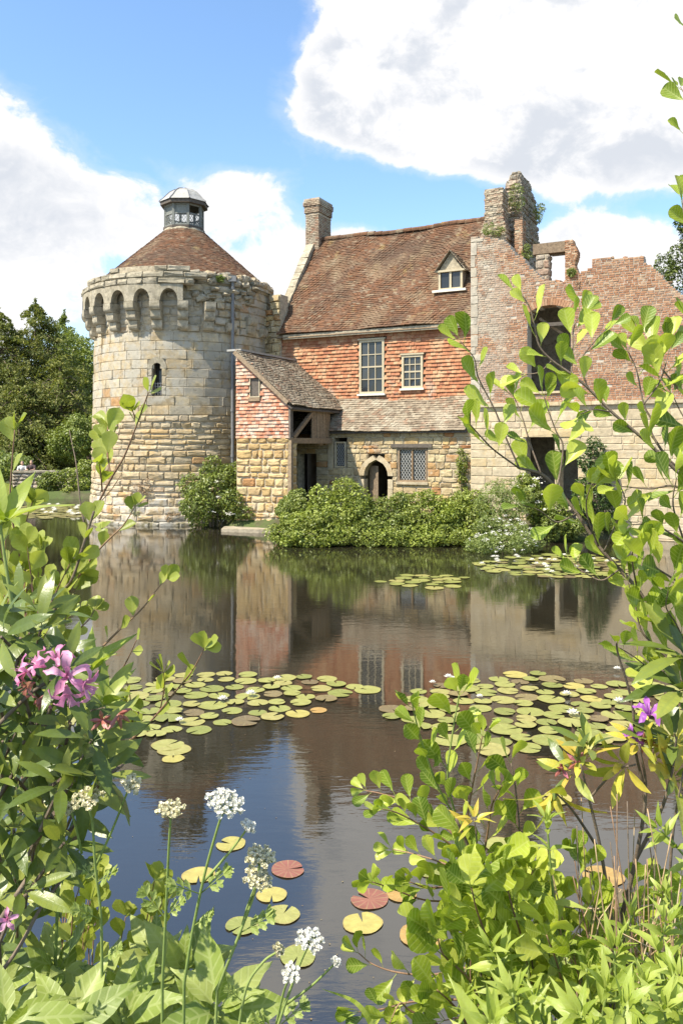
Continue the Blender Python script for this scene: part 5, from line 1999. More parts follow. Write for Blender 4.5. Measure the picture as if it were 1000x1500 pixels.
def skin_person(name, label, loc, rz, top, leg):
    """small figure leaning on the far wall: one skinned body, clothes and hair as thin layers."""
    t = thing(name, label, 'person', loc, rz)
    J = {'pel': (0, 0, .92), 'waist': (0, -.02, 1.08), 'chest': (0, -.08, 1.34), 'neck': (0, -.10, 1.50), 'head': (0, -.12, 1.60), 'crown': (0, -.11, 1.74),
         'sl': (-.19, -.08, 1.42), 'el': (-.26, -.22, 1.20), 'hl': (-.14, -.42, 1.16), 'fl': (-.10, -.50, 1.16),
         'sr': (.19, -.08, 1.42), 'er': (.26, -.22, 1.20), 'hr': (.14, -.42, 1.16), 'fr': (.10, -.50, 1.16),
         'kl': (-.10, -.02, .50), 'al': (-.10, .02, .08), 'tl': (-.11, -.14, .03), 'kr': (.10, .03, .50), 'ar': (.10, .06, .08), 'tr': (.11, -.10, .03)}
    E = [('pel', 'waist', 0), ('waist', 'chest', 0), ('chest', 'neck', 0), ('neck', 'head', 0), ('head', 'crown', 0), ('chest', 'sl', 0), ('sl', 'el', 0), ('el', 'hl', 0), ('hl', 'fl', 0),
         ('chest', 'sr', 0), ('sr', 'er', 0), ('er', 'hr', 0), ('hr', 'fr', 0), ('pel', 'kl', 0), ('kl', 'al', 0), ('al', 'tl', 0), ('pel', 'kr', 0), ('kr', 'ar', 0), ('ar', 'tr', 0)]
    rad = {'pel': .16, 'waist': .14, 'chest': .165, 'neck': .055, 'head': .095, 'crown': .075, 'sl': .075, 'el': .048, 'hl': .036, 'fl': .03, 'sr': .075, 'er': .048, 'hr': .036, 'fr': .03,
           'kl': .075, 'al': .05, 'tl': .04, 'kr': .075, 'ar': .05, 'tr': .04}

    def add(nm, keys, edges, grow, mat):
        g = G()
        for a, b, _ in edges:
            pa, pb = Vector(J[a]), Vector(J[b])
            g.tube([pa.lerp(pb, q / 3) for q in range(4)], [rad[a] + (rad[b] - rad[a]) * q / 3 + grow for q in range(4)], 8)
        o = g.obj(nm, mat, t, smooth=True)
        rm = o.modifiers.new('join', 'REMESH')
        rm.mode = 'VOXEL'
        rm.voxel_size = .022
        rm.use_smooth_shade = True
        return o
    skin = surf('skin', [(0, (.50, .31, .22))], mott=None, bump=None)
    add('body', J.keys(), E, 0, skin)
    up = [e for e in E if e[0] in ('waist',) or e[1] in ('sl', 'sr', 'el', 'er', 'waist')]
    add('top', None, up, .014, top)
    add('trousers', None, [e for e in E if e[1] in ('kl', 'al', 'kr', 'ar')], .014, leg)
    g = G()
    c = Vector((0, -.09, 1.69))
    g.tube([c + Vector((0, 0, -.10)), c + Vector((0, .01, -.02)), c + Vector((0, .0, .05)), c + Vector((0, 0, .085))], [.085, .105, .09, .03], 10)
    g.obj('hair', M['dark_timber'], t, smooth=True)


skin_person('person', 'visitor in a dark top leaning on the far low wall', (P(47, 0, 51.3).x, 51.35, .42), 0, surf('dark cloth', [(0, (.07, .05, .05))], mott=None, bump=None), surf('navy cloth', [(0, (.03, .035, .06))], mott=None, bump=None))
skin_person('person', 'visitor in a pale top leaning on the far low wall', (P(33, 0, 51.3).x, 51.35, .36), R(12), surf('pale cloth', [(0, (.55, .55, .52))], mott=None, bump=None), surf('grey cloth', [(0, (.12, .12, .13))], mott=None, bump=None))


# ------------------------------------------------------------------ water lilies
def pad_mesh(seed):
    rr = random.Random(seed)
    n = 22
    notch = rr.uniform(.10, .24)
    vs = [(0, .03, .004)]
    ring1, ring2 = [], []
    for k in range(n + 1):
        a = math.pi / 2 + notch + (2 * math.pi - 2 * notch) * k / n
        r = 1 + .035 * math.sin(a * 2 + seed) + .02 * math.sin(a * 5 + seed * 2)
        lobe = 1 - .10 * math.exp(-min(k, n - k) / 1.2)
        ring1.append((.62 * r * math.cos(a), .62 * r * math.sin(a), .012 * math.sin(a * 3 + seed)))
        ring2.append((r * lobe * math.cos(a), r * lobe * math.sin(a), .010 + .012 * math.sin(a * 4 + seed * 3)))
    under = [(x * .985, y * .985, z - .014) for x, y, z in ring2]
    vs += ring1 + ring2 + under
    m = n + 1
    fs = []
    for k in range(n):
        fs.append((0, 1 + k, 2 + k))
        fs.append((1 + k, 1 + m + k, 2 + m + k, 2 + k))
        fs.append((1 + m + k, 1 + 2 * m + k, 2 + 2 * m + k, 2 + m + k))
    me = bpy.data.meshes.new('lily_pad')
    me.from_pydata(vs, [], fs)
    return me


PADS = {}
for _c in ('green', 'brown', 'red', 'gold', 'orange'):
    PADS[_c] = []
    for _i in range(4):
        _m = pad_mesh(_i + 1)
        _m.materials.append(M['pad_' + _c])
        PADS[_c].append(_m)


def pad(x, y, r, colour, label, group=None, z=.006, rz=None, tilt=.0):
    o = link('lily_pad', random.choice(PADS[colour]))
    o.location = (x, y, z)
    o.rotation_euler = (random.uniform(-tilt, tilt), random.uniform(-tilt, tilt), random.uniform(0, 6.28) if rz is None else rz)
    o.scale = (r, r, r)
    tag(o, label, 'lily pad', group)
    return o


def inside(px, py, poly):
    c = False
    for (x1, y1), (x2, y2) in zip(poly, poly[1:] + poly[:1]):
        if (y1 > py) != (y2 > py) and px < (x2 - x1) * (py - y1) / (y2 - y1) + x1:
            c = not c
    return c


def raft(poly, n, rmin, rmax, over, labels, group, mix, joined=None):
    jg = G()
    xs, ys = [p[0] for p in poly], [p[1] for p in poly]
    placed = []
    tries = 0
    while len(placed) < n and tries < n * 400:
        tries += 1
        ymin, ymax = 1 / (max(ys) - HZN), 1 / (min(ys) - HZN)
        py = HZN + 1 / random.uniform(ymin, ymax)   # even over the water, not over the picture
        px = random.uniform(min(xs), max(xs))
        if not inside(px, py, poly):
            continue
        p = on_water(px, py)
        r = random.uniform(rmin, rmax)
        if any((p.x - q[0]) ** 2 + (p.y - q[1]) ** 2 < ((r + q[2]) * over) ** 2 for q in placed):
            continue
        c = random.choices(list(mix), list(mix.values()))[0]
        k = 0
        for q in placed:
            if (p.x - q[0]) ** 2 + (p.y - q[1]) ** 2 < ((r + q[2]) * 1.02) ** 2:
                k = max(k, q[3] + 1)
        k = min(k, 4)
        placed.append((p.x, p.y, r, k))
        if joined:
            me = random.choice(PADS['green'])
            mt = Matrix.Translation((p.x, p.y, .006 + .007 * k)) @ Matrix.Rotation(random.uniform(0, 6.28), 4, 'Z') @ Matrix.Scale(r, 4)
            jg.add([v.co for v in me.vertices], [tuple(q.vertices) for q in me.polygons], mt)
        else:
            pad(p.x, p.y, r, c, labels[c], group, z=.006 + .007 * k, tilt=.012)
    if joined:
        tag(jg.obj('lily_pads', M['pad_green'], stuff=True), joined, 'lily pads')
    return placed


raft([(130, 1000), (250, 990), (330, 986), (380, 990), (470, 993), (525, 1004), (520, 1020), (440, 1030), (400, 1052), (330, 1062), (290, 1075), (230, 1078), (150, 1075), (100, 1050)], 118, .105, .175, .92,
     {'green': 'green lily pad in the crowded raft left of the chimney reflection', 'brown': 'brownish lily pad in the crowded raft left of the chimney reflection'}, 'lily pads of the left raft', {'green': .9, 'brown': .1})
raft([(560, 1046), (610, 1012), (680, 998), (760, 984), (810, 990), (880, 1000), (960, 1004), (1060, 1004), (1060, 1090), (960, 1092), (860, 1086), (780, 1100), (700, 1110), (640, 1075)], 185, .105, .18, .92,
     {'green': 'green lily pad in the wide raft before the right bank', 'brown': 'brownish lily pad in the wide raft before the right bank', 'gold': 'yellow lily pad in the wide raft before the right bank'}, 'lily pads of the right raft', {'green': .86, 'brown': .12, 'gold': .02})
raft([(552, 852), (600, 843), (660, 842), (690, 848), (660, 862), (600, 862)], 20, .13, .22, .92, {'green': 'lily pad in the small thin patch in the shrub reflection'}, 'lily pads of the small middle patch', {'green': 1})
raft([(690, 826), (760, 815), (850, 812), (900, 820), (930, 838), (860, 846), (790, 846), (720, 838)], 80, .14, .24, .86, {'green': 'lily pad in the far patch beside the flowering clump', 'brown': 'dull lily pad in the far patch beside the flowering clump'}, 'lily pads beside the flowering clump', {'green': .8, 'brown': .2})
raft([(30, 742), (80, 739), (130, 742), (126, 757), (70, 760), (20, 758)], 110, .25, .42, .86, {'green': 'lily pad in the far patch left of the tower', 'brown': 'dull lily pad in the far patch left of the tower'}, 'lily pads left of the tower', {'green': .7, 'brown': .3}, joined='far patch of lily pads on the water left of the tower')
for px, py, wpx, c, lab, rz in (
    (538, 1011, 20, 'green', 'lone green lily pad floating in the dark window reflection', 1.0),
    (466, 1041, 13, 'orange', 'bright orange lily pad at the lower right tip of the left raft', 2.0),
    (436, 1046, 18, 'gold', 'yellow lily pad beside the bright orange one', .4),
    (246, 1092, 24, 'green', 'upper of two green pads below the left raft', 5.6), (255, 1099, 24, 'green', 'lower of two green pads below the left raft', .9), (254, 1112, 16, 'gold', 'small yellow pad lowest below the left raft', .2),
    (422, 1274, 25, 'red', 'red lily pad floating alone above the others in the cloud reflection', 4.9),
    (541, 1318, 28, 'red', 'dull red lily pad next to the heart shaped pad', 1.0),
    (531, 1353, 29, 'gold', 'heart shaped yellow green lily pad with its notch turned away', .15),
    (617, 1372, 33, 'orange', 'large orange rimmed lily pad beside the lower alder leaves', 5.3),
    (291, 1283, 24, 'gold', 'yellow lily pad crossed by a white umbel stem', 3.3), (338, 1237, 22, 'gold', 'yellow lily pad right of the largest white umbel', 1.2),
    (398, 1312, 22, 'gold', 'yellow green pad behind the cream buds', 3.2), (415, 1340, 25, 'green', 'green pad below the cream buds', 5.9), (354, 1357, 24, 'green', 'green pad behind the umbel stems', 2.4),
    (436, 1402, 27, 'green', 'green pad half hidden by the small white umbel', 2.9), (588, 1311, 22, 'orange', 'orange pad partly hidden by alder leaves', 3.6),
    (628, 1276, 20, 'green', 'greenish pad under the alder twigs', 2.0), (882, 1284, 30, 'orange', 'orange pad seen between the dry stems', 1.0), (905, 1320, 34, 'brown', 'brown pad low between the dry stems', 2.2),
    (60, 1180, 28, 'gold', 'yellow pad behind the dark rhododendron', 1.0), (72, 1268, 30, 'gold', 'large yellow pad below the rhododendron leaves', 4.0), (735, 1240, 26, 'green', 'green pad behind the yellow leaf whorl', 3.0), (815, 1170, 22, 'gold', 'yellow pad under the yellowing leaves', 1.3)):
    p = on_water(px, py)
    pad(p.x, p.y, wpx / FPX * p.y, c, lab, None, rz=rz)


def lily_flower_mesh():
    g = G()
    for ring, (n, ln, el) in enumerate(((8, 1.0, .28), (7, .85, .75), (5, .6, 1.15))):
        for k in range(n):
            a = 2 * math.pi * (k + ring * .5) / n
            d = Vector((math.cos(a) * math.cos(el), math.sin(a) * math.cos(el), math.sin(el)))
            s = Vector((-math.sin(a), math.cos(a), 0))
            up = d.cross(s) * -1
            pts = [Vector((0, 0, .05)) + d * .1, d * ln * .55 + s * .24 * ln - up * .05, d * ln + up * .1 + Vector((0, 0, .1)), d * ln * .55 - s * .24 * ln - up * .05]
            g.add(pts, [(0, 1, 2, 3)])
    me = g.mesh('water_lily')
    me.materials.append(M['white_petal'])
    return me


LILY = lily_flower_mesh()
for px, py, s, lab in ((367, 1021, .075, 'white water lily in the middle of the left raft'), (326, 1029, .07, 'white water lily left of the middle one on the left raft'), (406, 998, .06, 'white water lily at the back of the left raft'),
                       (263, 1060, .055, 'small white water lily at the front of the left raft'), (656, 996, .065, 'larger of two white water lilies at the back of the right raft'), (664, 998, .05, 'smaller of two white water lilies at the back of the right raft'), (633, 1004, .05, 'white water lily at the back left of the right raft'),
                       (829, 1021, .065, 'white water lily in the centre of the right raft'), (838, 1050, .08, 'large white water lily near the front of the right raft'), (906, 1032, .075, 'white water lily beside the bare twig'), (702, 1025, .05, 'small white water lily behind the alder tip'),
                       (903, 984, .06, 'white water lily just beyond the right raft')):
    p = on_water(px, py)
    o = link('water_lily', LILY)
    o.location = (p.x, p.y, .035)
    o.scale = (s, s, s)
    o.rotation_euler = (0, 0, random.uniform(0, 6))
    tag(o, lab, 'water lily', 'white water lilies')
for k in range(26):
    px, py = random.uniform(700, 900), random.uniform(816, 842)
    p = on_water(px, py)
    o = link('water_lily', LILY)
    o.location = (p.x, p.y, .05)
    o.scale = (.09, .09, .09)
    o.rotation_euler = (0, 0, random.uniform(0, 6))
    tag(o, 'tiny white water lily on the far patch beside the flowering clump', 'water lily', 'far white water lilies')
for k in range(22):
    px, py = random.uniform(45, 125), random.uniform(741, 757)
    p = on_water(px, py)
    o = link('water_lily', LILY)
    o.location = (p.x, p.y, .06)
    o.scale = (.16, .16, .16)
    tag(o, 'tiny white water lily on the far patch left of the tower', 'water lily', 'white water lilies left of the tower')


# ------------------------------------------------------------------ plants on the near bank
def leaf_mesh(kind, seed):
    """single leaf along +Y, unit length without its stalk, normal +Z."""
    u = random.Random(seed)
    prof = {
        'alder': [(0, .03), (.18, .10), (.38, .195), (.58, .28), (.76, .315), (.89, .27), (.97, .16), (1.0, .07)],
        'twig': [(0, .03), (.2, .14), (.42, .27), (.65, .35), (.82, .33), (.94, .20), (1.0, .06)],
        'rhodo': [(0, .03), (.12, .075), (.30, .12), (.52, .14), (.74, .115), (.90, .06), (1.0, .01)],
        'lance': [(0, .03), (.12, .10), (.30, .135), (.52, .12), (.75, .07), (.92, .025), (1.0, .004)],
        'balsam': [(0, .04), (.10, .12), (.26, .21), (.44, .235), (.62, .19), (.80, .11), (.93, .045), (1.0, .004)],
    }[kind]
    stalk = {'alder': .30, 'twig': .10, 'rhodo': .12, 'lance': .03, 'balsam': .08}[kind]
    fold = {'alder': .30, 'twig': .28, 'rhodo': .16, 'lance': .25, 'balsam': .18}[kind] * u.uniform(.4, 2.0)
    curl = {'alder': .16, 'twig': .05, 'rhodo': -.18, 'lance': -.22, 'balsam': -.28}[kind] * u.uniform(-.6, 2.2)
    twist = u.uniform(-.35, .35)
    vs, fs = [], []
    wav = {'alder': .022, 'twig': .012, 'rhodo': .006, 'lance': .012, 'balsam': .03}[kind]
    for i, (t, w) in enumerate(prof):
        for k, s in enumerate((-1, -.5, 0, .5, 1)):
            x = s * w
            y = t - (.03 * (1 - abs(s)) if kind == 'alder' and t == 1.0 else 0) - abs(s) * .04 * (t > .2)
            z = abs(x) * fold + curl * t * t + wav * math.sin(t * 24 + (1.2 if s > 0 else 0)) * abs(s) + twist * x * t
            if kind == 'balsam' and abs(s) == 1 and i % 2:
                x *= .93
            vs.append((x, y, z))
    m = 5
    for i in range(len(prof) - 1):
        for k in range(4):
            a = i * m + k
            fs.append((a, a + 1, a + m + 1, a + m))
    b = len(vs)
    r = .012
    vs += [(-r, -stalk, -.02), (r, -stalk, -.02), (r, .02, 0.002), (-r, .02, .002), (0, -stalk, -.035), (0, .02, -.02)]
    fs += [(b, b + 1, b + 2, b + 3), (b + 1, b + 4, b + 5, b + 2), (b + 4, b, b + 3, b + 5)]
    me = bpy.data.meshes.new('leaf')
    me.from_pydata(vs, [], fs)
    me.polygons.foreach_set('use_smooth', [True] * len(me.polygons))
    return me, stalk


LEAF = {}
for _k, _mats in (('alder', ('alder',)), ('twig', ('twig_leaf',)), ('rhodo', ('rhodo', 'yellow_leaf')), ('lance', ('lance', 'yellow_leaf')), ('balsam', ('balsam',))):
    for _mn in _mats:
        L = []
        for _i in range(10):
            _me, _st = leaf_mesh(_k, _i * 7 + len(_k))
            _me.materials.append(M[_mn])
            L.append((_me, _st))
        LEAF[_k, _mn] = L
SUNV = SUN_DIR


def unit(v):
    return v.normalized() if v.length > 1e-9 else Vector((0, 0, 1))


def rv(s=1.0):
    return Vector((random.gauss(0, s), random.gauss(0, s), random.gauss(0, s)))


def leaf_matrix(root, key, pos, d, nrm, size):
    me, st = random.choice(LEAF[key])
    d = unit(Vector(d))
    n = Vector(nrm)
    n = unit(n - d * n.dot(d))
    x = d.cross(n)
    m = Matrix(((x.x, d.x, n.x), (x.y, d.y, n.y), (x.z, d.z, n.z))).to_4x4()
    return me, Matrix.Translation(Vector(pos) + d * (st * size) - root.location) @ m @ Matrix.Scale(size, 4)


def smooth(pts, n=6):
    """Catmull-Rom through points."""
    if len(pts) < 3:
        return [pts[0].lerp(pts[-1], i / n) for i in range(n + 1)]
    out = []
    q = [pts[0] * 2 - pts[1]] + pts + [pts[-1] * 2 - pts[-2]]
    for i in range(1, len(q) - 2):
        p0, p1, p2, p3 = q[i - 1:i + 3]
        for k in range(n):
            t = k / n
            out.append(.5 * ((2 * p1) + (p2 - p0) * t + (2 * p0 - 5 * p1 + 4 * p2 - p3) * t * t + (3 * p1 - p0 - 3 * p2 + p3) * t ** 3))
    out.append(pts[-1])
    return out


def walk(path, step, start=0.0):
    """(point, tangent, fraction) every step along a path."""
    seg = [(path[i + 1] - path[i]).length for i in range(len(path) - 1)]
    tot = sum(seg)
    s = start
    out = []
    while s < tot:
        a, i = s, 0
        while i < len(seg) - 1 and a > seg[i]:
            a -= seg[i]
            i += 1
        out.append((path[i].lerp(path[i + 1], min(1, a / max(seg[i], 1e-9))), unit(path[i + 1] - path[i]), s / tot))
        s += step * random.uniform(.75, 1.25)
    return out


PLANTS = []


class Plant:
    def __init__(s, name, label, cat, px, Y, group=None):
        x = P(px, 0, Y).x
        s.t = thing(name, label, cat, (x, Y, gz(x, Y) - .03), 0, group)
        s.n = 0
        s.q = []
        PLANTS.append(s)

    def path(s, pts, Y, Y2=None, wob=.0):
        Y2 = Y if Y2 is None else Y2
        n = len(pts)
        return smooth([P(a, b, Y + (Y2 - Y) * i / max(1, n - 1)) + rv(wob) for i, (a, b) in enumerate(pts)])

    def to_ground(s, path, spread=.25):
        p = path[0]
        q = Vector((p.x + (s.t.location.x - p.x) * (1 - spread), p.y + (s.t.location.y - p.y) * (1 - spread), 0))
        q.z = gz(q.x, q.y) - .04
        if p.z - q.z < .03:
            return path
        mid = q.lerp(p, .55) + Vector((0, 0, 0)) - unit(path[1] - path[0]) * .04
        return smooth([q, mid, p], 5)[:-1] + path

    def stem(s, path, r0, r1, mat, n=6):
        k = len(path)
        q = [p - s.t.location for p in path]
        return G().tube(q, [r0 + (r1 - r0) * i / (k - 1) for i in range(k)], n).obj('stem', mat, s.t, smooth=True)

    def leaf(s, key, pos, d, nrm, size):
        s.n += 1
        me, m = leaf_matrix(s.t, key, pos, d, nrm, size)
        px = pos.x / max(pos.y, .1) * FPX + 500
        s.q.append((size / max(pos.y, .1) * (1 if -40 < px < 1040 else .05), me, m))

    def finish(s):
        """the 300 leaves that show largest are parts, any further ones one part."""
        s.q.sort(key=lambda a: -a[0])
        for _, me, m in s.q[:300]:
            link('leaf', me, None, s.t).matrix_basis = m
        rest = s.q[300:]
        if rest:
            g = G()
            for _, me, m in rest:
                g.add([v.co for v in me.vertices], [tuple(p.vertices) for p in me.polygons], m)
            g.obj('leaf_mass', rest[0][1].materials[0], s.t, smooth=True, stuff=True)

    def leafy(s, path, key, size, step, f0=.1, f1=1.0, out=.75, fwd=.7, tip=3, up=.40, face=(0, -.75, .6), jit=.5, per=1):
        side = random.choice((-1, 1))
        for p, t, f in walk(path, step, step * .5):
            if f < f0 or f > f1:
                continue
            for _ in range(per):
                side = -side
                perp = unit(t.cross(Vector((0, 1, 0)))) * side
                d = t * fwd + perp * out * random.uniform(.6, 1.2) + Vector((0, random.uniform(-.45, .35), up)) + rv(jit * .35)
                n = Vector(face) + Vector((-.25, 0, .15)) + rv(jit)
                s.leaf(key, p, d, n, size * random.uniform(.65, 1.2) * (1.0 - .25 * max(0, f - .7)))
        t = unit(path[-1] - path[-3])
        for i in range(tip):
            a = (i - (tip - 1) / 2) * .75
            perp = unit(t.cross(Vector((0, 1, 0))))
            s.leaf(key, path[-1], t + perp * a + Vector((0, random.uniform(-.4, .4), 0)), Vector(face) + rv(jit), size * random.uniform(.6, .95))

    def whorl(s, pos, axis, key, size, n, spread=.9, jit=.2, n2=0):
        axis = unit(Vector(axis))
        a = unit(axis.cross(Vector((.3, .2, 1))))
        b = axis.cross(a)
        ph = random.uniform(0, 6)
        for i in range(n + n2):
            q = ph + 2 * math.pi * i / n + random.uniform(-.25, .25)
            sp = spread * random.uniform(.75, 1.2) if i < n else spread * .35
            rad = a * math.cos(q) + b * math.sin(q)
            d = axis * (1 - .55 * sp) + rad * sp + rv(jit * .4)
            s.leaf(key, Vector(pos) + rad * .006, d, axis * 1.0 - rad * .25 + rv(jit), size * random.uniform(.72, 1.12) * (1 if i < n else .6))




def px_path(*a):
    return list(a)


def build_right_alder():
    """alder reaching in from the right edge, its trunk just outside the picture."""
    Y = 1.95
    A = Plant('alder_tree', 'alder branches with broad bright green leaves reaching in from the upper right edge', 'tree', 1130, Y)
    key = ('alder', 'alder')
    trunk = [A.t.location.copy(), P(1125, 1300, Y), P(1110, 1000, Y), P(1085, 700, Y), P(1060, 420, Y), P(1040, 150, Y), P(1025, -100, Y)]
    A.stem(smooth(trunk), .028, .008, M['bark'], 8)

    def br(pts, r0=.0046, r1=.0015, size=.088, step=.05, y0=None, y1=None, **k):
        p = A.path(pts, y0 or Y, y1 or Y - random.uniform(-.12, .2))
        A.stem(p, r0 * .75, r1 * .8, k.pop('mat', M['bark']))
        A.leafy(p, key, size * .78, step * .6, **k)
    # lower long bough
    br([(1100, 1010), (1010, 960), (960, 905), (932, 862), (905, 832), (876, 800), (844, 752), (816, 716), (792, 694), (760, 686)], .007, .004, size=.085, step=.062, f0=.3, tip=0)
    br([(760, 686), (724, 660), (706, 642), (688, 622)], .0032, .0016, size=.085, step=.055, f0=.2, tip=2)
    br([(760, 686), (740, 640), (724, 600), (700, 553), (694, 525), (674, 500)], .003, .0014, size=.082, step=.062, f0=.1, tip=2)
    br([(816, 716), (824, 656), (814, 632), (802, 600), (796, 580)], .003, .0015, size=.09, step=.05, f0=.1, tip=3)
    br([(792, 694), (776, 650), (764, 610), (752, 580)], .003, .0015, size=.09, step=.05, f0=.3, tip=3)
    br([(844, 752), (815, 765), (790, 748), (766, 740)], .003, .0014, size=.085, step=.06, f0=.1, tip=2)
    br([(876, 800), (862, 765), (858, 735), (866, 708)], .003, .0014, size=.088, step=.05, f0=.2, tip=3)
    br([(884, 808), (902, 765), (915, 735), (905, 705)], .003, .0014, size=.09, step=.045, f0=.1, tip=3)
    br([(905, 835), (880, 850), (850, 835), (835, 822)], .003, .0014, size=.085, step=.06, f0=.2, tip=2)
    br([(932, 862), (925, 815), (935, 790)], .003, .0014, size=.085, step=.05, f0=.2, tip=2)
    # long upper bough
    br([(1095, 780), (1000, 698), (976, 676), (952, 652), (924, 628), (896, 604), (860, 568), (836, 548), (808, 528), (790, 508), (782, 478), (776, 452), (764, 432)], .0065, .0018, size=.082, step=.055, f0=.3, tip=2)
    br([(836, 548), (838, 510), (840, 480), (852, 456)], .0028, .0013, size=.075, step=.05, f0=.2, tip=2)
    br([(808, 528), (790, 545), (770, 548)], .0026, .0013, size=.075, step=.05, f0=.1, tip=2)
    br([(860, 568), (850, 530), (870, 500), (892, 478)], .0026, .0013, size=.08, step=.055, f0=.2, tip=2)
    br([(896, 604), (870, 600), (850, 606)], .0026, .0013, size=.075, step=.05, f0=.2, tip=2)
    br([(1085, 700), (1000, 690), (956, 640), (954, 616), (942, 592), (932, 544), (920, 516)], .005, .0016, size=.085, step=.05, f0=.25, tip=3)
    br([(942, 592), (965, 560), (975, 530), (982, 500)], .003, .0013, size=.085, step=.048, f0=.1, tip=3)
    br([(1090, 640), (1010, 585), (975, 548), (948, 510), (940, 490)], .004, .0014, size=.088, step=.05, f0=.25, tip=2)
    # dense group at the right edge
    br([(1090, 780), (1000, 716), (950, 716), (905, 712)], .005, .0016, size=.088, step=.05, f0=.1, tip=2)
    br([(1095, 860), (1010, 800), (960, 770), (925, 768)], .005, .0016, size=.09, step=.045, f0=.2, tip=3)
    br([(1000, 790), (985, 740), (990, 700)], .0035, .0014, size=.085, step=.05, f0=.1, tip=2)
    br([(1098, 920), (1005, 860), (965, 835), (940, 818)], .005, .0016, size=.092, step=.042, f0=.15, tip=3)
    br([(1100, 1010), (1000, 967), (976, 962), (949, 937), (937, 920), (928, 880), (918, 850)], .005, .0016, size=.09, step=.045, f0=.15, tip=3)
    br([(976, 962), (950, 975), (925, 960), (905, 948)], .003, .0014, size=.085, step=.05, f0=.1, tip=2)
    br([(1100, 1060), (1010, 1010), (985, 985), (965, 985)], .004, .0014, size=.09, step=.045, f0=.15, tip=3)
    br([(1010, 960), (990, 915), (975, 890), (978, 865)], .003, .0014, size=.09, step=.045, f0=.1, tip=3)
    br([(1095, 720), (1030, 650), (1000, 610), (985, 580)], .004, .0014, size=.088, step=.05, f0=.2, tip=3)
    # upper right corner
    br([(1042, 180), (1015, 165), (1003, 140), (996, 128)], .003, .0015, size=.085, step=.06, f0=.3, tip=2)
    br([(1045, 240), (1020, 215), (1000, 195)], .003, .0015, size=.08, step=.08, f0=.6, tip=1)
    br([(1050, 380), (1020, 345), (1003, 320), (998, 290)], .003, .0015, size=.08, step=.06, f0=.4, tip=2)
    br([(1058, 520), (1030, 480), (1010, 462)], .003, .0015, size=.08, step=.06, f0=.4, tip=1)
    br([(1040, 60), (1018, 50), (1005, 40)], .003, .0015, size=.08, step=.09, f0=.8, tip=1)

    # the tree's other side, outside the picture
    for pts in ([(1105, 900), (1160, 840), (1230, 800)], [(1090, 760), (1150, 700), (1200, 640)], [(1070, 560), (1130, 480), (1160, 410)], [(1055, 380), (1100, 310), (1130, 230)], [(1110, 1000), (1180, 960), (1240, 950)], [(1045, 220), (1085, 150), (1100, 80)], [(1030, 0), (1060, -70), (1070, -150)], [(1025, -90), (1015, -160), (1020, -230)], [(1100, 850), (1140, 780), (1150, 720)], [(1080, 660), (1120, 620), (1160, 600)]):
        br(pts, .005, .0016, size=.09, step=.05, f0=.15, tip=3)


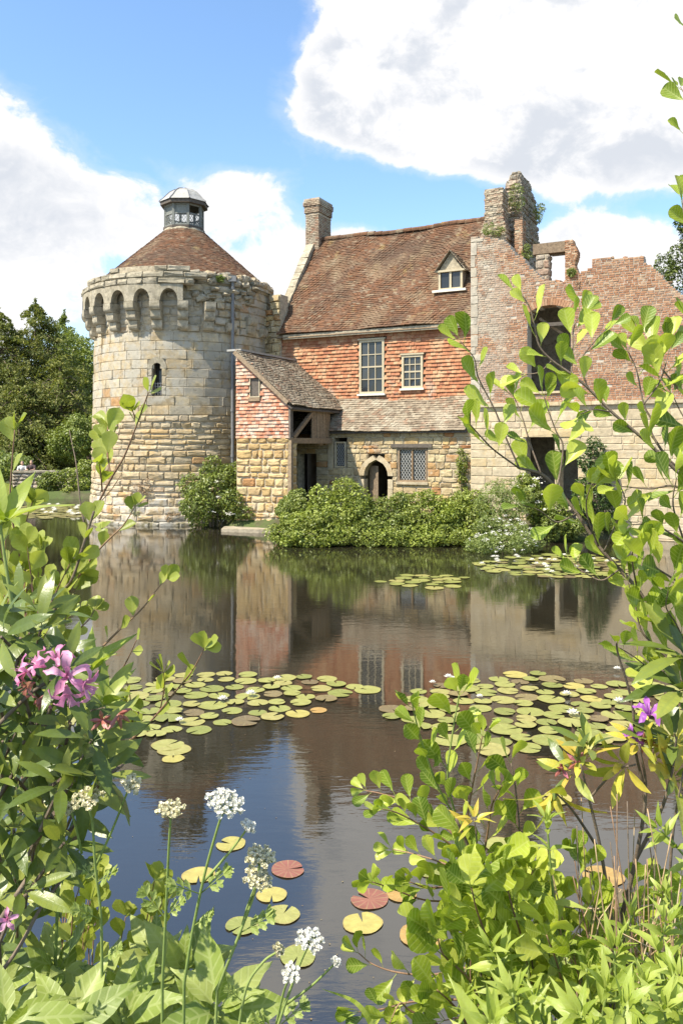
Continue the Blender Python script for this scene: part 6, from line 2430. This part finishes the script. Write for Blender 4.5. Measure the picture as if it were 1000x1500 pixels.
def build_lower_alder():
    Y = 2.05
    A = Plant('alder_bush', 'bright green young alder bush filling the lower right over the lily pads', 'shrub', 800, Y)
    key = ('alder', 'alder')

    def br(pts, r0=.004, r1=.0015, size=.072, step=.045, mat='red_stem', y0=None, y1=None, ground=False, **k):
        step *= .78
        p = A.path(pts, y0 or Y, y1 or Y - random.uniform(-.15, .25))
        A.stem(A.to_ground(p) if ground else p, r0, r1, M[mat])
        A.leafy(p, key, size, step, **k)
    br([(790, 1500), (755, 1400), (720, 1320), (690, 1250), (668, 1200)], .007, .004, mat='bark', ground=True, f0=.2, tip=0, step=.05, per=1)
    br([(668, 1200), (640, 1150), (622, 1100), (610, 1060), (603, 1030)], .003, .0013, mat='green_stem', size=.058, step=.036, f0=.05, tip=2)
    br([(668, 1200), (655, 1140), (660, 1090), (668, 1040), (672, 1018)], .003, .0013, mat='green_stem', size=.075, step=.04, f0=.2, tip=3)
    br([(680, 1225), (690, 1160), (700, 1110), (706, 1078)], .003, .0013, size=.072, step=.042, f0=.2, tip=3)
    br([(690, 1250), (640, 1200), (600, 1175), (560, 1163), (535, 1158)], .003, .0013, size=.05, step=.028, f0=.1, tip=2)
    br([(700, 1270), (650, 1230), (610, 1205), (580, 1190), (560, 1185)], .003, .0013, size=.058, step=.028, f0=.1, tip=3)
    br([(705, 1290), (650, 1265), (610, 1252), (575, 1244)], .003, .0013, size=.058, step=.03, f0=.1, tip=3)
    br([(715, 1310), (660, 1300), (625, 1300), (600, 1292)], .003, .0013, size=.07, step=.036, f0=.1, tip=3)
    br([(720, 1320), (665, 1320), (620, 1318), (570, 1300), (545, 1292)], .0028, .0012, size=.055, step=.05, f0=.4, tip=3)
    br([(780, 1440), (720, 1415), (680, 1418), (630, 1428), (580, 1424), (545, 1412), (525, 1396)], .0036, .0014, size=.06, step=.04, f0=.45, tip=3)
    br([(785, 1480), (720, 1470), (660, 1464), (600, 1468), (560, 1478), (525, 1482)], .0036, .0014, size=.062, step=.036, f0=.3, tip=3)
    br([(640, 1500), (600, 1480), (585, 1470), (570, 1500)], .003, .0014, size=.055, step=.04, f0=.2, tip=2)
    br([(700, 1290), (712, 1230), (720, 1180), (735, 1150)], .003, .0013, size=.07, step=.04, f0=.1, tip=3)
    br([(740, 1370), (745, 1290), (760, 1230), (755, 1160), (748, 1118)], .0036, .0014, size=.07, step=.045, f0=.1, tip=2, mat='bark')
    br([(750, 1390), (700, 1350), (670, 1330), (655, 1350)], .003, .0013, size=.095, step=.042, f0=.2, tip=2, y1=Y - .4)
    br([(760, 1400), (730, 1330), (715, 1290), (725, 1262)], .003, .0013, size=.09, step=.04, f0=.2, tip=3, y1=Y - .35)
    for pts in ([(760, 1520), (730, 1420), (700, 1340), (690, 1300)], [(790, 1520), (770, 1400), (750, 1330), (740, 1290)], [(830, 1520), (820, 1430), (800, 1370)], [(720, 1520), (690, 1440), (650, 1400), (640, 1370)], [(700, 1530), (670, 1480), (640, 1450)], [(860, 1530), (850, 1450), (840, 1400)]):
        br(pts, .003, .0013, size=.082, step=.042, f0=.25, tip=3, y0=1.72, y1=1.62)
    br([(770, 1430), (700, 1390), (660, 1378)], .003, .0013, size=.06, step=.036, f0=.1, tip=3)
    br([(790, 1450), (745, 1430), (700, 1445), (670, 1440)], .003, .0013, size=.07, step=.036, f0=.1, tip=3)
    br([(800, 1420), (775, 1360), (770, 1310), (780, 1275)], .003, .0013, size=.08, step=.04, f0=.1, tip=3)
    br([(800, 1500), (740, 1480), (700, 1485), (650, 1495)], .003, .0013, size=.07, step=.034, f0=.1, tip=3)


def build_fill_alder():
    Y = 1.95
    for name, lab, x0, x1, y0, y1, n, yy in (('alder_bush', 'dense low alder growth in the middle of the lower right corner', 680, 870, 1250, 1480, 44, 1.9),
                                             ('alder_bush', 'dense alder growth among the dry stalks at the lower right edge', 850, 1010, 1270, 1490, 34, 2.1)):
        A = Plant(name, lab, 'shrub', (x0 + x1) / 2, yy)
        for i in range(n):
            x, y = random.uniform(x0, x1), random.uniform(y0, y1)
            p = A.path([(x + random.uniform(-30, 30), 1520), (x + random.uniform(-25, 25), (y + 1520) / 2), (x, y)], yy + random.uniform(-.12, .15))
            A.stem(A.to_ground(p, .5), .0026, .001, M[random.choice(('red_stem', 'bark', 'green_stem'))])
            A.leafy(p, ('alder', 'alder'), .062, .04, f0=.1, tip=3)


def upright(label, pts, Y, size, step, key=('lance', 'lance'), group='leafy upright stems in the lower right', r=.0042, per=2, name='willowherb', top=5, mat='green_stem'):
    A = Plant(name, label, 'plant', pts[0][0], Y, group)
    p = A.path(pts, Y, Y - .05)
    A.stem(A.to_ground(p, .5), r, r * .45, M[mat])
    ph = random.uniform(0, 3)
    for q, t, f in walk(p, step, step * .4):
        a = unit(t.cross(Vector((.2, 1, .1))))
        b = t.cross(a)
        ph += math.pi / 2
        for k in range(per):
            an = ph + 2 * math.pi * k / per + random.uniform(-.2, .2)
            rad = a * math.cos(an) + b * math.sin(an)
            A.leaf(key, q, rad * .95 + t * random.uniform(.35, .7) + rv(.1), t - rad * .3 + Vector((0, -.3, .2)) + rv(.15), size * (1.1 - .5 * f) * random.uniform(.8, 1.15))
            if random.random() < .6:
                A.leaf(key, q, rad * .5 + t * 1.0 + rv(.2), t - rad * .5 + rv(.2), size * .55)
    A.whorl(p[-1], p[-1] - p[-4], key, size * .55, top, .5, n2=3)
    return A


def build_lower_right():
    upright('upright leafy stem with a thick pale stalk right of the alder bush', [(835, 1530), (822, 1440), (812, 1340), (805, 1260), (800, 1200)], 1.75, .085, .05)
    upright('shorter upright leafy stem leaning left at the bottom edge', [(770, 1530), (745, 1470), (728, 1420), (718, 1390)], 1.6, .075, .04)
    upright('leafy stem leaning right below the dry stalks', [(850, 1530), (880, 1460), (905, 1390), (925, 1340)], 1.7, .075, .045)
    upright('leafy stem rising at the bottom right corner', [(990, 1540), (975, 1460), (965, 1400), (975, 1350)], 1.55, .085, .04)
    upright('leafy stem at the right edge beside the dry stalks', [(1040, 1440), (1005, 1380), (985, 1330), (972, 1310)], 1.7, .085, .045)
    upright('leafy stem leaning in low from the right edge', [(1060, 1330), (1015, 1270), (985, 1235), (965, 1215)], 1.75, .085, .05)
    upright('low leafy stem between the two upright stalks', [(880, 1540), (868, 1490), (862, 1450), (858, 1420)], 1.6, .07, .035)
    upright('low leafy stem under the alder leaves at the bottom edge', [(700, 1540), (690, 1500), (684, 1475), (680, 1455)], 1.65, .065, .035)
    upright('low leafy stem near the bottom right corner', [(930, 1540), (935, 1500), (938, 1470), (940, 1440)], 1.5, .08, .035)
    upright('low spreading leafy stem at the bottom edge under the tall stalk', [(810, 1545), (800, 1510), (790, 1485), (780, 1465)], 1.5, .08, .03)
    upright('low spreading leafy stem at the very bottom right', [(985, 1550), (992, 1525), (998, 1505), (1000, 1480)], 1.45, .09, .03)
    for k, (px, py, yy) in enumerate(((735, 1400, 1.6), (775, 1350, 1.7), (900, 1390, 1.6), (990, 1430, 1.5), (890, 1450, 1.5), (750, 1455, 1.45), (915, 1475, 1.4), (970, 1475, 1.4), (850, 1490, 1.4), (720, 1500, 1.4))):
        upright(('pale', 'slim', 'drooping', 'bushy', 'short', 'tall', 'crowded')[k % 7] + ' leafy stem ' + ('among the dry stalks', 'in front of the low alder growth')[k % 2] + ', ' + ('upper', 'middle', 'lower')[(k // 5)] + ' tier of the thicket',
                [(px + random.uniform(-30, 40), 1545), (px + random.uniform(-10, 15), (py + 1540) / 2), (px, py)], yy, random.uniform(.085, .11), .05, top=5)
    for px, py, yy in ((1080, 1350, 1.7), (1130, 1300, 1.8), (1190, 1360, 1.7), (1250, 1300, 1.9), (1110, 1430, 1.5), (1300, 1380, 1.7), (1200, 1450, 1.5)):
        upright('leafy stem of the bank growth running on beyond the right edge', [(px + random.uniform(-30, 40), 1545), (px + random.uniform(-10, 15), (py + 1540) / 2), (px, py)], yy, .09, .05, group='bank growth beyond the right edge')
    # dry stalk thicket
    D = Plant('dry_stalks', 'thicket of dry straw coloured stalks behind the leafy stems at right', 'plant', 930, 2.0)
    for i in range(34):
        x = random.uniform(850, 1000)
        top = random.uniform(1150, 1330)
        y = random.uniform(1.62, 1.95)
        lean = random.gauss(0, 38)
        p = D.path([(x, 1530), (x + lean * .4 + random.uniform(-8, 8), 1400), (x + lean, top)], y)
        D.stem(D.to_ground(p, .6), random.uniform(.002, .0046), .0012, M[random.choice(('dry', 'dry', 'red_stem', 'bark'))], 5)
        if random.random() < .5:
            q = p[len(p) // 2]
            e = q + Vector((random.uniform(-.12, .12), random.uniform(-.05, .05), random.uniform(.05, .16)))
            D.stem([q, q.lerp(e, .5) + rv(.008), e], .0018, .0008, M['dry'], 4)
    D.stem(D.path([(825, 1328), (880, 1331), (965, 1325)], 1.9), .002, .0016, M['dry'], 5)
    # yellowing rhododendron
    Rh = Plant('rhododendron', 'straggly rhododendron with yellowing leaves and a purple flower at right', 'shrub', 920, 2.1)
    K, KY = ('rhodo', 'rhodo'), ('rhodo', 'yellow_leaf')
    Y = 1.9
    for pts, r in (([(925, 1520), (900, 1380), (880, 1250), (862, 1170), (850, 1120)], .007), ([(900, 1380), (930, 1260), (945, 1160), (935, 1090)], .006), ([(880, 1250), (840, 1190), (812, 1160)], .004),
                   ([(930, 1260), (970, 1180), (985, 1120), (990, 1080)], .005), ([(945, 1160), (930, 1100), (925, 1030), (905, 960), (902, 940)], .0035), ([(862, 1170), (900, 1130), (930, 1120)], .003), ([(960, 1500), (975, 1350), (985, 1220), (1000, 1130)], .006)):
        p = Rh.path(pts, Y, Y - .1)
        Rh.stem(Rh.to_ground(p, .3) if pts[0][1] > 1450 else p, r, .002, M['bark'])
    for px, py, ax, n, size, mix in ((850, 1112, (-.1, -.35, 1), 8, .074, .8), (838, 1130, (-.6, -.4, .4), 6, .09, .7), (862, 1095, (.1, -.2, 1), 6, .08, .5), (935, 1088, (0, -.4, .9), 8, .078, .75), (955, 1110, (.4, -.5, .3), 7, .09, .7), (912, 1120, (-.7, -.5, -.2), 5, .095, 1),
                                     (990, 1085, (-.2, -.4, .9), 7, .12, .35), (985, 1140, (.2, -.6, .4), 6, .11, .4), (812, 1160, (-.3, -.6, -.9), 4, .12, 1), (1000, 1010, (-.3, -.3, .9), 7, .12, 0), (1005, 960, (-.4, -.3, .8), 6, .12, 0)):
        for i in range(2):
            ky = KY if random.random() < mix else K
            Rh.whorl(P(px, py, Y - .05), ax, ky, size * (1 if i == 0 else .7), n if i == 0 else 4, 1.0 if i == 0 else .45)
    flower(Rh, P(950, 1050, Y - .1), (-.2, -.5, .8), .030, 'purple_petal')
    flower(Rh, P(932, 1072, Y - .05), (-.5, -.5, -.2), .022, 'purple_petal')
    for px, py in ((845, 1118), (822, 1125), (940, 1085)):
        for _ in range(5):
            g = G()
            a = P(px, py, Y - .06) - Rh.t.location
            e = a + unit(rv()) * .03
            g.tube([a, a.lerp(e, .6), e], [.002, .005, .001], 5)
            g.obj('wilted_bud', M['wilted'], Rh.t)
    # yellow sprig beside the alder
    Ys = Plant('yellow_sprig', 'small sprig of bright yellow leaves in front of the alder bush', 'plant', 690, 1.9)
    p = Ys.path([(705, 1330), (700, 1260), (697, 1222), (694, 1200)], 1.85)
    Ys.stem(Ys.to_ground(p), .0028, .0014, M['bark'])
    Ys.whorl(P(694, 1200, 1.83), (0, -.3, 1), ('lance', 'yellow_leaf'), .048, 7, .75)
    Ys.whorl(P(690, 1206, 1.83), (-.6, -.4, .1), ('rhodo', 'yellow_leaf'), .052, 3, .5)


def flower(plant, pos, axis, size, mat):
    """open five-petalled rhododendron flower with stamens, one mesh per petal."""
    ax = unit(Vector(axis))
    a = unit(ax.cross(Vector((.2, .1, 1))))
    b = ax.cross(a)
    base = Vector(pos) - plant.t.location
    for k in range(5):
        q = 2 * math.pi * k / 5 + random.uniform(-.15, .15)
        rad = a * math.cos(q) + b * math.sin(q)
        sd = ax.cross(rad)
        g = G()
        k_ = random.uniform(.75, 1.1)
        rows = [(0, .08, 0), (.22, .12, .45), (.5, .22 * k_, .78), (.85, .27 * k_, .9 * k_), (1.1, .20 * k_, .85 * k_ * random.uniform(.6, 1.1)), (1.32, .05, .72 * k_ * random.uniform(.4, 1.1))]
        vs = []
        for t, w, h in rows:
            for s_ in (-1, 0, 1):
                vs.append(base + (rad * (t * .95) + ax * (h + abs(s_) * .10) + sd * (s_ * w + .06 * math.sin(t * 7 + k))) * size + rv(size * .035))
        g.add(vs, [(i * 3 + j, i * 3 + j + 1, i * 3 + j + 4, i * 3 + j + 3) for i in range(5) for j in range(2)])
        g.obj('petal', M[mat], plant.t, smooth=True)
    g = G()
    for k in range(6):
        e = base + (ax * 1.25 + unit(rv()) * .3) * size
        g.tube([base, base.lerp(e, .6), e], size * .018, 4)
    g.obj('stamen', M[mat], plant.t, stuff=True)


def build_left_rhodo():
    Y = 1.45
    Rh = Plant('rhododendron', 'dark leathery rhododendron with a pink flower at the left edge', 'shrub', -60, 1.3)
    K = ('rhodo', 'rhodo')
    heads = []
    for pts, r in (([(-60, 1560), (-20, 1380), (20, 1250), (60, 1150), (95, 1080)], .0035), ([(-80, 1450), (-50, 1250), (-20, 1080), (10, 960), (30, 890)], .0035), ([(-20, 1380), (60, 1260), (120, 1200), (165, 1150)], .0045),
                   ([(20, 1250), (90, 1190), (140, 1150), (180, 1120)], .004), ([(-20, 1080), (30, 1030), (60, 1005), (85, 995)], .0035), ([(-50, 1250), (10, 1150), (50, 1080), (75, 1040)], .004), ([(-60, 1500), (20, 1400), (60, 1330), (90, 1290)], .0045), ([(-20, 1380), (30, 1320), (60, 1290)], .0035)):
        p = Rh.path(pts, Y - .1, Y + random.uniform(-.15, .15))
        Rh.stem(Rh.to_ground(p, .3) if pts[0][1] > 1440 else p, r, .003, M['bark'])
        heads.append(p)
    spots = []
    edge = [(905, 70), (960, 100), (1000, 125), (1040, 160), (1090, 175), (1130, 175), (1165, 150), (1200, 115), (1250, 95), (1300, 75), (1360, 50)]
    for row in range(14):
        py = 895 + row * 36
        xmax = np.interp(py, [e[0] for e in edge], [e[1] for e in edge])
        px = -20 + random.uniform(0, 25)
        while px < xmax:
            spots.append((px, py + random.uniform(-16, 16), (px / 200 + random.uniform(-.35, .35), -.55 + random.uniform(-.3, .3), .75 + random.uniform(-.5, .3)), random.uniform(.07, .092)))
            px += random.uniform(27, 42)
    for px, py, ax, size in spots:
        yy = Y + random.uniform(-.16, .25)
        c = P(px, py, yy)
        Rh.whorl(c, ax, K, size, 6, random.uniform(.75, 1.1), jit=.3, n2=1)
        q = c - unit(Vector(ax)) * .12 + Vector((-.02, .02, -.05))
        G().tube([c - Rh.t.location, q - Rh.t.location], [.0025, .004], 5).obj('stem', M['bark'], Rh.t)
    for px, py, ax, sz, m in ((98, 990, (.3, -.8, .35), .034, 'pink_petal'), (116, 1000, (1, -.4, -.1), 0.028, 'pink_petal'), (86, 972, (-.1, -.4, 1), .026, 'pink_petal'), (68, 978, (-.9, -.4, .6), .026, 'pink_petal'),
                              (100, 1006, (.2, -.7, -.7), .028, 'pink_petal'), (52, 1000, (-.6, -.6, -.2), .022, 'wilted'), (46, 985, (-.9, -.3, .3), .024, 'pink_petal')):
        flower(Rh, P(px, py, Y - .24), ax, sz * .8, m)
    flower(Rh, P(12, 1345, Y - .25), (.2, -.8, .2), .014, 'pink_petal')
    for px, py in ((175, 1045), (150, 1055), (60, 1022)):
        for _ in range(7):
            a = P(px, py, Y - .12) - Rh.t.location
            e = a + unit(rv()) * random.uniform(.018, .032)
            G().tube([a, a.lerp(e, .6), e], [.0012, .0038, .001], 5).obj('wilted_bud', M['wilted'], Rh.t)
    Ys = Plant('yellow_sprig', 'bright yellow green young shoots behind the pink flower', 'plant', 60, 1.55)
    p = Ys.path([(90, 1180), (110, 1080), (125, 1000)], 1.55)
    Ys.stem(Ys.to_ground(p), .004, .002, M['green_stem'])
    Ys.whorl(P(128, 985, 1.55), (.25, -.2, 1), ('lance', 'lance'), .10, 6, .5)
    Ys.whorl(P(150, 1030, 1.5), (.5, -.3, .9), ('lance', 'lance'), .09, 6, .6)
    p = Ys.path([(20, 900), (5, 800), (0, 755)], 1.5)
    Ys.stem([P(60, 1300, 1.55)] + p, .004, .002, M['green_stem'])
    Ys.whorl(P(2, 765, 1.5), (.35, -.3, .9), ('lance', 'lance'), .12, 7, .6, n2=3)


def build_left_twigs():
    Y = 1.9
    A = Plant('twiggy_shrub', 'slender twigs with small fresh green leaves rising at the left edge', 'shrub', 10, 1.85)
    key = ('twig', 'twig_leaf')

    def tw(pts, r0=.0034, r1=.0012, size=.05, step=.034, f0=.15, tip=3, ground=False, mat='red_stem', y0=None, per=1, **k):
        p = A.path(pts, y0 or Y, (y0 or Y) + random.uniform(-.12, .12))
        A.stem(A.to_ground(p, .3) if ground else p, r0, r1, M[mat])
        if step:
            A.leafy(p, key, size, step, f0=f0, tip=tip, out=.55, fwd=.85, up=.35, per=per, **k)
    tw([(20, 1420), (40, 1150), (60, 980), (85, 880), (106, 848), (122, 800), (138, 749)], .006, .003, size=.052, step=.04, f0=.45, tip=0, ground=True, per=2, mat='bark')
    tw([(138, 749), (163, 701), (182, 669), (200, 624), (213, 588), (218, 575)], .003, .0012, size=.05, step=.13, f0=.3, tip=3)
    tw([(200, 624), (198, 612), (194, 600)], .0016, .001, size=.045, step=.03, tip=3)
    tw([(163, 701), (157, 655), (158, 630), (160, 618)], .002, .001, size=.05, step=.026, tip=3, per=2)
    tw([(150, 720), (148, 695), (146, 678)], .002, .001, size=.042, step=.022, tip=3)
    tw([(138, 749), (148, 735), (165, 715), (178, 695)], .0016, .0008, size=.03, step=0)
    tw([(80, 900), (128, 826), (150, 800), (166, 784), (182, 768), (198, 742)], .003, .0012, size=.048, step=.07, f0=.3, tip=4)
    tw([(150, 800), (148, 785), (150, 775)], .0016, .001, size=.042, step=.04, tip=2)
    tw([(30, 1200), (45, 960), (51, 880), (29, 813), (16, 739), (18, 680), (22, 630)], .004, .0014, size=.052, step=.085, f0=.3, tip=3, ground=True)
    tw([(29, 813), (40, 760), (48, 735)], .002, .001, size=.055, step=.04, tip=4)
    tw([(128, 790), (118, 735), (112, 680), (106, 650), (102, 630)], .0024, .0008, size=.03, step=0, mat='bark')
    tw([(70, 1020), (136, 961), (177, 921), (207, 893), (228, 866), (243, 848)], .003, .0012, size=.048, step=.045, f0=.35, tip=3)
    tw([(160, 1010), (185, 970), (200, 938)], .002, .001, size=.04, step=.06, f0=.7, tip=1)
    tw([(150, 1110), (190, 1085), (218, 1060), (258, 1012), (282, 982), (299, 951)], .003, .0012, size=.05, step=.05, f0=.25, tip=4)
    tw([(235, 1040), (241, 1006), (240, 985)], .002, .001, size=.05, step=.03, tip=4)
    tw([(100, 940), (118, 920), (131, 907), (139, 893)], .002, .001, size=.046, step=.035, tip=4)
    tw([(195, 1060), (190, 1015), (183, 990)], .0018, .0008, size=.03, step=0)
    # dense leafy mass above the rhododendron
    for i in range(26):
        x0, y0 = random.uniform(-20, 80), random.uniform(900, 1010)
        x1, y1 = random.uniform(-10, 135), random.uniform(768, 900)
        if x1 > 100 and y1 < 800:
            y1 = random.uniform(830, 900)
        tw([(x0, y0), ((x0 + x1) / 2 + random.uniform(-12, 12), (y0 + y1) / 2), (x1, y1)], .0024, .001, size=.05, step=.036, f0=.3, tip=3, y0=Y + random.uniform(-.15, .25))
    for i in range(9):
        x1, y1 = random.uniform(70, 215), random.uniform(1010, 1125)
        tw([(x1 - random.uniform(40, 90), y1 + random.uniform(30, 80)), (x1 - 20, y1 + 20), (x1, y1)], .002, .001, size=.046, step=.034, f0=.2, tip=4, y0=Y + random.uniform(-.1, .2))
    B = Plant('twiggy_shrub', 'low small leaved shrub between the rhododendron and the umbel stems', 'shrub', 110, 1.9)
    for i in range(22):
        x1, y1 = random.uniform(70, 250), random.uniform(1270, 1400)
        p = B.path([(x1 + random.uniform(-40, 10), 1500), (x1 - 10, y1 + 50), (x1, y1)], 1.85 + random.uniform(-.1, .15))
        B.stem(B.to_ground(p, .5), .0026, .001, M['red_stem'])
        B.leafy(p, key, .05, .04, f0=.35, tip=3, out=.6, fwd=.8, up=.3)


def build_left_broad():
    K = ('balsam', 'balsam')

    def plant(label, px, py, Y, axis, size, n, low=2):
        A = Plant('broad_leaved_plant', label, 'plant', px, Y, 'broad leaved plants in the lower left corner')
        c = P(px, py, Y)
        base = A.t.location
        q = Vector((base.x, base.y, base.z))
        A.stem(smooth([q, q.lerp(c, .5) + Vector((0, .02, 0)), c]), .006, .0035, M['green_stem'])
        ax = unit(Vector(axis))
        A.whorl(c, axis, K, size, n, 1.05, jit=.3, n2=3)
        for i in range(low):
            A.whorl(c - Vector((0, 0, .05 + .055 * i)), ax, K, size * (1.05 + .1 * i), n - 1, 1.25, jit=.35)
    plant('light green plant with a pointed leaf whorl right of the bottom left corner', 268, 1425, 1.45, (.1, -.5, .9), .105, 7, 3)
    plant('broad leaved plant with its whorl spread wide near the left edge', 86, 1418, 1.55, (-.05, -.55, .9), .11, 6, 2)
    plant('pale green plant crowding the bottom edge below the umbel stems', 318, 1480, 1.3, (.2, -.5, .85), .11, 7, 2)
    plant('pale leaved plant at the bottom edge left of centre', 180, 1490, 1.3, (-.1, -.4, .9), .10, 7, 2)
    plant('pale leaved plant beside the corner at the bottom edge', 95, 1510, 1.25, (.1, -.4, .9), .10, 6, 2)
    plant('small broad leaved plant behind the pointed whorl', 225, 1400, 1.6, (.1, -.4, .9), .09, 6, 2)
    plant('small broad leaved plant between the two large whorls', 165, 1440, 1.55, (0, -.4, .9), .085, 6, 2)
    plant('narrow leaved pale plant in the very bottom left corner', 12, 1500, 1.2, (.3, -.3, .9), .10, 6, 2)
    plant('dim broad leaved plant low at the left edge', -5, 1440, 1.6, (.2, -.5, .8), .11, 6, 2)
    # low ground cover under them
    n = 2600
    xs = rng.uniform(-1.5, 1.5, n)
    ys = rng.uniform(1.15, 2.6, n)
    keep = (xs < -.12 - .08 * (ys - 1)) | (xs > .28)
    xs, ys = xs[keep], ys[keep]
    C = np.stack([xs, ys, ground_z(xs, ys) + rng.uniform(.02, .28, len(xs))], -1)
    V, Q = leaf_quads(C, .08, flat=.6, asp=.4, up=np.array([0, -.3, 1.0]))
    o = link('ground_cover', npmesh('ground_cover', V, Q), M['balsam'])
    o['kind'] = 'stuff'
    tag(o, 'low green ground cover on the near bank under the taller plants', 'ground cover')


def umbel(label, pts, Y, width, mat, dens=1.0, dome=.25, leaves=True, name='umbellifer', branch=()):
    A = Plant(name, label, 'plant', pts[0][0], Y, 'white umbels standing at the water edge')
    p = A.path(pts, Y, Y - .03)
    A.stem(A.to_ground(p, .6), .0028, .0017, M['green_stem'], 7)
    heads = [(p[-1], unit(p[-1] - p[-3]), width)]
    for bp in branch:
        q = A.path(bp[0], Y, Y - .03)
        A.stem(q, .0022, .0014, M['green_stem'], 5)
        heads.append((q[-1], unit(q[-1] - q[-2]), bp[1]))
    for h, ax, w in heads:
        a = unit(ax.cross(Vector((.2, 1, .1))))
        b = ax.cross(a)
        nr = max(9, int(17 * dens * (w / .07) ** .7))
        rays, fl = G(), G()
        for k in range(nr):
            rr = math.sqrt((k + .5) / nr) * w * .5
            an = k * 2.39996
            e = h + ax * (w * .42 - dome * rr * rr / w * 1.6) + (a * math.cos(an) + b * math.sin(an)) * rr
            rays.tube([h - A.t.location, h.lerp(e, .6) + ax * .004 - A.t.location, e - A.t.location], .0008, 4)
            cs = w * .075 + .002
            for q in range(12):
                c = e + unit(rv()) * cs * random.uniform(.4, 1) * Vector((1, 1, .5)).length * .55
                c.z += cs * .3
                s_ = random.uniform(.0022, .0036)
                n = unit(ax + rv(.5))
                x = unit(n.cross(Vector((.3, .9, .1))))
                y = n.cross(x)
                pts5 = [c + (x * math.cos(2 * math.pi * i / 5) + y * math.sin(2 * math.pi * i / 5)) * s_ for i in range(5)]
                fl.add([v - A.t.location for v in [c - n * s_ * .6] + pts5], [(0, 1 + i, 1 + (i + 1) % 5) for i in range(5)])
        rays.obj('umbel_rays', M['green_stem'], A.t, stuff=True)
        fl.obj('umbel', M[mat], A.t, stuff=True)
    if leaves:
        for q, t, f in walk(p, .055, .04):
            if f > .62:
                continue
            for sd in (-1, 1):
                if random.random() < .75:
                    frond(A, q, unit(t * .5 + Vector((sd * random.uniform(.5, 1), random.uniform(-.6, .4), .15))), random.uniform(.028, .05))
    return A


def frond(A, pos, d, ln):
    """small divided leaf: a stalk with lobed leaflets."""
    g = G()
    n = Vector((0, -.55, .8))
    s = unit(d.cross(n))
    up = s.cross(d)
    base = pos - A.t.location
    g.tube([base, base + d * ln], .0009, 4)

    def lobe(b, dd, L, w):
        ss = unit(dd.cross(up))
        g.add([b, b + dd * L * .45 + ss * w + up * w * .3, b + dd * L * .75 + ss * w * .55, b + dd * L, b + dd * L * .75 - ss * w * .55, b + dd * L * .45 - ss * w + up * w * .3],
              [(0, 1, 2, 3), (0, 3, 4, 5)])
    for f in (.4, .7, 1.0):
        b = base + d * ln * f
        for a in ((-1, 1) if f < 1 else (-.7, 0, .7)):
            dd = unit(d + s * a * 1.1 + rv(.15))
            lobe(b, dd, ln * .42, ln * .11)
            lobe(b + dd * ln * .2, unit(dd + s * .8), ln * .22, ln * .07)
            lobe(b + dd * ln * .2, unit(dd - s * .8), ln * .22, ln * .07)
    g.obj('leaf', M['fern'], A.t)


def build_umbels():
    umbel('tallest umbel with a broad white flower head over the water', [(270, 1440), (283, 1360), (300, 1280), (318, 1215), (326, 1192)], 1.22, .054, 'white_petal', 1.6, branch=[([(300, 1290), (335, 1250), (352, 1228), (362, 1214)], .018)])
    umbel('umbel with a flat greenish flower head left of the tallest one', [(238, 1440), (243, 1340), (247, 1250), (250, 1200)], 1.26, .040, 'cream_petal', 1.5, dome=.05)
    umbel('umbel with two small cream bud heads in the middle', [(318, 1450), (350, 1370), (372, 1310), (380, 1268)], 1.24, .043, 'cream_petal', 1.6, branch=[([(350, 1375), (362, 1330), (374, 1298)], .042)])
    umbel('umbel with a small white flower head nearest the water at the bottom', [(395, 1540), (418, 1470), (438, 1415), (450, 1388)], 1.22, .040, 'white_petal', 1.5, branch=[([(405, 1500), (415, 1455), (424, 1432)], .026), ([(420, 1470), (455, 1445), (490, 1412)], .012)])
    umbel('dark stemmed umbel with a greenish head in front of the rhododendron', [(150, 1440), (148, 1340), (140, 1270), (136, 1210), (131, 1185)], 1.3, .048, 'cream_petal', 1.2, dome=.1, branch=[([(140, 1270), (165, 1215), (185, 1165), (190, 1155)], .03), ([(120, 1250), (112, 1215), (105, 1190)], .025)])
    umbel('low budding umbel among the broad leaves', [(345, 1540), (360, 1450), (385, 1410), (405, 1395)], 1.24, .017, 'cream_petal')
    # grass blade
    A = Plant('grass_blade', 'single long grass blade crossing the bottom edge beside the water', 'grass', 560, 1.4)
    g = G()
    p = smooth([P(560, 1560, 1.4), P(545, 1505, 1.4), P(520, 1468, 1.4), P(470, 1448, 1.42)])
    q = [A.t.location + Vector((0, 0, .0)), A.t.location.lerp(p[0], .6)] + p
    for i in range(len(q) - 1):
        f0, f1 = i / (len(q) - 1), (i + 1) / (len(q) - 1)
        w0, w1 = .006 * (1 - f0 ** 3), .006 * (1 - f1 ** 3)
        s = Vector((.55, 0, .8))
        a, b = q[i] - A.t.location, q[i + 1] - A.t.location
        g.add([a - s * w0, a + s * w0, b + s * w1, b - s * w1], [(0, 1, 2, 3)])
    g.obj('blade', M['lance'], A.t, smooth=True)


build_right_alder()
build_lower_alder()
build_fill_alder()
build_lower_right()
build_left_rhodo()
build_left_twigs()
build_left_broad()
build_umbels()


def build_flecks():
    """petals, pollen and leaf scraps drifting on the water."""
    n = 420
    xs, ys = rng.uniform(-9, 9, n), 4.2 + 21 * rng.random(n) ** 1.4
    xs = xs * (ys / 25 + .25)
    keep = pond_dist(xs, ys) > .2
    C = np.stack([xs, ys, np.full(n, .004)], -1)[keep]
    V, Q = leaf_quads(C, .015, flat=.97, asp=.6, up=np.array([0, 0, 1.0]))
    V[:, 2] = np.maximum(V[:, 2], .002)
    o = link('floating_flecks', npmesh('floating_flecks', V, Q), M['pad_brown'])
    o['kind'] = 'stuff'
    tag(o, 'small pale flecks of petals and leaf scraps drifting on the pond', 'debris')


build_flecks()
for _p in PLANTS:
    _p.finish()
